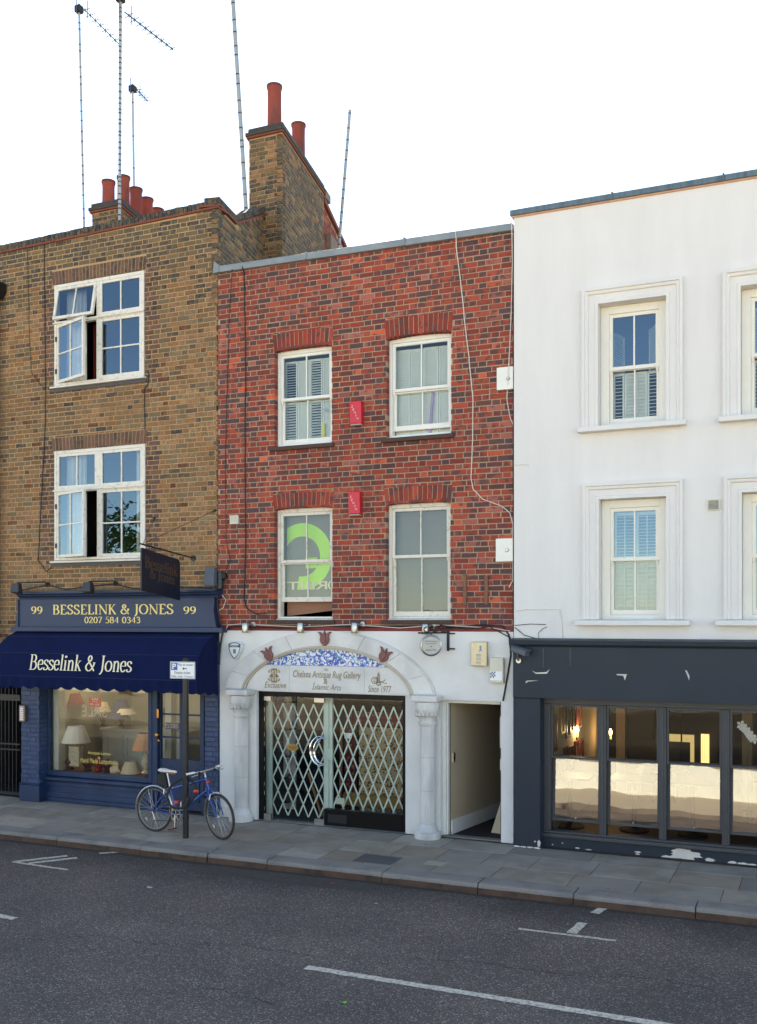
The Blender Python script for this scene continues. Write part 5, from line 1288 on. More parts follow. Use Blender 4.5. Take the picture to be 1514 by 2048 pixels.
# inside the gallery
gi = E('shop_interior', ((oX0+oX1)/2, 1.2, 0), gl_)
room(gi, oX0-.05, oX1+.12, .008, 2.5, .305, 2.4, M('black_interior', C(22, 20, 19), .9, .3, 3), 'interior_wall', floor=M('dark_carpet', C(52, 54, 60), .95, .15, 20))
wsh = M('white_shelving', C(196, 196, 190), .6)
O('alcove_back', bx(gx(550, .9), gx(591, .9), .9, .93, .01, 2.2), wsh, gi)
for k in range(4): O('glass_shelf', bx(gx(550, .75), gx(589, .75), .62, .9, .45+k*.42, .458+k*.42), M('shelf_edge', C(90, 100, 98), .2), gi)
pots_ = [(558, .87, 'tall dark jug on the second glass shelf', .2), (575, .87, 'round pale dish on the second glass shelf', .12), (562, 1.29, 'green glazed bowl on the third glass shelf', .18), (577, 1.29, 'small jar on the third glass shelf', .12), (560, 1.71, 'blue ginger jar on the top glass shelf', .22), (576, 1.71, 'white bowl on the top glass shelf', .12), (565, .45, 'row of small brass cups on the bottom glass shelf', .1), (580, .45, 'brass ewer on the bottom glass shelf', .14)]
pc = [C(60, 60, 70), C(170, 170, 165), C(80, 110, 110), C(120, 100, 80), C(70, 90, 140), C(190, 190, 185), C(110, 90, 60), C(120, 96, 60)]
for k, (p_, z_, lb2, h_) in enumerate(pots_):
    O('pot', MB().lathe([(h_*.22, 0), (h_*.3, .02*h_), (h_*.46, h_*.4), (h_*.4, h_*.7), (h_*.2, h_*.85), (h_*.28, h_)], (gx(p_, .75), .75, z_+.008), 16), M('glaze_%d' % k, pc[k], .3, .2, 20), smooth=True, label=lb2, cat='pot', group='pots on the gallery shelves')
O('round_tray', MB().lathe([(.17, 0), (.2, .01), (.2, .03), (.16, .03)], (0, 0, 0), 24, 'y').xf(Matrix.Translation((gx(572, .6), .6, .36))), M('dark_tray', C(40, 32, 28), .4), label='large round dark tray leaning below the shelves', cat='tray')
def rugmat(name, base, cols, sc_):
    m = bpy.data.materials.new(name); m.use_nodes = True; n, l = m.node_tree.nodes, m.node_tree.links; b = n['Principled BSDF']; b.inputs['Roughness'].default_value = .95
    g = n.new('ShaderNodeNewGeometry'); mp = n.new('ShaderNodeMapping'); mp.inputs['Scale'].default_value = (1, 0, 1); l.new(g.outputs['Position'], mp.inputs[0]); c = None
    nz = n.new('ShaderNodeTexNoise'); nz.inputs['Scale'].default_value = 14; l.new(mp.outputs[0], nz.inputs[0])
    av = n.new('ShaderNodeMix'); av.data_type = 'RGBA'; av.inputs[0].default_value = .06; l.new(mp.outputs[0], av.inputs[6]); l.new(nz.outputs['Color'], av.inputs[7])
    for k, (s_, th_, col) in enumerate(cols):
        v = n.new('ShaderNodeTexVoronoi'); v.inputs['Scale'].default_value = s_; l.new(av.outputs[2], v.inputs[0])
        r = n.new('ShaderNodeMapRange'); r.inputs['From Min'].default_value = th_; r.inputs['From Max'].default_value = th_*.8; l.new(v.outputs['Distance'], r.inputs['Value'])
        x = n.new('ShaderNodeMix'); x.data_type = 'RGBA'; l.new(r.outputs[0], x.inputs[0])
        if c is None: x.inputs[6].default_value = base
        else: l.new(c, x.inputs[6])
        x.inputs[7].default_value = col; c = x.outputs[2]
    l.new(c, b.inputs['Base Color']); return m
rugc = rugmat('cream_floral_rug', C(170, 150, 112), [(16, .34, C(96, 78, 52)), (26, .3, C(60, 54, 46)), (9, .26, C(112, 56, 42)), (9, .12, C(180, 160, 120)), (34, .22, C(88, 96, 84))], 1)
rugr = rugmat('maroon_border_rug', C(96, 28, 28), [(18, .3, C(160, 120, 90)), (18, .16, C(60, 20, 24)), (30, .24, C(50, 44, 60))], 1)
def rug(p0, p1, q0, q1, y, mt, label, border=None):
    xa, xb = gx(p0, y), gx(p1, y); za, zb = gz((p0+p1)/2, q1, y), gz((p0+p1)/2, q0, y)
    t = E('hanging_rug', ((xa+xb)/2, y, za), label=label, cat='rug', group='rugs hanging in the gallery window')
    mb = MB(); n = 20
    for k in range(n+1):
        xx_ = xa+(xb-xa)*k/n; yy_ = y+.012*sin(k*1.3); mb.v += [(xx_, yy_, za), (xx_, yy_, zb), (xx_, yy_+.01, zb), (xx_, yy_+.01, za)]
    for k in range(n):
        for q in range(4): mb.f.append((4*k+q, 4*k+(q+1) % 4, 4*k+4+(q+1) % 4, 4*k+4+q))
    O('pile', mb, mt, t)
    if border: O('border', bx(xa-.01, xb+.01, y-.014, y-.018, zb, zb+border), rugr, t)
rug(718, 812, 1455, 1640, .62, rugc, 'cream floral rug hanging wide in the gallery window')
rug(690, 712, 1425, 1625, .66, rugr, 'narrow maroon runner hanging beside the cream rug')
rug(712, 812, 1425, 1452, .60, rugr, 'maroon rug folded over the rail above the cream rug')
O('rolled_rug', MB().tube([(gx(690, .55), .55, .32), (gx(806, .55), .55, .3)], .1, 14), M('gold_rug', C(140, 116, 62), .95, .3, 20), label='gold rug rolled up at the foot of the hanging rugs', cat='rug')
gp = M('gilt_wood', C(150, 96, 44), .45, .2, 10)
O('gilt_pole', MB().tube([at(683, 1448, .8), at(681, 1610, .8)], .022, 8), gp, label='gilt wooden pole upright beside the maroon runner', cat='pole')
O('gilt_pole', MB().tube([at(617, 1545, .6), at(646, 1640, .6)], .022, 8), gp, label='gilt wooden pole leaning behind the gallery door', cat='pole')
O('price_card', bx(gx(672, .2), gx(690, .2), .18, .19, .3, .39), M('card_cream', C(190, 200, 184), .7), label='small cream card standing inside the gallery window', cat='card')
O('notice_card', bx(gx(689, .3), gx(703, .3), .3, .31, gz(696, 1477, .3), gz(696, 1466, .3)), signw, label='white notice hung behind the lattice gate', cat='card')
# open passage door
ps = E('passage', ((pX0+pX1)/2, .5, 0), gl_)
tanw = M('passage_paint', C(182, 166, 142), .7, .05, 2)
th2 = M('white_joinery', C(210, 210, 208), .5, .05, 5)
O('door_lining', MB().box(pX0+.001, pX0+.05, .06, .16, 0, pZ1-.003).box(pX0+.05, pX0+.075, .09, .16, 0, pZ1-.003).box(pX0+.075, pX1-.04, .08, .14, pZ1-.05, pZ1-.003), th2, ps, bevel=.003)
mb = MB(); A_ = (pX0+.08, .17); B_ = (pX0+.38, 2.3)
mb.quad((A_[0], A_[1], 0), (B_[0], B_[1], 0), (B_[0], B_[1], 2.4), (A_[0], A_[1], 2.4)); O('passage_wall', mb, tanw, ps)
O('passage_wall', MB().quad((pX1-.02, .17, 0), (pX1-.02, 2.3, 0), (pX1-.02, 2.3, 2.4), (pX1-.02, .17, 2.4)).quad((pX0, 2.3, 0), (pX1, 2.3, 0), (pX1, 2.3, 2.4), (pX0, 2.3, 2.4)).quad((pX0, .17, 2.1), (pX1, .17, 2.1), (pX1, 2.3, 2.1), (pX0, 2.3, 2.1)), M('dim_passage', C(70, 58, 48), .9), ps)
sk = MB().hexa([(A_[0], A_[1]+.02, 0), (A_[0]+.02, A_[1]+.02, 0), (B_[0]+.02, B_[1], 0), (B_[0], B_[1], 0), (A_[0], A_[1]+.02, .2), (A_[0]+.02, A_[1]+.02, .2), (B_[0]+.02, B_[1], .2), (B_[0], B_[1], .2)]); O('skirting', sk, th2, ps)
O('passage_floor', MB().quad((pX0, .13, .006), (pX1, .13, .006), (pX1, 2.3, .006), (pX0, 2.3, .006)), M('dark_mat', C(40, 28, 24), .9), ps)
O('door_sill', bx(pX0, pX1, .0, .13, -.004, .02), M('grey_step', C(110, 108, 106), .7), ps)
O('lock_keep', bx(pX0+.09, pX0+.12, .18, .26, 1.02, 1.14), steel, ps)
pd = E('passage_door', (pX1-.06, .2, 0), gl_)
O('leaf', bx(pX1-.065, pX1-.025, .165, .98, .015, pZ1-.06), M('door_edge_paint', C(52, 46, 44), .5, .2, 8), pd)
O('edge_paint', MB().box(pX1-.07, pX1-.05, .16, .164, 1.25, 1.68).box(pX1-.07, pX1-.055, .16, .164, .95, 1.1), th2, pd)
O('smoke_alarm', MB().lathe([(.06, 0), (.06, -.03), (.04, -.045)], (pX1-.25, .7, 2.09), 14), signw, ps)
O('cardboard', MB().quad((pX1-.3, .5, .01), (pX1-.12, .45, .01), (pX1-.1, .6, .4), (pX1-.2, .62, .42)), M('card_pale', C(190, 176, 150), .8), label='pale board leaning inside the open passage door', cat='board')

# ================================================================== white rendered house and the dark grey pub front
wh = E('white_house', (6.5, 0, 3), label='white rendered house with moulded window surrounds', cat='house')
WY = -.07
WX0, WX1 = gx(1028, WY), 14.0
wz0 = gz(1250, 1292, WY)
WT0, WT1 = gz(1028, 433, WY), gz(1514, 353, WY); wxr = gx(1514, WY)
wtop = lambda x: WT0+(WT1-WT0)*(x-WX0)/(wxr-WX0)
def opening(l, r, tl, tr, b): return (gx(l, WY), gx(r, WY), b, (gz(l, tl, WY)+gz(r, tr, WY))/2)
sU, sL = gz(1266, 848, WY), gz(1262, 1239, WY)
oU = opening(1197, 1332.7, 610, 591, sU); oL = opening(1199, 1332.7, 1001, 990.5, sL)
pit = gx(1481.5, WY)-oU[0]
WO = [oU, oL]+[(a+pit, b+pit, c, d) for a, b, c, d in (oU, oL)]+[(a+2*pit, b+2*pit, c, d) for a, b, c, d in (oU, oL)]
O('wall', panel_wall(WX0, WX1, wz0-.05, 8.5, WY, .25, WO, ztop=wtop), render, wh)
O('rear_shell', MB().box(WX1-.3, WX1, .26, 7, -.2, 8.2).box(WX0+.02, WX1, 6.9, 7.2, -.2, 8.2).box(WX0+.002, WX1-.31, .26, 6.89, 7.9, 8.0).box(WX0+.002, WX0+.1, .26, 6.89, 2.7, 7.89), darkroom, wh)
cpw = E('lead_coping', (6.5, 0, 8.5), wh)
xx = WX0-.045; k = 0
while xx < WX1:
    b = min(xx+1.35, WX1); a = xx
    O('coping_sheet', MB().hexa([(a, WY-.05, wtop(a)-.0), (b, WY-.05, wtop(b)), (b, .3, wtop(b)), (a, .3, wtop(a)), (a, WY-.045, wtop(a)+.075), (b, WY-.045, wtop(b)+.075), (b, .3, wtop(b)+.1), (a, .3, wtop(a)+.1)]), leadb, cpw, bevel=.008)
    if k: O('lead_roll', MB().tube([(a, WY-.055, wtop(a)-.004), (a, WY-.05, wtop(a)+.078), (a, .1, wtop(a)+.1)], .014, 8), leadb, cpw, smooth=True)
    xx = b; k += 1
O('tile_course', MB().hexa([(WX0-.02, WY-.022, wtop(WX0)-.022), (WX1, WY-.022, wtop(WX1)-.022), (WX1, .1, wtop(WX1)-.022), (WX0-.02, .1, wtop(WX0)-.022), (WX0-.02, WY-.022, wtop(WX0)-.002), (WX1, WY-.022, wtop(WX1)-.002), (WX1, .1, wtop(WX1)-.002), (WX0-.02, .1, wtop(WX0)-.002)]), M('pale_brick_edge', C(190, 150, 130), .9, .2, 9), cpw)
wframe = M('warm_white_joinery', C(216, 216, 212), .45, .03, 5)
def architrave(parent, a, b, c, d):
    """moulded surround mitred at the corners: nested bands"""
    prof = [(0, .0), (.0, .035), (.035, .035), (.045, .02), (.12, .02), (.13, .045), (.16, .05), (.17, .07), (.205, .07), (.205, 0)]
    n = len(prof)
    def pth(o):  # path of the opening edge pushed out by o
        return [(a-o, c), (a-o, d+o), (b+o, d+o), (b+o, c)]
    mb = MB()
    for (o, p) in prof:
        mb.v += [(x_, WY-p, z_) for x_, z_ in pth(o)]
    for q in range(n-1):
        for s_ in range(3): mb.f.append((4*q+s_, 4*q+s_+1, 4*q+4+s_+1, 4*q+4+s_))
    mb.f += [tuple(4*q for q in range(n)), tuple(4*q+3 for q in range(n-1, -1, -1))]
    O('architrave', mb, render, parent)
for k, (a, b, c, d) in enumerate(WO):
    y = .07; low = k % 2
    wn = E('window', ((a+b)/2, y, c), wh)
    architrave(wn, a, b, c, d)
    hs_ = .25 if not low else .3
    O('sill', MB().prism([(a-hs_, WY-.13, c-.075), (a-hs_, WY+.01, c-.075), (a-hs_, WY+.01, c-.002), (a-hs_, WY-.13, c-.012)], (b-a+2*hs_, 0, 0)), render, wn, bevel=.006)
    fb = .105
    O('frame', frame_boxes(MB(), a+.003, b-.003, c, d-.003, fb, fb, .06, .1, y, y+.13), wframe, wn, bevel=.004)
    zm = c+(d-c)*(.48 if not low else .5)
    sash(wn, a+fb+.004, b-fb-.004, zm-.015, d-.105, y+.02, 2, 1, .045, .02, wframe, 'upper_sash', th=.035, horn=True)
    sash(wn, a+fb+.004, b-fb-.004, c+.062, zm+.02, y+.062, 2, 1, .04, .02, wframe, 'lower_sash', th=.035, rail=.06, gl=GLR)
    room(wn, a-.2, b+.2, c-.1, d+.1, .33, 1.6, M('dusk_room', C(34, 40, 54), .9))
    ia, ib = a+fb+.03, b-fb-.03; ys = .22
    if low:
        for q in range(2):
            xa = ia+(ib-ia)*q/2; xb = ia+(ib-ia)*(q+1)/2
            O('shutter_panel', louvre_panel(MB(), xa+.002, xb-.002, c+.07, zm, ys, 11, rad(58), .03), shutterm, wn)
            O('shutter_panel', louvre_panel(MB(), xa+.002, xb-.002, zm+.01, d-.15, ys, 13, rad(6), .03), shutterm, wn)
            for (za, zb) in ((c+.1, zm-.03), (zm+.04, d-.2)): O('tilt_rod', bx((xa+xb)/2-.006, (xa+xb)/2+.006, ys-.03, ys-.018, za, zb), shutterm, wn)
        O('blind_box', bx(ia, ib, ys, ys+.03, d-.145, d-.11), shutterm, wn)
    else:
        n = 4; wd = (ib-ia)/n
        for q in range(n): O('shutter_panel', louvre_panel(MB(), ia+wd*q+.002, ia+wd*(q+1)-.002, c+.07, zm-.03, ys+.012*(q % 2), 13, rad(15 if q in (0, 3) else 60), .022), shutterm, wn)
        if k == 0:
            for q in (0, 1):
                xs_ = ia+.01 if q == 0 else ib-.01
                mb = louvre_panel(MB(), 0, .3, zm, d-(.3 if q == 0 else .25), 0, 14, rad(60), .022); mb.xf(Matrix.Translation((xs_, ys, 0)) @ Matrix.Rotation(rad(72 if q == 0 else 116), 4, 'Z'))
                O('folded_shutter', mb, shutterm, wn)
        else: O('shutter_panel', louvre_panel(MB(), ia, ib, zm+.01, d-.2, ys, 14, rad(8), .03), shutterm, wn)
# square wall vent
vt = E('wall_vent', at(1427, 1010, WY), label='small louvred plastic vent on the white wall between the windows', cat='vent')
va, vb, vc, vd = gx(1414.6, WY), gx(1440, WY), gz(1427, 1021, WY), gz(1427, 999, WY)
O('frame', frame_boxes(MB(), va, vb, vc, vd, .015, .015, .012, .012, WY-.025, WY), plastic, vt)
O('backing', bx(va+.015, vb-.015, WY-.008, WY-.002, vc+.012, vd-.012), signblk, vt)
for q in range(7): zz = vc+.018+q*(vd-vc-.03)/7; O('slat', MB().quad((va+.015, WY-.022, zz), (vb-.015, WY-.022, zz), (vb-.015, WY-.009, zz+.012), (va+.015, WY-.009, zz+.012)), plastic, vt)
# pub front
pbf = E('pub_shopfront', (gx(1300), WY, 0), label='dark grey pub front with sash windows below the white wall', cat='shopfront')
FY = WY-.14
PX0 = gx(1026, FY)
pf = E('fascia', (8, FY, 2), pbf)
pz0 = (gz(1030, 1394.5, FY)+gz(1514, 1410, FY))/2; pz1 = (gz(1030, 1293, FY)+gz(1514, 1298, FY))/2
O('board', bx(PX0, 13.9, FY, WY-.002, pz0, pz1), grey, pf)
O('cornice', MB().prism([(PX0-.04, WY-.002, pz1+.0005), (PX0-.04, FY-.02, pz1+.0005), (PX0-.04, FY-.06, pz1+.03), (PX0-.04, FY-.07, pz1+.085), (PX0-.04, WY-.002, pz1+.11)], (10.2, 0, 0)), grey, pf)
O('fascia_soffit', bx(PX0, 13.9, WY, .2, pz0+.0, pz0+.03), grey, pf)
# torn paint strips on the fascia
def torn(pts, curl, mt=flake):
    vv = []
    for (l, t) in pts: vv.append(at(l, t, FY-.002))
    mb = MB().poly([(p.x, FY-.003-curl*i/len(vv)*2 if False else FY-.003-curl*(i % 2), p.z) for i, p in enumerate(vv)]); O('torn_paint', mb, mt, pf)
torn([(1064, 1341), (1072, 1345), (1093, 1344), (1100, 1338), (1094, 1347.5), (1072, 1347.5)], .012)
torn([(1233, 1348), (1255, 1348), (1253, 1350.5), (1250, 1361), (1247, 1352), (1234, 1350)], .014)
torn([(1370, 1340), (1374, 1341), (1379, 1352), (1378.5, 1361), (1375, 1352)], .014)
torn([(1051, 1363), (1055, 1361), (1078, 1361), (1056, 1363), (1052, 1367)], .006)
for (l, t, b_) in ((1086, 1297, 1334), (1140, 1297, 1332)): torn([(l, t), (l+.9, t), (l+.6, b_), (l+.2, b_)], .002, M('old_drip', C(120, 124, 128), .8))
# pier
py0 = FY+.02
pa, pb3 = gx(1028, py0), gx(1080.5, py0)
O('pier', bx(pa, pb3, py0, .2, 0, pz0-.002), grey, pbf, bevel=.012)
ragged = random.Random(5)
def flake_patch(cx_, cz_, rx, rz, y, seed, nm='bare_patch'):
    r = random.Random(seed); n = 26; pts = []
    for k in range(n):
        a = 2*pi*k/n; q = r.uniform(.62, 1.08); pts.append((cx_+rx*q*cos(a), y, max(.003, cz_+rz*q*sin(a))))
    O(nm, MB().prism(pts, (0, .004, 0)), flake, pbf)
q = at(1078, 1687, py0); flake_patch(q.x, q.z, .025, .05, py0-.004, 1)
q = at(1070, 1683, py0); flake_patch(q.x, q.z, .014, .012, py0-.004, 2)
for k in range(4): flake_patch(pa+.04+k*.09, .012, .05, .012, py0-.004, 30+k)
# sash bays
by = .06
ED = [gx(p_, by) for p_ in (1096, 1206.5, 1326, 1452)]
dlt = ED[3]-ED[2]
while ED[-1] < 13: ED.append(ED[-1]+dlt)
hz1 = (gz(1100, 1407, by)+gz(1440, 1417.5, by))/2; mz = (gz(1150, 1517, by)+gz(1380, 1532, by))/2
bz_ = (gz(1150, 1639, by)+gz(1390, 1660, by))/2; sz = (gz(1150, 1662, by)+gz(1390, 1685, by))/2
stall = sz-.03
O('head_rail', bx(ED[0]-.06, ED[-1], by-.06, by+.1, hz1, pz0+.03), greyw, pbf, bevel=.006)
O('sill_rail', MB().box(ED[0]-.08, ED[-1], by-.1, by+.1, stall-.05, stall).box(ED[0]-.08, ED[-1], by-.07, by+.1, stall, sz), greyw, pbf, bevel=.008)
O('stallriser', bx(pb3-.01, 13.9, by-.06, .2, 0, stall-.052), grey, pbf)
for k, x_ in enumerate(ED):
    O('mullion', bx(x_-.045, x_+.045, by-.05, by+.1, sz, hz1-.002), greyw, pbf, bevel=.006)
    if k: O('mullion_bead', bx(x_-.014, x_+.014, by-.064, by-.05, sz, hz1-.002), greyw, pbf)
for k in range(len(ED)-1):
    a, b = ED[k]+.047, ED[k+1]-.047
    wn = E('sash_bay', ((a+b)/2, by, sz), pbf)
    sash(wn, a, b, mz-.0, hz1-.004, by-.02, 1, 1, .028, .02, greyw, 'upper_sash', th=.04, gl=GLP)
    sash(wn, a, b, bz_-.03, mz+.03, by+.03, 1, 1, .03, .02, greyw, 'lower_sash', th=.04, gl=GLB, m4=rot_about((0, by+.03, bz_-.03), 'X', rad(-3.8)))
    O('bottom_pane', MB().quad((a, by+.05, sz), (b, by+.05, sz), (b, by+.05, bz_-.03), (a, by+.05, bz_-.03)), GLP, wn)
    O('sash_lift', MB().lathe([(.012, -.02), (.012, 0)], ((a+b)/2, by+.03, bz_+.02), 8, 'y'), steel, wn)
# bared plaster along the foot of the stallriser
fyw = by-.06-.004
q = at(1370, 1709, by-.06); flake_patch(q.x, q.z, .21, .085, fyw, 12); flake_patch(q.x-.2, q.z-.06, .12, .035, fyw-.001, 13)
for (p_, q_, a_, b_, s_) in ((1335, 1714, .08, .02, 14), (1420, 1720, .07, .025, 15), (1465, 1725, .06, .022, 16), (1485, 1728, .07, .02, 17), (1505, 1731, .06, .015, 18), (1275, 1704, .05, .012, 19), (1275, 1709.5, .03, .01, 20), (1177, 1703, .05, .008, 21), (1155, 1696, .03, .01, 22), (1105, 1689, .012, .008, 23), (1125, 1686, .012, .006, 24)):
    q = at(p_, q_, by-.06); flake_patch(q.x, max(q.z, .01), a_, b_, fyw, s_)
# pub interior
pi_ = E('pub_interior', (8, 3, 0), pbf)
tan = M('tan_wall', C(120, 106, 88), .85, .05, 3); pl = M('pub_plaster', C(178, 164, 138), .8, .05, 3)
lx = ED[0]-.03
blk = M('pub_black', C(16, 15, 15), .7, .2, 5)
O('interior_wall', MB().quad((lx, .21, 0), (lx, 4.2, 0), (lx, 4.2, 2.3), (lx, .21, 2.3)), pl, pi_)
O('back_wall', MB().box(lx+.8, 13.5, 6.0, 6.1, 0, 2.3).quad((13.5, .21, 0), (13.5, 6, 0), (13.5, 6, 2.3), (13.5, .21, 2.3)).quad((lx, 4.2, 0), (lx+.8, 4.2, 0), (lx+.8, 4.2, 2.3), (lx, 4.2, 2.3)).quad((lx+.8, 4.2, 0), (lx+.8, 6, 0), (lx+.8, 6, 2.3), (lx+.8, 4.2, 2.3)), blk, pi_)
O('ceiling', MB().quad((lx, .2, 2.3), (13.5, .2, 2.3), (13.5, 6, 2.3), (lx, 6, 2.3)), pl, pi_)
O('interior_floor', MB().quad((lx, .2, .1), (13.5, .2, .1), (13.5, 6, .1), (lx, 6, .1)), M('dark_boards', C(70, 60, 50), .5, .2, 4, stretch=(.4, 5, 1)), pi_)
O('ceiling_beam', bx(lx, 13.5, 2.0, 2.3, 2.08, 2.3), M('cream_beam', C(160, 146, 120), .8), pi_)
for p_ in (1186, 1395 if False else 1492):
    O('wall_pier', bx(gx(p_-8, 3.4), gx(p_+12, 3.4), 3.4, 3.7, .1, 2.3), tan, pi_)
O('recess_wall', bx(gx(1232, 4.0), gx(1250, 4.0), 4.0, 5.9, .1, 2.3), tan, pi_)
# rear window and curtain, made to glow in place of daylight
bw = E('rear_window', (gx(1385, 5.9), 5.95, 1), pi_)
O('glowing_pane', bx(gx(1338, 5.95), gx(1388, 5.95), 5.95, 5.98, gz(1360, 1532, 5.95), gz(1360, 1469, 5.95)), M('daylight_glow', C(214, 196, 140), .9, .3, 3, emit=.2), bw)
O('curtain', drape(MB(), gx(1402, 5.9), gx(1419, 5.9), gz(1410, 1530, 5.9), gz(1410, 1468, 5.9), 5.9, 4, .03), M('glowing_curtain', C(226, 214, 176), .9, .1, 6, emit=.22), bw)
O('glazing_bar', MB().box(gx(1361, 5.9), gx(1364, 5.9), 5.92, 5.945, .6, 1.62).box(gx(1338, 5.9), gx(1390, 5.9), 5.92, 5.945, 1.13, 1.15), blk, bw)
# pictures on the left wall
fcols = [M('walnut_frame', C(84, 48, 30), .4), M('black_frame_wood', C(26, 24, 24), .4), M('gilt_frame', C(140, 110, 62), .4, metal=.3), M('mahogany_frame', C(100, 40, 26), .4)]
pcols = [M('sketch', C(150, 148, 140), .6, .6, 22), M('dark_print', C(60, 66, 66), .4, .5, 14), M('sepia_print', C(140, 116, 84), .6, .4, 16)]
rp = random.Random(9)
spots = [(.45, 1.45, .3, .5), (.95, 1.6, .22, .42), (1.3, 1.55, .26, .5), (1.7, 1.6, .22, .44), (2.05, 1.58, .24, .42), (1.15, 1.02, .24, .34), (1.5, .98, .26, .36), (1.85, 1.05, .22, .3), (2.2, 1.02, .24, .34), (.5, .92, .3, .3)]
where = ['nearest the glass', 'second from the glass in the top row', 'third along the top row', 'fourth along the top row', 'last of the top row beside the pier', 'second along the lower row', 'middle of the lower row', 'fourth along the lower row', 'last of the lower row', 'lowest beside the glass']
for k, (y_, z_, wy_, hz_) in enumerate(spots):
    t = E('picture', (lx+.02, y_, z_), label='framed picture on the pub wall, '+where[k], cat='picture', group='framed pictures on the pub wall')
    mb = MB().box(lx+.002, lx+.03, y_-wy_/2, y_-wy_/2+.035, z_-hz_/2, z_+hz_/2).box(lx+.002, lx+.03, y_+wy_/2-.035, y_+wy_/2, z_-hz_/2, z_+hz_/2).box(lx+.002, lx+.03, y_-wy_/2+.035, y_+wy_/2-.035, z_+hz_/2-.035, z_+hz_/2).box(lx+.002, lx+.03, y_-wy_/2+.035, y_+wy_/2-.035, z_-hz_/2, z_-hz_/2+.035)
    O('frame', mb, fcols[rp.randrange(4)], t); O('print', bx(lx+.002, lx+.012, y_-wy_/2+.035, y_+wy_/2-.035, z_-hz_/2+.035, z_+hz_/2-.035), pcols[rp.randrange(3)], t)
bulb = M('lit_bulb', (1, .62, .25, 1), .5, 0, emit=14.)
candle = M('candle_sleeve', C(226, 200, 150), .6)
def sconce(p, label, e=10):
    t = E('wall_light', p, label=label, cat='wall light', group='lit candle lamps in the pub'); x_, y_, z_ = p
    O('bracket', MB().tube([(x_-.1, y_, z_-.14), (x_-.05, y_, z_-.17), (x_, y_, z_-.15), (x_, y_, z_-.1)], .009, 6).lathe([(.03, -.11), (.035, -.1)], p, 10), fcols[1], t)
    O('candle', MB().tube([(x_, y_, z_-.1), (x_, y_, z_-.03)], .016, 8), candle, t)
    O('bulb', MB().lathe([(.012, -.03), (.026, 0), (.02, .035), (.004, .07)], p, 12), bulb, t, smooth=True)
    L_ = bpy.data.lights.new('candle_light', 'POINT'); L_.energy = e; L_.color = (1, .72, .42); L_.shadow_soft_size = .04
    lo_ = bpy.data.objects.new('candle_light', L_); COL.objects.link(lo_); lo_.location = (x_+.06, y_-.05, z_+.02); 
sconce(Vector((gx(1154, 1.9), 1.9, gz(1154, 1461, 1.9))), 'lit candle wall lamp among the framed pictures', 2.2)
sconce(Vector((gx(1221, 3.3), 3.3, gz(1221, 1466, 3.3))), 'lit candle wall lamp by the dark alcove', 1.0)
sconce(Vector((gx(1281, 5.0), 5.0, gz(1281, 1462, 5.0))), 'tiny lit lamp deep in the dark bar', .3)
# small dark tables behind the sashes, dark furniture further in
for k, (p_, y_) in enumerate(((1140, .9), (1268, 1.0), (1385, 1.0))):
    x_ = gx(p_, y_); t = E('pub_table', (x_, y_, .1), label=['small dark pub table behind the first sash', 'small dark pub table behind the second sash', 'small dark pub table behind the third sash'][k], cat='table', group='dark tables in the pub')
    O('tabletop', bx(x_-.32, x_+.32, y_-.3, y_+.3, .8, .83), fcols[0], t, bevel=.006)
    O('pedestal', MB().lathe([(.2, 0), (.2, .02), (.035, .05), (.03, .68), (.1, .7)], (x_, y_, .1), 16), blk, t, smooth=True)
for k, (p_, y_) in enumerate(((1330, 3.6), (1352, 3.8), (1300, 3.9))):
    x_ = gx(p_, y_); t = E('bar_chair', (x_, y_, .1), label=['dark chair silhouetted against the rear pub window', 'dark chair below the lit curtain', 'dark chair in front of the black bar'][k], cat='chair', group='dark chairs inside the pub')
    O('seat', bx(x_-.2, x_+.2, y_-.2, y_+.2, .5, .55), blk, t); O('backrest', bx(x_-.2, x_+.2, y_+.17, y_+.2, .56, 1.0), blk, t)
    for sx in (-.18, .15):
        for sy in (-.18, .14): O('leg', bx(x_+sx, x_+sx+.03, y_+sy, y_+sy+.03, .1, .5), blk, t)
orx = gx(1498, .55); t = E('orchid', (orx, .55, .42), label='white orchid on a thin stem behind the last pub sash', cat='plant')
O('stem', MB().tube([(orx, .55, .42), (orx-.02, .55, 1.2), (orx+.03, .55, 1.62), (orx-.06, .53, 1.7)], .006, 6), grnleaf, t)
for k in range(6):
    c = Vector((orx-.09+.03*k, .53, 1.66-.035*k)); mb = MB()
    for q in range(5): a_ = 2*pi*q/5+k; mb.poly([c, c+Vector((.045*cos(a_-.5), -.01, .045*sin(a_-.5))), c+Vector((.065*cos(a_), -.02, .065*sin(a_))), c+Vector((.045*cos(a_+.5), -.01, .045*sin(a_+.5)))])
    O('flower', mb, curtain, t)
O('pot', MB().lathe([(.06, 0), (.08, .14), (.075, .14)], (orx, .55, .42), 14), blk, t)
# security camera on the pub fascia
ca = at(1040, 1302, FY-.1); t = E('security_camera', ca, label='small dark security camera on the corner of the pub fascia', cat='camera')
mb = MB().box(-.13, .13, -.045, .045, -.035, .035).box(-.14, .15, -.055, .055, .036, .05); mb.xf(Matrix.Translation(ca) @ Matrix.Rotation(rad(-25), 4, 'Z') @ Matrix.Rotation(rad(14), 4, 'Y')); O('housing', mb, M('camera_housing', C(70, 78, 90), .4), t, bevel=.008)
O('bracket', MB().tube([ca+Vector((-.03, 0, -.03)), (ca.x-.04, FY-.05, ca.z-.12), (ca.x-.04, FY, ca.z-.13)], .014, 8), steel, t); O('mount', MB().lathe([(.035, -.03), (.035, 0)], (ca.x-.04, FY, ca.z-.13), 14, 'y'), steel, t)

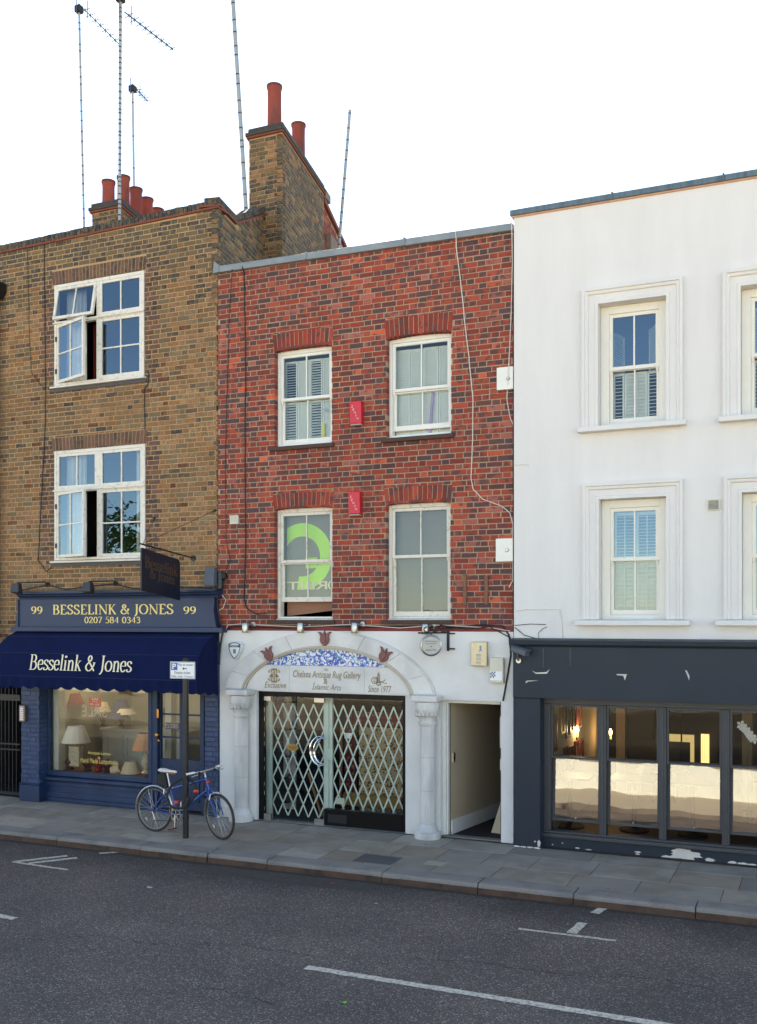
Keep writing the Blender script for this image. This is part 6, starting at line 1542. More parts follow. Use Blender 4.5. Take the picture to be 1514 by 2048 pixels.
# ================================================================== fittings on the walls
def alarm_red(l, r, t_, b_, label):
    a, b, c, d = gx(l, -.1), gx(r, -.1), gz((l+r)/2, b_, -.1), gz((l+r)/2, t_, -.1)
    t = E('alarm_box', ((a+b)/2, 0, c), label=label, cat='alarm', group='red alarm boxes on the red brick')
    O('casing', MB().hexa([(a, -.09, c), (b, -.09, c), (b, -.001, c), (a, -.001, c), (a, -.1, d), (b, -.1, d), (b, -.001, d), (a, -.001, d)]), redalarm, t, bevel=.01)
    O('sounder_grille', bx(a+.01, b-.01, -.085, -.01, c-.02, c-.001), M('grey_plastic', C(150, 140, 140), .5), t)
    for k, chh in enumerate('ZENON'):
        v, f = fontmesh(chh); zz = d-.06-k*(d-c-.1)/5; xq = a+.03+k*(b-a-.075)/5
        place_text('lettering', (v, f), M('pink_letter', C(236, 190, 196), .6), t, xq, xq+.028, zz-.03, zz, -.1, off=.004)
alarm_red(699, 722, 802, 847, 'red alarm box between the upper sash windows'); alarm_red(696, 719, 983, 1028, 'red alarm box between the lower window arches')
def wall_plate(l, r, t_, b_, label, bolt):
    a, b, c, d = gx(l, -.05), gx(r, -.05), gz((l+r)/2, b_, -.05), gz((l+r)/2, t_, -.05)
    t = E('white_plate', ((a+b)/2, 0, c), label=label, cat='plate', group='white bolted plates at the edge of the red brick')
    O('plate', bx(a, b, -.055, -.002, c, d), white, t, bevel=.004)
    q = at(bolt[0], bolt[1], -.06); O('bolt', MB().lathe([(.018, -.02), (.025, -.01), (.025, 0)], (q.x, -.055, q.z), 10, 'y'), steel, t)
wall_plate(993.5, 1026, 734, 779, 'upper white square plate bolted at the edge of the red brick', (1016, 757)); wall_plate(991.5, 1025.5, 1077, 1123, 'lower white square plate bolted at the edge of the red brick', (1014, 1100))
for k, (l, r, t_, b_) in enumerate(((927, 933.5, 1147.5, 1211), (970, 976.5, 1152.5, 1209))):
    O('timber_batten', bx(gx(l), gx(r), -.03, -.002, gz(l, b_), gz(l, t_)), timber, bevel=.004, label=['timber batten on the red brick nearer the sash window', 'timber batten on the red brick nearer the white house'][k], cat='batten', group='timber battens on the red brick')
va, vb, vc, vd = gx(461.5), gx(478), gz(470, 1048), gz(470, 1031); vt = E('wall_vent', (va, 0, vc), label='small cream vent on the red brick near the yellow house', cat='vent')
O('frame', frame_boxes(MB(), va, vb, vc, vd, .014, .014, .014, .014, -.03, -.002), plastic, vt)
for q in range(3): zz = vc+.014+q*(vd-vc-.028)/3; O('flap', MB().quad((va+.014, -.026, zz), (vb-.014, -.026, zz), (vb-.014, -.012, zz+.036), (va+.014, -.012, zz+.036)), plastic, vt)
# shield alarm, steel intercom, white alarm, round sign
c = at(472, 1300, gy0-.03); t = E('shield_alarm', c, label='white shield-shaped alarm box at the left foot of the marble arch', cat='alarm')
shp = [(-.115, .1), (-.06, .125), (0, .13), (.06, .125), (.115, .1), (.112, .03), (.085, -.05), (.045, -.11), (0, -.15), (-.045, -.11), (-.085, -.05), (-.112, .03)]
O('casing', MB().prism([(c.x+x, gy0-.07, c.z+z) for x, z in shp], (0, .068, 0)), M('alarm_white', C(206, 214, 224), .35), t, bevel=.012)
def shield_line(s_, w_, y_):
    n = len(shp); mb = MB()
    for k in range(n+1):
        x, z = shp[k % n]; mb.v += [(c.x+x*s_, y_, c.z+z*s_), (c.x+x*(s_-w_), y_, c.z+z*(s_-w_))]
    for k in range(n): mb.f.append((2*k, 2*k+1, 2*k+3, 2*k+2))
    return mb
O('outline', shield_line(.9, .1, gy0-.0745), signblk, t)
place_text('lettering', fontmesh('BANHAM', 0, .015), signblk, t, c.x-.088, c.x+.088, c.z+.04, c.z+.082, gy0-.071)
O('key_emblem', bx(c.x-.022, c.x+.022, gy0-.0745, gy0-.071, c.z-.05, c.z+.015), golddull, t)
a, b, cz_, d = gx(943.5, -.05), gx(975, -.05), gz(959, 1332, -.05), gz(959, 1283.5, -.05)
t = E('steel_intercom', ((a+b)/2, gy0, cz_), label='steel box with blue figure and phone number above the passage', cat='sign box')
O('box', bx(a, b, gy0-.07, gy0-.001, cz_, d), M('satin_steel', C(176, 170, 150), .35, .08, 14, metal=.6), t, bevel=.008)
bl2 = M('faint_blue_print', C(90, 140, 180), .5)
for k, s_ in enumerate(('020', '8778', '8151')): place_text('lettering', fontmesh(s_), bl2, t, a+.08, b-.08, cz_+.13-k*.05, cz_+.165-k*.05, gy0-.07)
O('running_figure', MB().poly([(a+.1, gy0-.073, d-.14), (a+.13, gy0-.073, d-.1), (a+.12, gy0-.073, d-.06), (a+.15, gy0-.073, d-.05), (a+.145, gy0-.073, d-.1), (a+.16, gy0-.073, d-.13), (a+.135, gy0-.073, d-.115)]), bl2, t)
a, b, cz_, d = gx(981.5, -.05), gx(1009, -.05), gz(995, 1366, -.05), gz(995, 1315, -.05)
t = E('white_alarm_box', ((a+b)/2, gy0, cz_), label='cream alarm box with checked sticker right of the steel box', cat='alarm')
O('casing', bx(a, b, gy0-.09, gy0-.001, cz_, d), plastic, t, bevel=.015)
O('sticker', bx(a+.01, b-.015, gy0-.0935, gy0-.0905, cz_+.04, cz_+.16), signw, t)
ck = MB()
for i_ in range(4):
    for j_ in range(4):
        if (i_+j_) % 2 == 0: ck.box(a+.012+i_*.018, a+.03+i_*.018, gy0-.0955, gy0-.0938, cz_+.075+j_*.02, cz_+.095+j_*.02)
O('checked_logo', ck, M('navy_print', C(30, 50, 110), .5), t)
c = at(862, 1291, gy0-.3); t = E('round_sign', (c.x, gy0, c.z), label='round steel rimmed sign hanging from a scrolled black bracket', cat='sign')
m5 = Matrix.Translation(c) @ Matrix.Rotation(rad(25), 4, 'Z')
O('rim', MB().tube([(.129*cos(2*pi*q/32), 0, .129*sin(2*pi*q/32)) for q in range(32)], .02, 8, closed=True).xf(m5), steel, t, smooth=True)
O('disc', MB().lathe([(.121, -.026), (.121, .026)], (0, 0, 0), 32, 'y').xf(m5), M('pale_disc', C(176, 176, 172), .5, .15, 30), t)
nfr = m5 @ Vector((0, -.031, 0)); rv = (m5.to_3x3() @ Vector((1, 0, 0))); nv_ = (m5.to_3x3() @ Vector((0, -1, 0)))
for (s_, z0_, z1_, wd) in (('Chelsea Antique', .045, .07, .085), ('Rug Gallery', .012, .035, .07), ('&', -.02, 0, .012), ('Islamic Arts', -.07, -.045, .07)):
    place_text('lettering', fontmesh(s_, .2), signblk, t, -wd, wd, z0_, z1_, 0, frame=(m5 @ Vector((0, -.027, 0)), rv, Vector((0, 0, 1)), nv_), off=.002)
br = MB().tube([(c.x+.16, gy0, c.z+.17), (c.x-.18, c.y-.02, c.z+.17)], .012, 6).box(c.x+.13, c.x+.16, gy0-.03, gy0, c.z-.08, c.z+.2)
for k in range(3):
    cc_ = Vector((c.x-.1+k*.1, (c.y+gy0)/2-.05+.06*k, c.z+.215)); br.tube([cc_+Vector((.045*cos(rad(q)), 0, .035*sin(rad(q)))) for q in range(0, 361, 30)], .008, 5)
br.tube([(c.x, c.y, c.z+.17), (c.x, c.y, c.z+.13)], .01, 6).box(c.x+.16, c.x+.24, gy0-.02, gy0, c.z+.15, c.z+.17).box(c.x+.16, c.x+.24, gy0-.02, gy0, c.z-.06, c.z-.04)
O('scrolled_bracket', br, black, t)
for k, (p_, q_) in enumerate(((491, 1256), (601, 1256), (709.5, 1256), (851, 1259))):
    c = at(p_, q_, -.13); t = E('spotlight', (c.x, 0, c.z), cat='spotlight', group='steel spotlights above the gallery', label=['steel spotlight above the shield alarm', 'steel spotlight above the left shoulder of the arch', 'steel spotlight above the right shoulder of the arch', 'steel spotlight above the round hanging sign'][k])
    O('body', MB().lathe([(.05, -.07), (.052, -.065), (.052, .06), (.045, .075)], c, 18), steel, t, smooth=True)
    O('arm', MB().tube([c+Vector((.0, 0, .03)), c+Vector((.06, .03, .05)), (c.x+.07, -.012, c.z+.05)], .012, 6).lathe([(.04, -.012), (.04, 0)], (c.x+.07, -.014, c.z+.05), 12, 'y'), steel, t)
O('perforated_vent', bx(gx(446, gy0), gx(461, gy0), gy0-.012, gy0-.001, gz(453, 1636, 0), gz(453, 1613, 0)), M('white_perforated', C(196, 196, 194), .6), label='white perforated vent low on the wall behind the bicycle', cat='vent')
# cables
def cable(pts, r, mat, label, Y=-.012, wob=.0):
    P_ = []
    pts = [(p[0], p[1], p[2] if len(p) > 2 else Y) for p in pts]
    for (a, b) in zip(pts, pts[1:]):
        n = max(2, int(math.hypot(b[0]-a[0], b[1]-a[1])/14))
        for k in range(n): t = k/n; P_.append((a[0]+(b[0]-a[0])*t+R.uniform(-wob, wob), a[1]+(b[1]-a[1])*t, a[2]+(b[2]-a[2])*t))
    P_.append(pts[-1])
    return O('cable', MB().tube([at(*p) for p in P_], r, 6, cap=True), mat, smooth=True, label=label, cat='cable', group='cables on the house fronts')
cable([(484, 533, -.075), (488, 545), (491, 700), (490, 900), (491, 1100), (488, 1200), (494, 1217), (512, 1228), (533, 1226)], .009, cableb, 'thick black cable running straight down the red brick', wob=.5)
cable([(464, 538, -.075), (460, 600), (455, 750), (451, 900), (452, 1080), (460, 1120), (448, 1150)], .005, cableb, 'thin black cable beside the thick one on the red brick', wob=.4)
cable([(911, 462, -.075), (914, 510), (921, 560), (930, 650), (938, 716), (946, 800), (945, 880), (942, 955), (946, 978), (965, 998), (1003, 1012), (1020, 1026), (1026, 1050), (1026, 1160), (1018, 1175)], .007, cablew, 'white cable wandering down the red brick to the white house', wob=.4)
cable([(1023, 440, -.08), (1025, 520), (1022, 640), (1016, 757, -.07), (1014, 800), (1020, 835), (1027, 850)], .006, cablew, 'white cable looping over the upper bolted plate', wob=.3)
cable([(1026.5, 470), (1026.5, 1240), (1027, 1262)], .007, cableb, 'dark cable down the joint of red brick and white render', wob=.3)
cable([(439, 1250), (446, 1257), (470, 1253), (560, 1256), (650, 1251), (720, 1255), (820, 1252), (900, 1256), (960, 1250), (1005, 1252), (1018, 1270), (1022, 1310), (1014, 1360), (1006, 1402)], .012, cableb, 'thick black cable along the red band and down above the passage', Y=-.035, wob=.4)
cable([(452, 1259), (456, 1250), (480, 1248), (600, 1254), (700, 1249), (800, 1256), (880, 1250), (985, 1256), (1020, 1262)], .006, cablew, 'white cable slung along the red painted band', Y=-.045, wob=.3)
cable([(880, 1250), (930, 1258), (980, 1254), (1020, 1275), (1026, 1290)], .008, cableb, 'second black cable sagging over the passage header', Y=-.05)
cable([(436, 1168), (434, 1210), (440, 1240), (446, 1262), (441, 1290), (438, 1330)], .014, cableb, 'black cable bundle at the corner of the navy fascia', Y=-.06, wob=.6)
cable([(444, 1190), (452, 1200), (446, 1216), (436, 1222)], .006, cablew, 'short white cable loop at the corner of the navy fascia', Y=-.05)
cable([(40, 1180), (70, 1175), (95, 1170), (130, 1179), (180, 1172), (230, 1168), (270, 1178), (330, 1173), (425, 1176)], .009, cableb, 'black cable lying along the top of the navy fascia', Y=-.05, wob=.6)
cable([(88, 480), (91, 760), (90, 860), (80, 1040), (76, 1120), (92, 1143), (102, 1135)], .007, cableb, 'dark cable down the yellow brick beside the casement windows', wob=.4)
cable([(55, 500), (58, 640), (62, 745), (88, 778)], .004, cableb, 'faint thin cable on the yellow brick by the upper casement', wob=.4)
cable([(298, 745), (296, 768), (288, 778), (290, 860)], .007, cableb, 'short dark cable below the upper casement sill', wob=.3)
cable([(1030, 1222, WY-.008), (1052, 1219, WY-.008), (1120, 1219, WY-.008), (1124, 1240, WY-.008), (1126, 1278, WY-.008)], .004, cablew, 'thin cable squared across the white render', Y=WY-.008)
cable([(1029, 1251, WY-.01), (1060, 1248, WY-.01), (1092, 1249, WY-.01)], .005, cableb, 'dark loose cable end low on the white render', Y=WY-.01)
cable([(1030, 1255, WY-.01), (1048, 1270, WY-.03), (1075, 1278, WY-.03), (1110, 1280, WY-.04)], .005, cableb, 'dark cable drooping onto the pub cornice', Y=WY-.01)
cable([(1078, 1278, WY-.03), (1077, 1266, WY-.03), (1086, 1257, WY-.03), (1094, 1254, WY-.02)], .004, cableb, 'little cable hook above the pub cornice', Y=WY-.02)
cable([(1030, 930, WY-.008), (1050, 929, WY-.008), (1058, 931, WY-.008)], .004, cablew, 'stub of cable at the edge of the white render', Y=WY-.008)

# ================================================================== sign post
pp = gnd(371.5, 1676); 
t = E('parking_sign', pp, label='black parking sign post with a white pay at meter plate', cat='sign post')
ptop_ = gz(371, 1319, pp.y)
O('post', MB().tube([(pp.x, pp.y, -.02), (pp.x, pp.y, ptop_)], .041, 18), black, t, smooth=True)
O('cap', MB().lathe([(.043, -.01), (.043, .012), (.02, .022)], (pp.x, pp.y, ptop_), 16), blackr, t)
sy = pp.y-.055
a, b, c, d = gx(340, sy), gx(390, sy), gz(365, 1357.5, sy), gz(365, 1323.5, sy)
O('plate', bx(a, b, sy, sy+.006, c, d), signw, t, bevel=.002)
O('plate_border', frame_boxes(MB(), a+.006, b-.006, c+.006, d-.006, .004, .004, .004, .004, sy-.0015, sy-.0001), signblk, t)
W_, H_ = b-a, d-c
O('blue_square', bx(a+W_*.05, a+W_*.3, sy-.002, sy-.0002, c+H_*.5, d-H_*.07), signblue, t)
def stx(s_, x0, x1, z0, z1, m=signblk, bold=.0): place_text('lettering', fontmesh(s_, 0, bold), m, t, a+W_*x0, a+W_*x1, c+H_*z0, c+H_*z1, sy-.001, off=.002)
stx('P', .1, .25, .56, .88, signw, .02); stx('Pay at meter', .33, .95, .72, .9); stx('Display ticket', .18, .82, .25, .43); stx('Max. stay  2 hours', .07, .94, .05, .2)
O('arrow', MB().prism([(a+W_*.5, sy-.003, c+H_*.6), (a+W_*.56, sy-.003, c+H_*.68), (a+W_*.56, sy-.003, c+H_*.625), (a+W_*.68, sy-.003, c+H_*.625), (a+W_*.68, sy-.003, c+H_*.58), (a+W_*.56, sy-.003, c+H_*.58), (a+W_*.56, sy-.003, c+H_*.52)], (0, .0025, 0)), signblk, t)
for zz in (c+H_*.3, c+H_*.75): O('clip', MB().lathe([(.046, -.012), (.046, .012)], (pp.x, pp.y, zz), 16), steel, t)
for zz in (.28, .84): O('post_band', MB().lathe([(.045, -.01), (.045, .01)], (pp.x, pp.y, zz), 16), black, t)

# ================================================================== bicycle
rc, fc = gnd(308.5, 1663), gnd(441, 1679.5)
bd = (fc-rc); WB = bd.length; bd.normalize(); bn = Vector((-bd.y, bd.x, 0))      # forward, and away from the camera
lean = rad(3)
RW_ = .318
def BP(s_, n_, z_):                 # bicycle coordinates: along, across, up
    return rc+bd*s_+bn*(n_+z_*sin(lean)*.5)+Vector((0, 0, z_))
bk = E('bicycle', rc, label='blue bicycle with white saddle and silver mudguards locked to the sign post', cat='bicycle')
bblue = M('bicycle_blue', C(16, 62, 140), .25, .05, 5, coat=.5); silver = M('silver_alloy', C(190, 190, 190), .3, .05, 20, metal=.8); tyre = M('tyre_rubber', C(52, 48, 45), .8, .1, 20)
rimm = M('rim_alloy', C(130, 126, 122), .4, .05, 20, metal=.6); wsad = M('white_vinyl', C(222, 214, 210), .4, .03, 5); orange = M('orange_plastic', C(226, 72, 30), .4)
steer = rad(-17)
HX, HZ = WB, RW_                    # front hub
head_b, head_t = (WB-.20, .66), (WB-.265, .83)
piv = BP(head_b[0], 0, head_b[1])
def steerP(v): # turn front parts about the head tube (near vertical)
    ax = (BP(head_t[0], 0, head_t[1])-piv).normalized()
    return piv+Matrix.Rotation(steer, 3, ax) @ (Vector(v)-piv)
def wheel(cs, front):
    w_ = E('wheel', BP(cs, 0, RW_), bk)
    tf = (lambda v: steerP(v)) if front else (lambda v: Vector(v))
    n = 48
    O('tyre', MB().tube([tf(BP(cs+.302*cos(2*pi*k/n), 0, RW_+.302*sin(2*pi*k/n))) for k in range(n)], .0165, 8, closed=True), tyre, w_, smooth=True)
    O('rim', MB().tube([tf(BP(cs+.28*cos(2*pi*k/n), 0, RW_+.28*sin(2*pi*k/n))) for k in range(n)], .0115, 6, closed=True), rimm, w_, smooth=True)
    sp = MB()
    for k in range(28):
        a_ = 2*pi*k/28; h_ = a_+(.9 if k % 4 < 2 else -.9); nn = .03*(1 if k % 2 else -1)
        sp.tube([tf(BP(cs+.018*cos(h_), nn, RW_+.018*sin(h_))), tf(BP(cs+.275*cos(a_), 0, RW_+.275*sin(a_)))], .0016, 4, cap=False)
    O('spokes', sp, silver, w_, kind='stuff')
    O('hub', MB().tube([tf(BP(cs, -.05, RW_)), tf(BP(cs, -.03, RW_)), tf(BP(cs, .03, RW_)), tf(BP(cs, .05, RW_))], [.012, .022, .022, .012], 10), silver, w_)
    O('reflector', MB().tube([tf(BP(cs-.15, -.012, RW_-.13)), tf(BP(cs-.12, -.012, RW_-.17))], .008, 6), M('reflector_white', C(210, 206, 200), .3), w_)
wheel(0, False); wheel(WB, True)
BBs, BBz = .415, .275; SC = (.27, .64)
def tubeO(name, pts, r, mat=bblue, par=bk, n=10, tf=None):
    pts = [BP(*p) for p in pts]
    if tf: pts = [tf(p) for p in pts]
    return O(name, MB().tube(pts, r, n), mat, par, smooth=True)
frm = E('frame', BP(.5, 0, .5), bk)
tubeO('seat_tube', [(BBs, 0, BBz), (SC[0], 0, SC[1])], .0165, par=frm); tubeO('top_tube', [(SC[0]+.01, 0, SC[1]-.02), (head_t[0]+.01, 0, head_t[1]-.03)], .017, par=frm)
tubeO('down_tube', [(BBs, 0, BBz), (head_b[0], 0, head_b[1]+.02)], .021, par=frm); tubeO('head_tube', [(head_b[0], 0, head_b[1]), (head_t[0], 0, head_t[1])], .022, par=frm)
for s_ in (-1, 1):
    tubeO('chain_stay', [(BBs, .03*s_, BBz), (.2, .05*s_, .295), (0, .062*s_, RW_)], .009, par=frm); tubeO('seat_stay', [(SC[0], .02*s_, SC[1]-.03), (.15, .045*s_, .49), (0, .062*s_, RW_)], .008, par=frm)
fk = E('fork', BP(WB-.1, 0, .5), bk)
for s_ in (-1, 1): tubeO('fork_blade', [(head_b[0]+.01, .03*s_, head_b[1]-.01), (head_b[0]+.06, .055*s_, head_b[1]-.1), (WB-.05, .058*s_, RW_+.12), (WB, .055*s_, RW_)], [.017, .016, .013, .010], par=fk, tf=steerP)
tubeO('fork_crown', [(head_b[0]+.01, -.05, head_b[1]-.025), (head_b[0]+.01, .05, head_b[1]-.025)], .016, par=fk, tf=steerP)
# saddle and post
tubeO('seat_post', [(SC[0], 0, SC[1]), (SC[0]-.055, 0, .84)], .0135, silver)
sd = MB(); st_ = [(-.14, .03, .005), (-.13, .062, .012), (-.08, .078, .012), (-.02, .06, .004), (.05, .032, -.004), (.11, .024, -.004), (.15, .016, -.008), (.158, .004, -.014)]
n = 14; cs_, cz_ = SC[0]-.045, .87
for (ss, hw, dz_) in st_:
    for k in range(n):
        an = 2*pi*k/n; sd.v.append(tuple(BP(cs_+ss, hw*cos(an), cz_+dz_+(.022*sin(an) if sin(an) > 0 else .035*sin(an)*(hw/.078)))))
for j in range(len(st_)-1):
    for k in range(n): q = (k+1) % n; sd.f.append((j*n+k, j*n+q, (j+1)*n+q, (j+1)*n+k))
sd.f += [tuple(range(n-1, -1, -1)), tuple((len(st_)-1)*n+k for k in range(n))]
O('saddle', sd, wsad, bk, smooth=True)
tubeO('saddle_rail', [(cs_-.08, .02, cz_-.03), (cs_+.0, .02, cz_-.04), (cs_+.08, .02, cz_-.02)], .004, silver)
O('saddle_bag', MB().hexa([BP(cs_-.15, -.05, .66), BP(cs_+.03, -.04, .63), BP(cs_+.03, .04, .63), BP(cs_-.15, .05, .66), BP(cs_-.15, -.05, .83), BP(cs_-.03, -.04, .84), BP(cs_-.03, .04, .84), BP(cs_-.15, .05, .83)]), blackr, bk, bevel=.02)
# bars
bt = (head_t[0]-.03, .93)
tubeO('stem', [(head_t[0], 0, head_t[1]), (bt[0]+.005, 0, bt[1]-.03), (bt[0]+.06, 0, bt[1])], .015, silver, tf=steerP)
hb = bt[0]+.06
tubeO('handlebar', [(hb-.05, -.29, bt[1]+.005), (hb, -.08, bt[1]), (hb, .08, bt[1]), (hb-.05, .29, bt[1]+.005)], .012, silver, tf=steerP)
for s_ in (-1, 1):
    tubeO('grip', [(hb-.054, .30*s_, bt[1]+.005), (hb-.03, .185*s_, bt[1]+.003)], .017, wsad, tf=steerP)
    tubeO('brake_lever', [(hb-.015, .15*s_, bt[1]), (hb+.04, .18*s_, bt[1]-.02), (hb+.02, .27*s_, bt[1]-.03)], .006, silver, tf=steerP)
    tubeO('shifter', [(hb-.01, .12*s_, bt[1]-.005), (hb+.02, .145*s_, bt[1]-.025)], .017, blackr, tf=steerP)
tubeO('brake_cable', [(hb+.03, -.18, bt[1]-.02), (hb+.11, -.1, bt[1]+.02), (hb+.1, 0, bt[1]-.1), (head_t[0]+.05, 0, head_t[1]-.1)], .003, blackr, tf=steerP, n=5)
tubeO('brake_cable', [(hb+.03, .18, bt[1]-.02), (hb+.12, .1, bt[1]-.0), (hb+.1, .03, bt[1]-.15), (head_b[0]+.08, 0, head_b[1]-.04)], .003, blackr, tf=steerP, n=5)
# drive
def disc(name, cs, cz, nn, r0, r1, mat, par=bk):
    n = 32; mb = MB()
    for k in range(n):
        a_ = 2*pi*k/n
        for (r_, q_) in ((r0, -.002), (r1, -.002), (r1, .002), (r0, .002)): mb.v.append(tuple(BP(cs+r_*cos(a_), nn+q_, cz+r_*sin(a_))))
    for k in range(n):
        k2 = (k+1) % n
        for q in range(4): mb.f.append((4*k+q, 4*k+(q+1) % 4, 4*k2+(q+1) % 4, 4*k2+q))
    return O(name, mb, mat, par)
cr = E('crankset', BP(BBs, -.05, BBz), bk)
disc('chainring', BBs, BBz, -.045, .07, .09, rimm, cr); disc('chainring', BBs, BBz, -.038, .045, .066, blackr, cr)
for k in range(5): a_ = 2*pi*k/5+.3; tubeO('spider_arm', [(BBs, -.047, BBz), (BBs+.07*cos(a_), -.047, BBz+.07*sin(a_))], .006, silver, cr, 6)
tubeO('crank_arm', [(BBs, -.06, BBz), (BBs+.005, -.07, BBz-.165)], [.015, .010], silver, cr); tubeO('crank_arm', [(BBs, .06, BBz), (BBs-.005, .07, BBz+.165)], [.015, .010], silver, cr)
tubeO('axle', [(BBs, -.065, BBz), (BBs, .065, BBz)], .014, silver, cr)
for (s_, z_) in ((-1, BBz-.165), (1, BBz+.165)):
    pdl = MB(); cc = (BBs+.005*-s_, .115*s_, z_)
    for q in range(4):
        an = [(-.045, -.03), (.045, -.03), (.045, .03), (-.045, .03)]; a_, b_ = an[q], an[(q+1) % 4]
        pdl.tube([BP(cc[0]+a_[0], cc[1]+a_[1], z_-.01+a_[0]*.3), BP(cc[0]+b_[0], cc[1]+b_[1], z_-.01+b_[0]*.3)], .008, 6)
    O('pedal', pdl, blackr, cr); tubeO('pedal_reflector', [(cc[0]-.03, cc[1]-.032*1, z_), (cc[0]+.03, cc[1]-.032, z_+.01)], .006, orange, cr, 6)
tubeO('chain', [(BBs, -.043, BBz+.088), (0.02, -.043, RW_+.03)], .005, blackr, n=5); tubeO('chain', [(BBs, -.043, BBz-.088), (.05, -.043, .17), (0.02, -.043, .2)], .005, blackr, n=5)
disc('cassette', 0, RW_, -.04, .012, .045, blackr); disc('cassette', 0, RW_, -.032, .012, .055, rimm)
tubeO('derailleur', [(0, -.055, RW_-.02), (.03, -.055, .25), (.04, -.05, .18)], .011, silver)
# mudguards and stays
def mudguard(cs, a0, a1, tf):
    mb = MB(); n = 26; rr_ = .338
    for k in range(n+1):
        an = rad(a0+(a1-a0)*k/n)
        for (nn, dr_) in ((-.024, -.012), (-.015, .002), (.015, .002), (.024, -.012)):
            p_ = BP(cs+(rr_+dr_)*cos(an), nn, RW_+(rr_+dr_)*sin(an)); mb.v.append(tuple(tf(p_)))
    for k in range(n):
        for q in range(3): mb.f.append((4*k+q, 4*k+q+1, 4*k+5+q, 4*k+4+q))
    return O('mudguard', mb, silver, bk, smooth=True)
ident = lambda v: Vector(v)
mudguard(0, -15, 192, ident); mudguard(WB, 82, 205, steerP)
for an in (110, 168): tubeO('mudguard_stay', [(0, -.05, RW_), (.33*cos(rad(an)), -.024, RW_+.33*sin(rad(an)))], .0025, silver, n=5)
tubeO('mudguard_stay', [(WB, -.05, RW_), (WB+.33*cos(rad(185)), -.024, RW_+.33*sin(rad(185)))], .0025, silver, tf=steerP, n=5)
tubeO('brake_caliper', [(.2, -.05, .56), (.2, -.045, .62), (.2, .045, .62), (.2, .05, .56)], .009, silver); tubeO('brake_caliper', [(head_b[0]+.07, -.065, head_b[1]-.12), (head_b[0]+.08, -.05, head_b[1]-.04), (head_b[0]+.08, .05, head_b[1]-.04), (head_b[0]+.07, .065, head_b[1]-.12)], .009, silver, tf=steerP)
O('front_reflector', MB().tube([steerP(BP(head_t[0]+.05, -.03, head_t[1]-.06)), steerP(BP(head_t[0]+.05, .03, head_t[1]-.06))], .014, 8), orange, bk)
# the lock: a black loop round post and frame
lk = at(373, 1584, pp.y+.05); Lr = .19; n = 36
t = E('cable_lock', lk, label='black loop lock with orange clips tying the bicycle to the post', cat='lock')
O('loop', MB().tube([(lk.x+Lr*cos(2*pi*k/n), lk.y-.12+.1*sin(2*pi*k/n*1+.5), lk.z+Lr*sin(2*pi*k/n)) for k in range(n)], .017, 8, closed=True), blackr, t, smooth=True)
O('lock_barrel', MB().tube([(lk.x+Lr*cos(rad(-55)), lk.y-.18, lk.z+Lr*sin(rad(-55))), (lk.x+Lr*.85*cos(rad(-12)), lk.y-.17, lk.z+Lr*.85*sin(rad(-12)))], .026, 10), blackr, t)
for (p_, q_) in ((392, 1583), (353, 1605)): c = at(p_, q_, pp.y-.08); O('orange_clip', MB().tube([c+Vector((-.028, 0, .0)), c+Vector((.028, 0, .008))], .02, 8), orange, t, smooth=True)

# ================================================================== aerials
def aerial(base, top, yagi, Y, label, r=.022, bands=0, els=8, fold=.3):
    b0, t0 = at(base[0], base[1], Y), at(top[0], top[1], Y); b0.z -= .35
    t = E('aerial', b0, label=label, cat='aerial', group='aerials on the roofs')
    O('mast', MB().tube([b0, t0], r, 10), alum, t, smooth=True)
    d = t0-b0
    if bands:
        for k in range(bands): q = (k+.5+R.uniform(-.3, .3))/bands; c = b0+d*q; O('tape_band', MB().tube([c-d.normalized()*.012, c+d.normalized()*.009], r*1.06, 8), blackr, t)
    if yagi:
        (p0, p1) = yagi; y1 = Y+.0; a_ = at(p0[0], p0[1], Y); 
        e_ = at(p1[0], p1[1], Y+yagi_depth)
        O('clamp', bx(t0.x-.06, t0.x+.06, t0.y-.06, t0.y+.06, t0.z-.16, t0.z-.04), blackr, t, bevel=.01)
        O('boom', MB().tube([a_, e_], .011, 6), M('dull_alloy', C(70, 72, 76), .5), t)
        for k in range(els):
            q = (k+.8)/els; c = a_+(e_-a_)*q; L_ = .12*(1-.3*q); dv = (e_-a_).normalized().cross(Vector((0, 0, 1))).normalized()
            O('element', MB().tube([c-dv*L_+Vector((0, 0, .0)), c+dv*L_], .0065, 5), M('dull_alloy', C(70, 72, 76), .5), t)
            O('element', MB().tube([c-Vector((0, 0, .045)), c+Vector((0, 0, .045))], .007, 5), M('dull_alloy', C(70, 72, 76), .5), t)
        bk_ = a_+(e_-a_)*.02
        for s_ in (-1, 1): O('back_reflector', MB().tube([bk_-Vector((0, 0, .16))+Vector((.04*s_, .1*s_, 0)), bk_+Vector((0, 0, .16))+Vector((.04*s_, .1*s_, 0))], .008, 5), M('dull_alloy', C(70, 72, 76), .5), t)
    return t
yagi_depth = 1.0
aerial((169, 455), (158, 8), ((162, 12), (242, 92)), 1.4, 'tallest mast at the far left with a long drooping aerial', .02, 22, 8)
aerial((239, 440), (241, -15), ((249, 24), (346, 99)), .55, 'taped mast in front of the pots with an aerial reaching right', .026, 44, 9)
yagi_depth = .6
aerial((269, 400), (265, 168), ((270, 175), (295, 202)), 3.3, 'short mast with a small aerial behind the chimney pots', .022, 4, 5)
aerial((494, 410), (464, -30), None, 1.9, 'tall leaning mast strapped to the big chimney', .036, 18)
aerial((677, 470), (700, 220), None, 4.6, 'leaning thin mast beyond the big chimney', .03, 12)

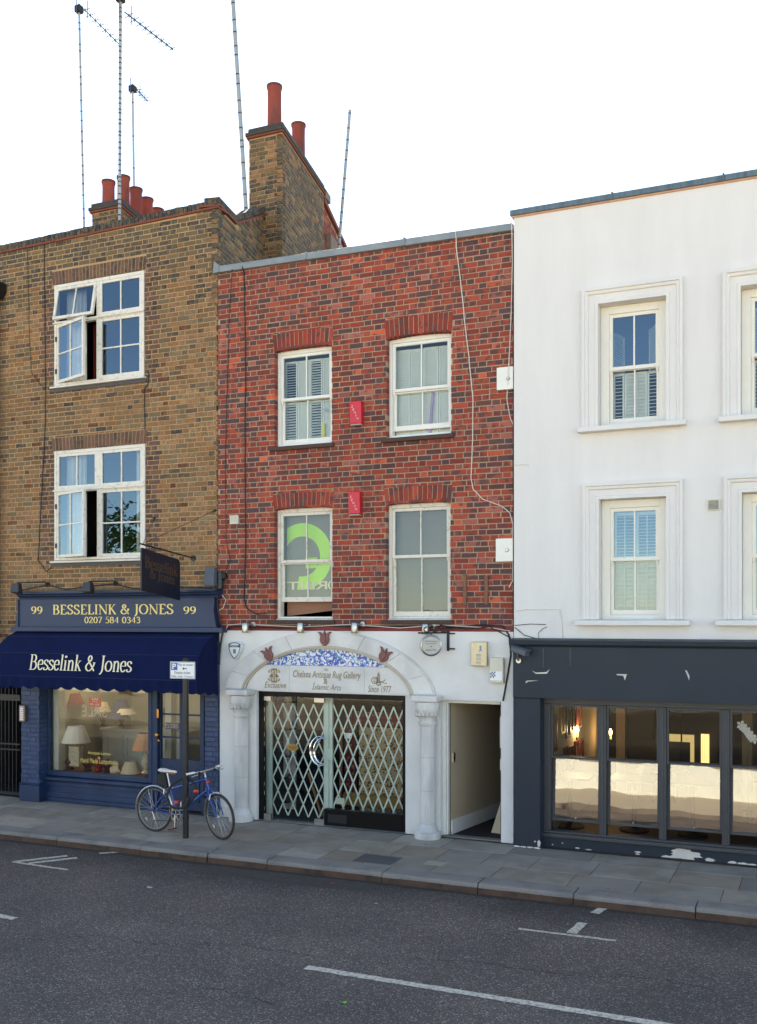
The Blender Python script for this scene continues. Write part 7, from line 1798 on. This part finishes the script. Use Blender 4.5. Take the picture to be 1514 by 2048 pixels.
# ================================================================== small things on the ground
dm = M('gutter_grime', C(58, 50, 42), .95, .3, 14)
mb = MB(); n = 160; xa_, xb_ = gx(42, 0), 12.0
for k in range(n+1):
    x_ = xa_+(xb_-xa_)*k/n; mb.v += [(x_, .04, .0035), (x_, -.05-.035*max(0, mnoise.noise((x_*3, 0, 5)))-R.uniform(0, .012)-(.07 if x_ > gx(1082, 0) else 0), .0035)]
for k in range(n): mb.f.append((2*k, 2*k+1, 2*k+3, 2*k+2))
O('wall_foot_grime', mb, dm, pave)
mb = MB()
for k in range(n+1):
    x_ = -9+22*k/n; mb.v += [(x_, KY-.004, ROADZ+.003), (x_, KY-.06-.08*abs(mnoise.noise((x_*1.3, 3, 5)))-R.uniform(0, .02), ROADZ+.003)]
for k in range(n): mb.f.append((2*k, 2*k+1, 2*k+3, 2*k+2))
O('gutter_grime', mb, dm, road)
for (p_, q_, c_, sz_, lb_) in ((690, 2007, C(110, 190, 40), .03, 'tiny green scrap lying on the open road'), (664, 1767, C(190, 70, 70), .025, 'tiny pink scrap lying near the kerb'), (840, 1874, C(200, 120, 60), .03, 'tiny orange scrap beside the bay marking'), (752, 1808, C(200, 200, 196), .02, 'tiny white scrap on the dark tarmac patch'), (300, 1776, C(180, 184, 184), .04, 'pale flattened scrap on the road below the bicycle')):
    g = gnd(p_, q_, ROADZ); mb = MB(); m_ = 7
    mb.poly([(g.x+sz_*cos(2*pi*k/m_)*R.uniform(.5, 1.2), g.y+sz_*.8*sin(2*pi*k/m_)*R.uniform(.5, 1.2), ROADZ+.006+R.uniform(0, .008)) for k in range(m_)])
    O('paper_scrap', mb, M('litter_'+str(p_), c_, .8), label=lb_, cat='litter', group='scraps of litter on the road')

tarm = M('tar_repair', C(62, 57, 54), .75, .25, 9, .5, 120, tint=C(84, 78, 72), tfac=.6, tscale=30)
def tar_patch(pts, seed):
    r = random.Random(seed); P_ = [gnd(p_, q_, ROADZ) for p_, q_ in pts]; out = []
    for a_, b_ in zip(P_, P_[1:]+P_[:1]):
        L_ = (b_-a_).length; m_ = max(2, int(L_/.1))
        for k in range(m_): c_ = a_+(b_-a_)*k/m_; out.append((c_.x+r.uniform(-.018, .018), c_.y+r.uniform(-.018, .018), ROADZ+.0025))
    O('tarmac_repair', MB().poly(out), tarm, road)
tar_patch([(392, 1731), (470, 1727), (610, 1744), (752, 1766), (742, 1786), (560, 1766), (400, 1745)], 2)
for (pts, sd_) in (([(60, 1880), (190, 1872), (330, 1890), (470, 1886), (640, 1915)], 1), ([(820, 1915), (960, 1925), (1130, 1950), (1300, 1955), (1440, 1985)], 2), ([(300, 1990), (420, 1975), (560, 2010)], 3)):
    r = random.Random(sd_); mb = MB(); i0 = 0
    for (a_, b_) in zip(pts, pts[1:]):
        for k in range(14):
            t_ = k/14; g = gnd(a_[0]+(b_[0]-a_[0])*t_, a_[1]+(b_[1]-a_[1])*t_+r.uniform(-3, 3), ROADZ); w_ = r.uniform(.002, .006)
            mb.v += [(g.x, g.y-w_, ROADZ+.0015), (g.x, g.y+w_, ROADZ+.0015)]
    for k in range(len(mb.v)//2-1): mb.f.append((2*k, 2*k+1, 2*k+3, 2*k+2))
    O('road_crack', mb, M('crack_black', C(34, 32, 31), .95), road)
gum = M('old_gum', C(176, 168, 158), .8)
for k in range(46):
    x_, y_ = R.uniform(-4, 10), R.uniform(KY+.05, -.15); r_ = R.uniform(.008, .02)
    O('gum_spot', MB().poly([(x_+r_*cos(2*pi*q/8)*R.uniform(.7, 1.2), y_+r_*sin(2*pi*q/8)*R.uniform(.7, 1.2), .0042) for q in range(8)]), gum if k % 3 else M('dark_gum', C(78, 72, 66), .8), pave)
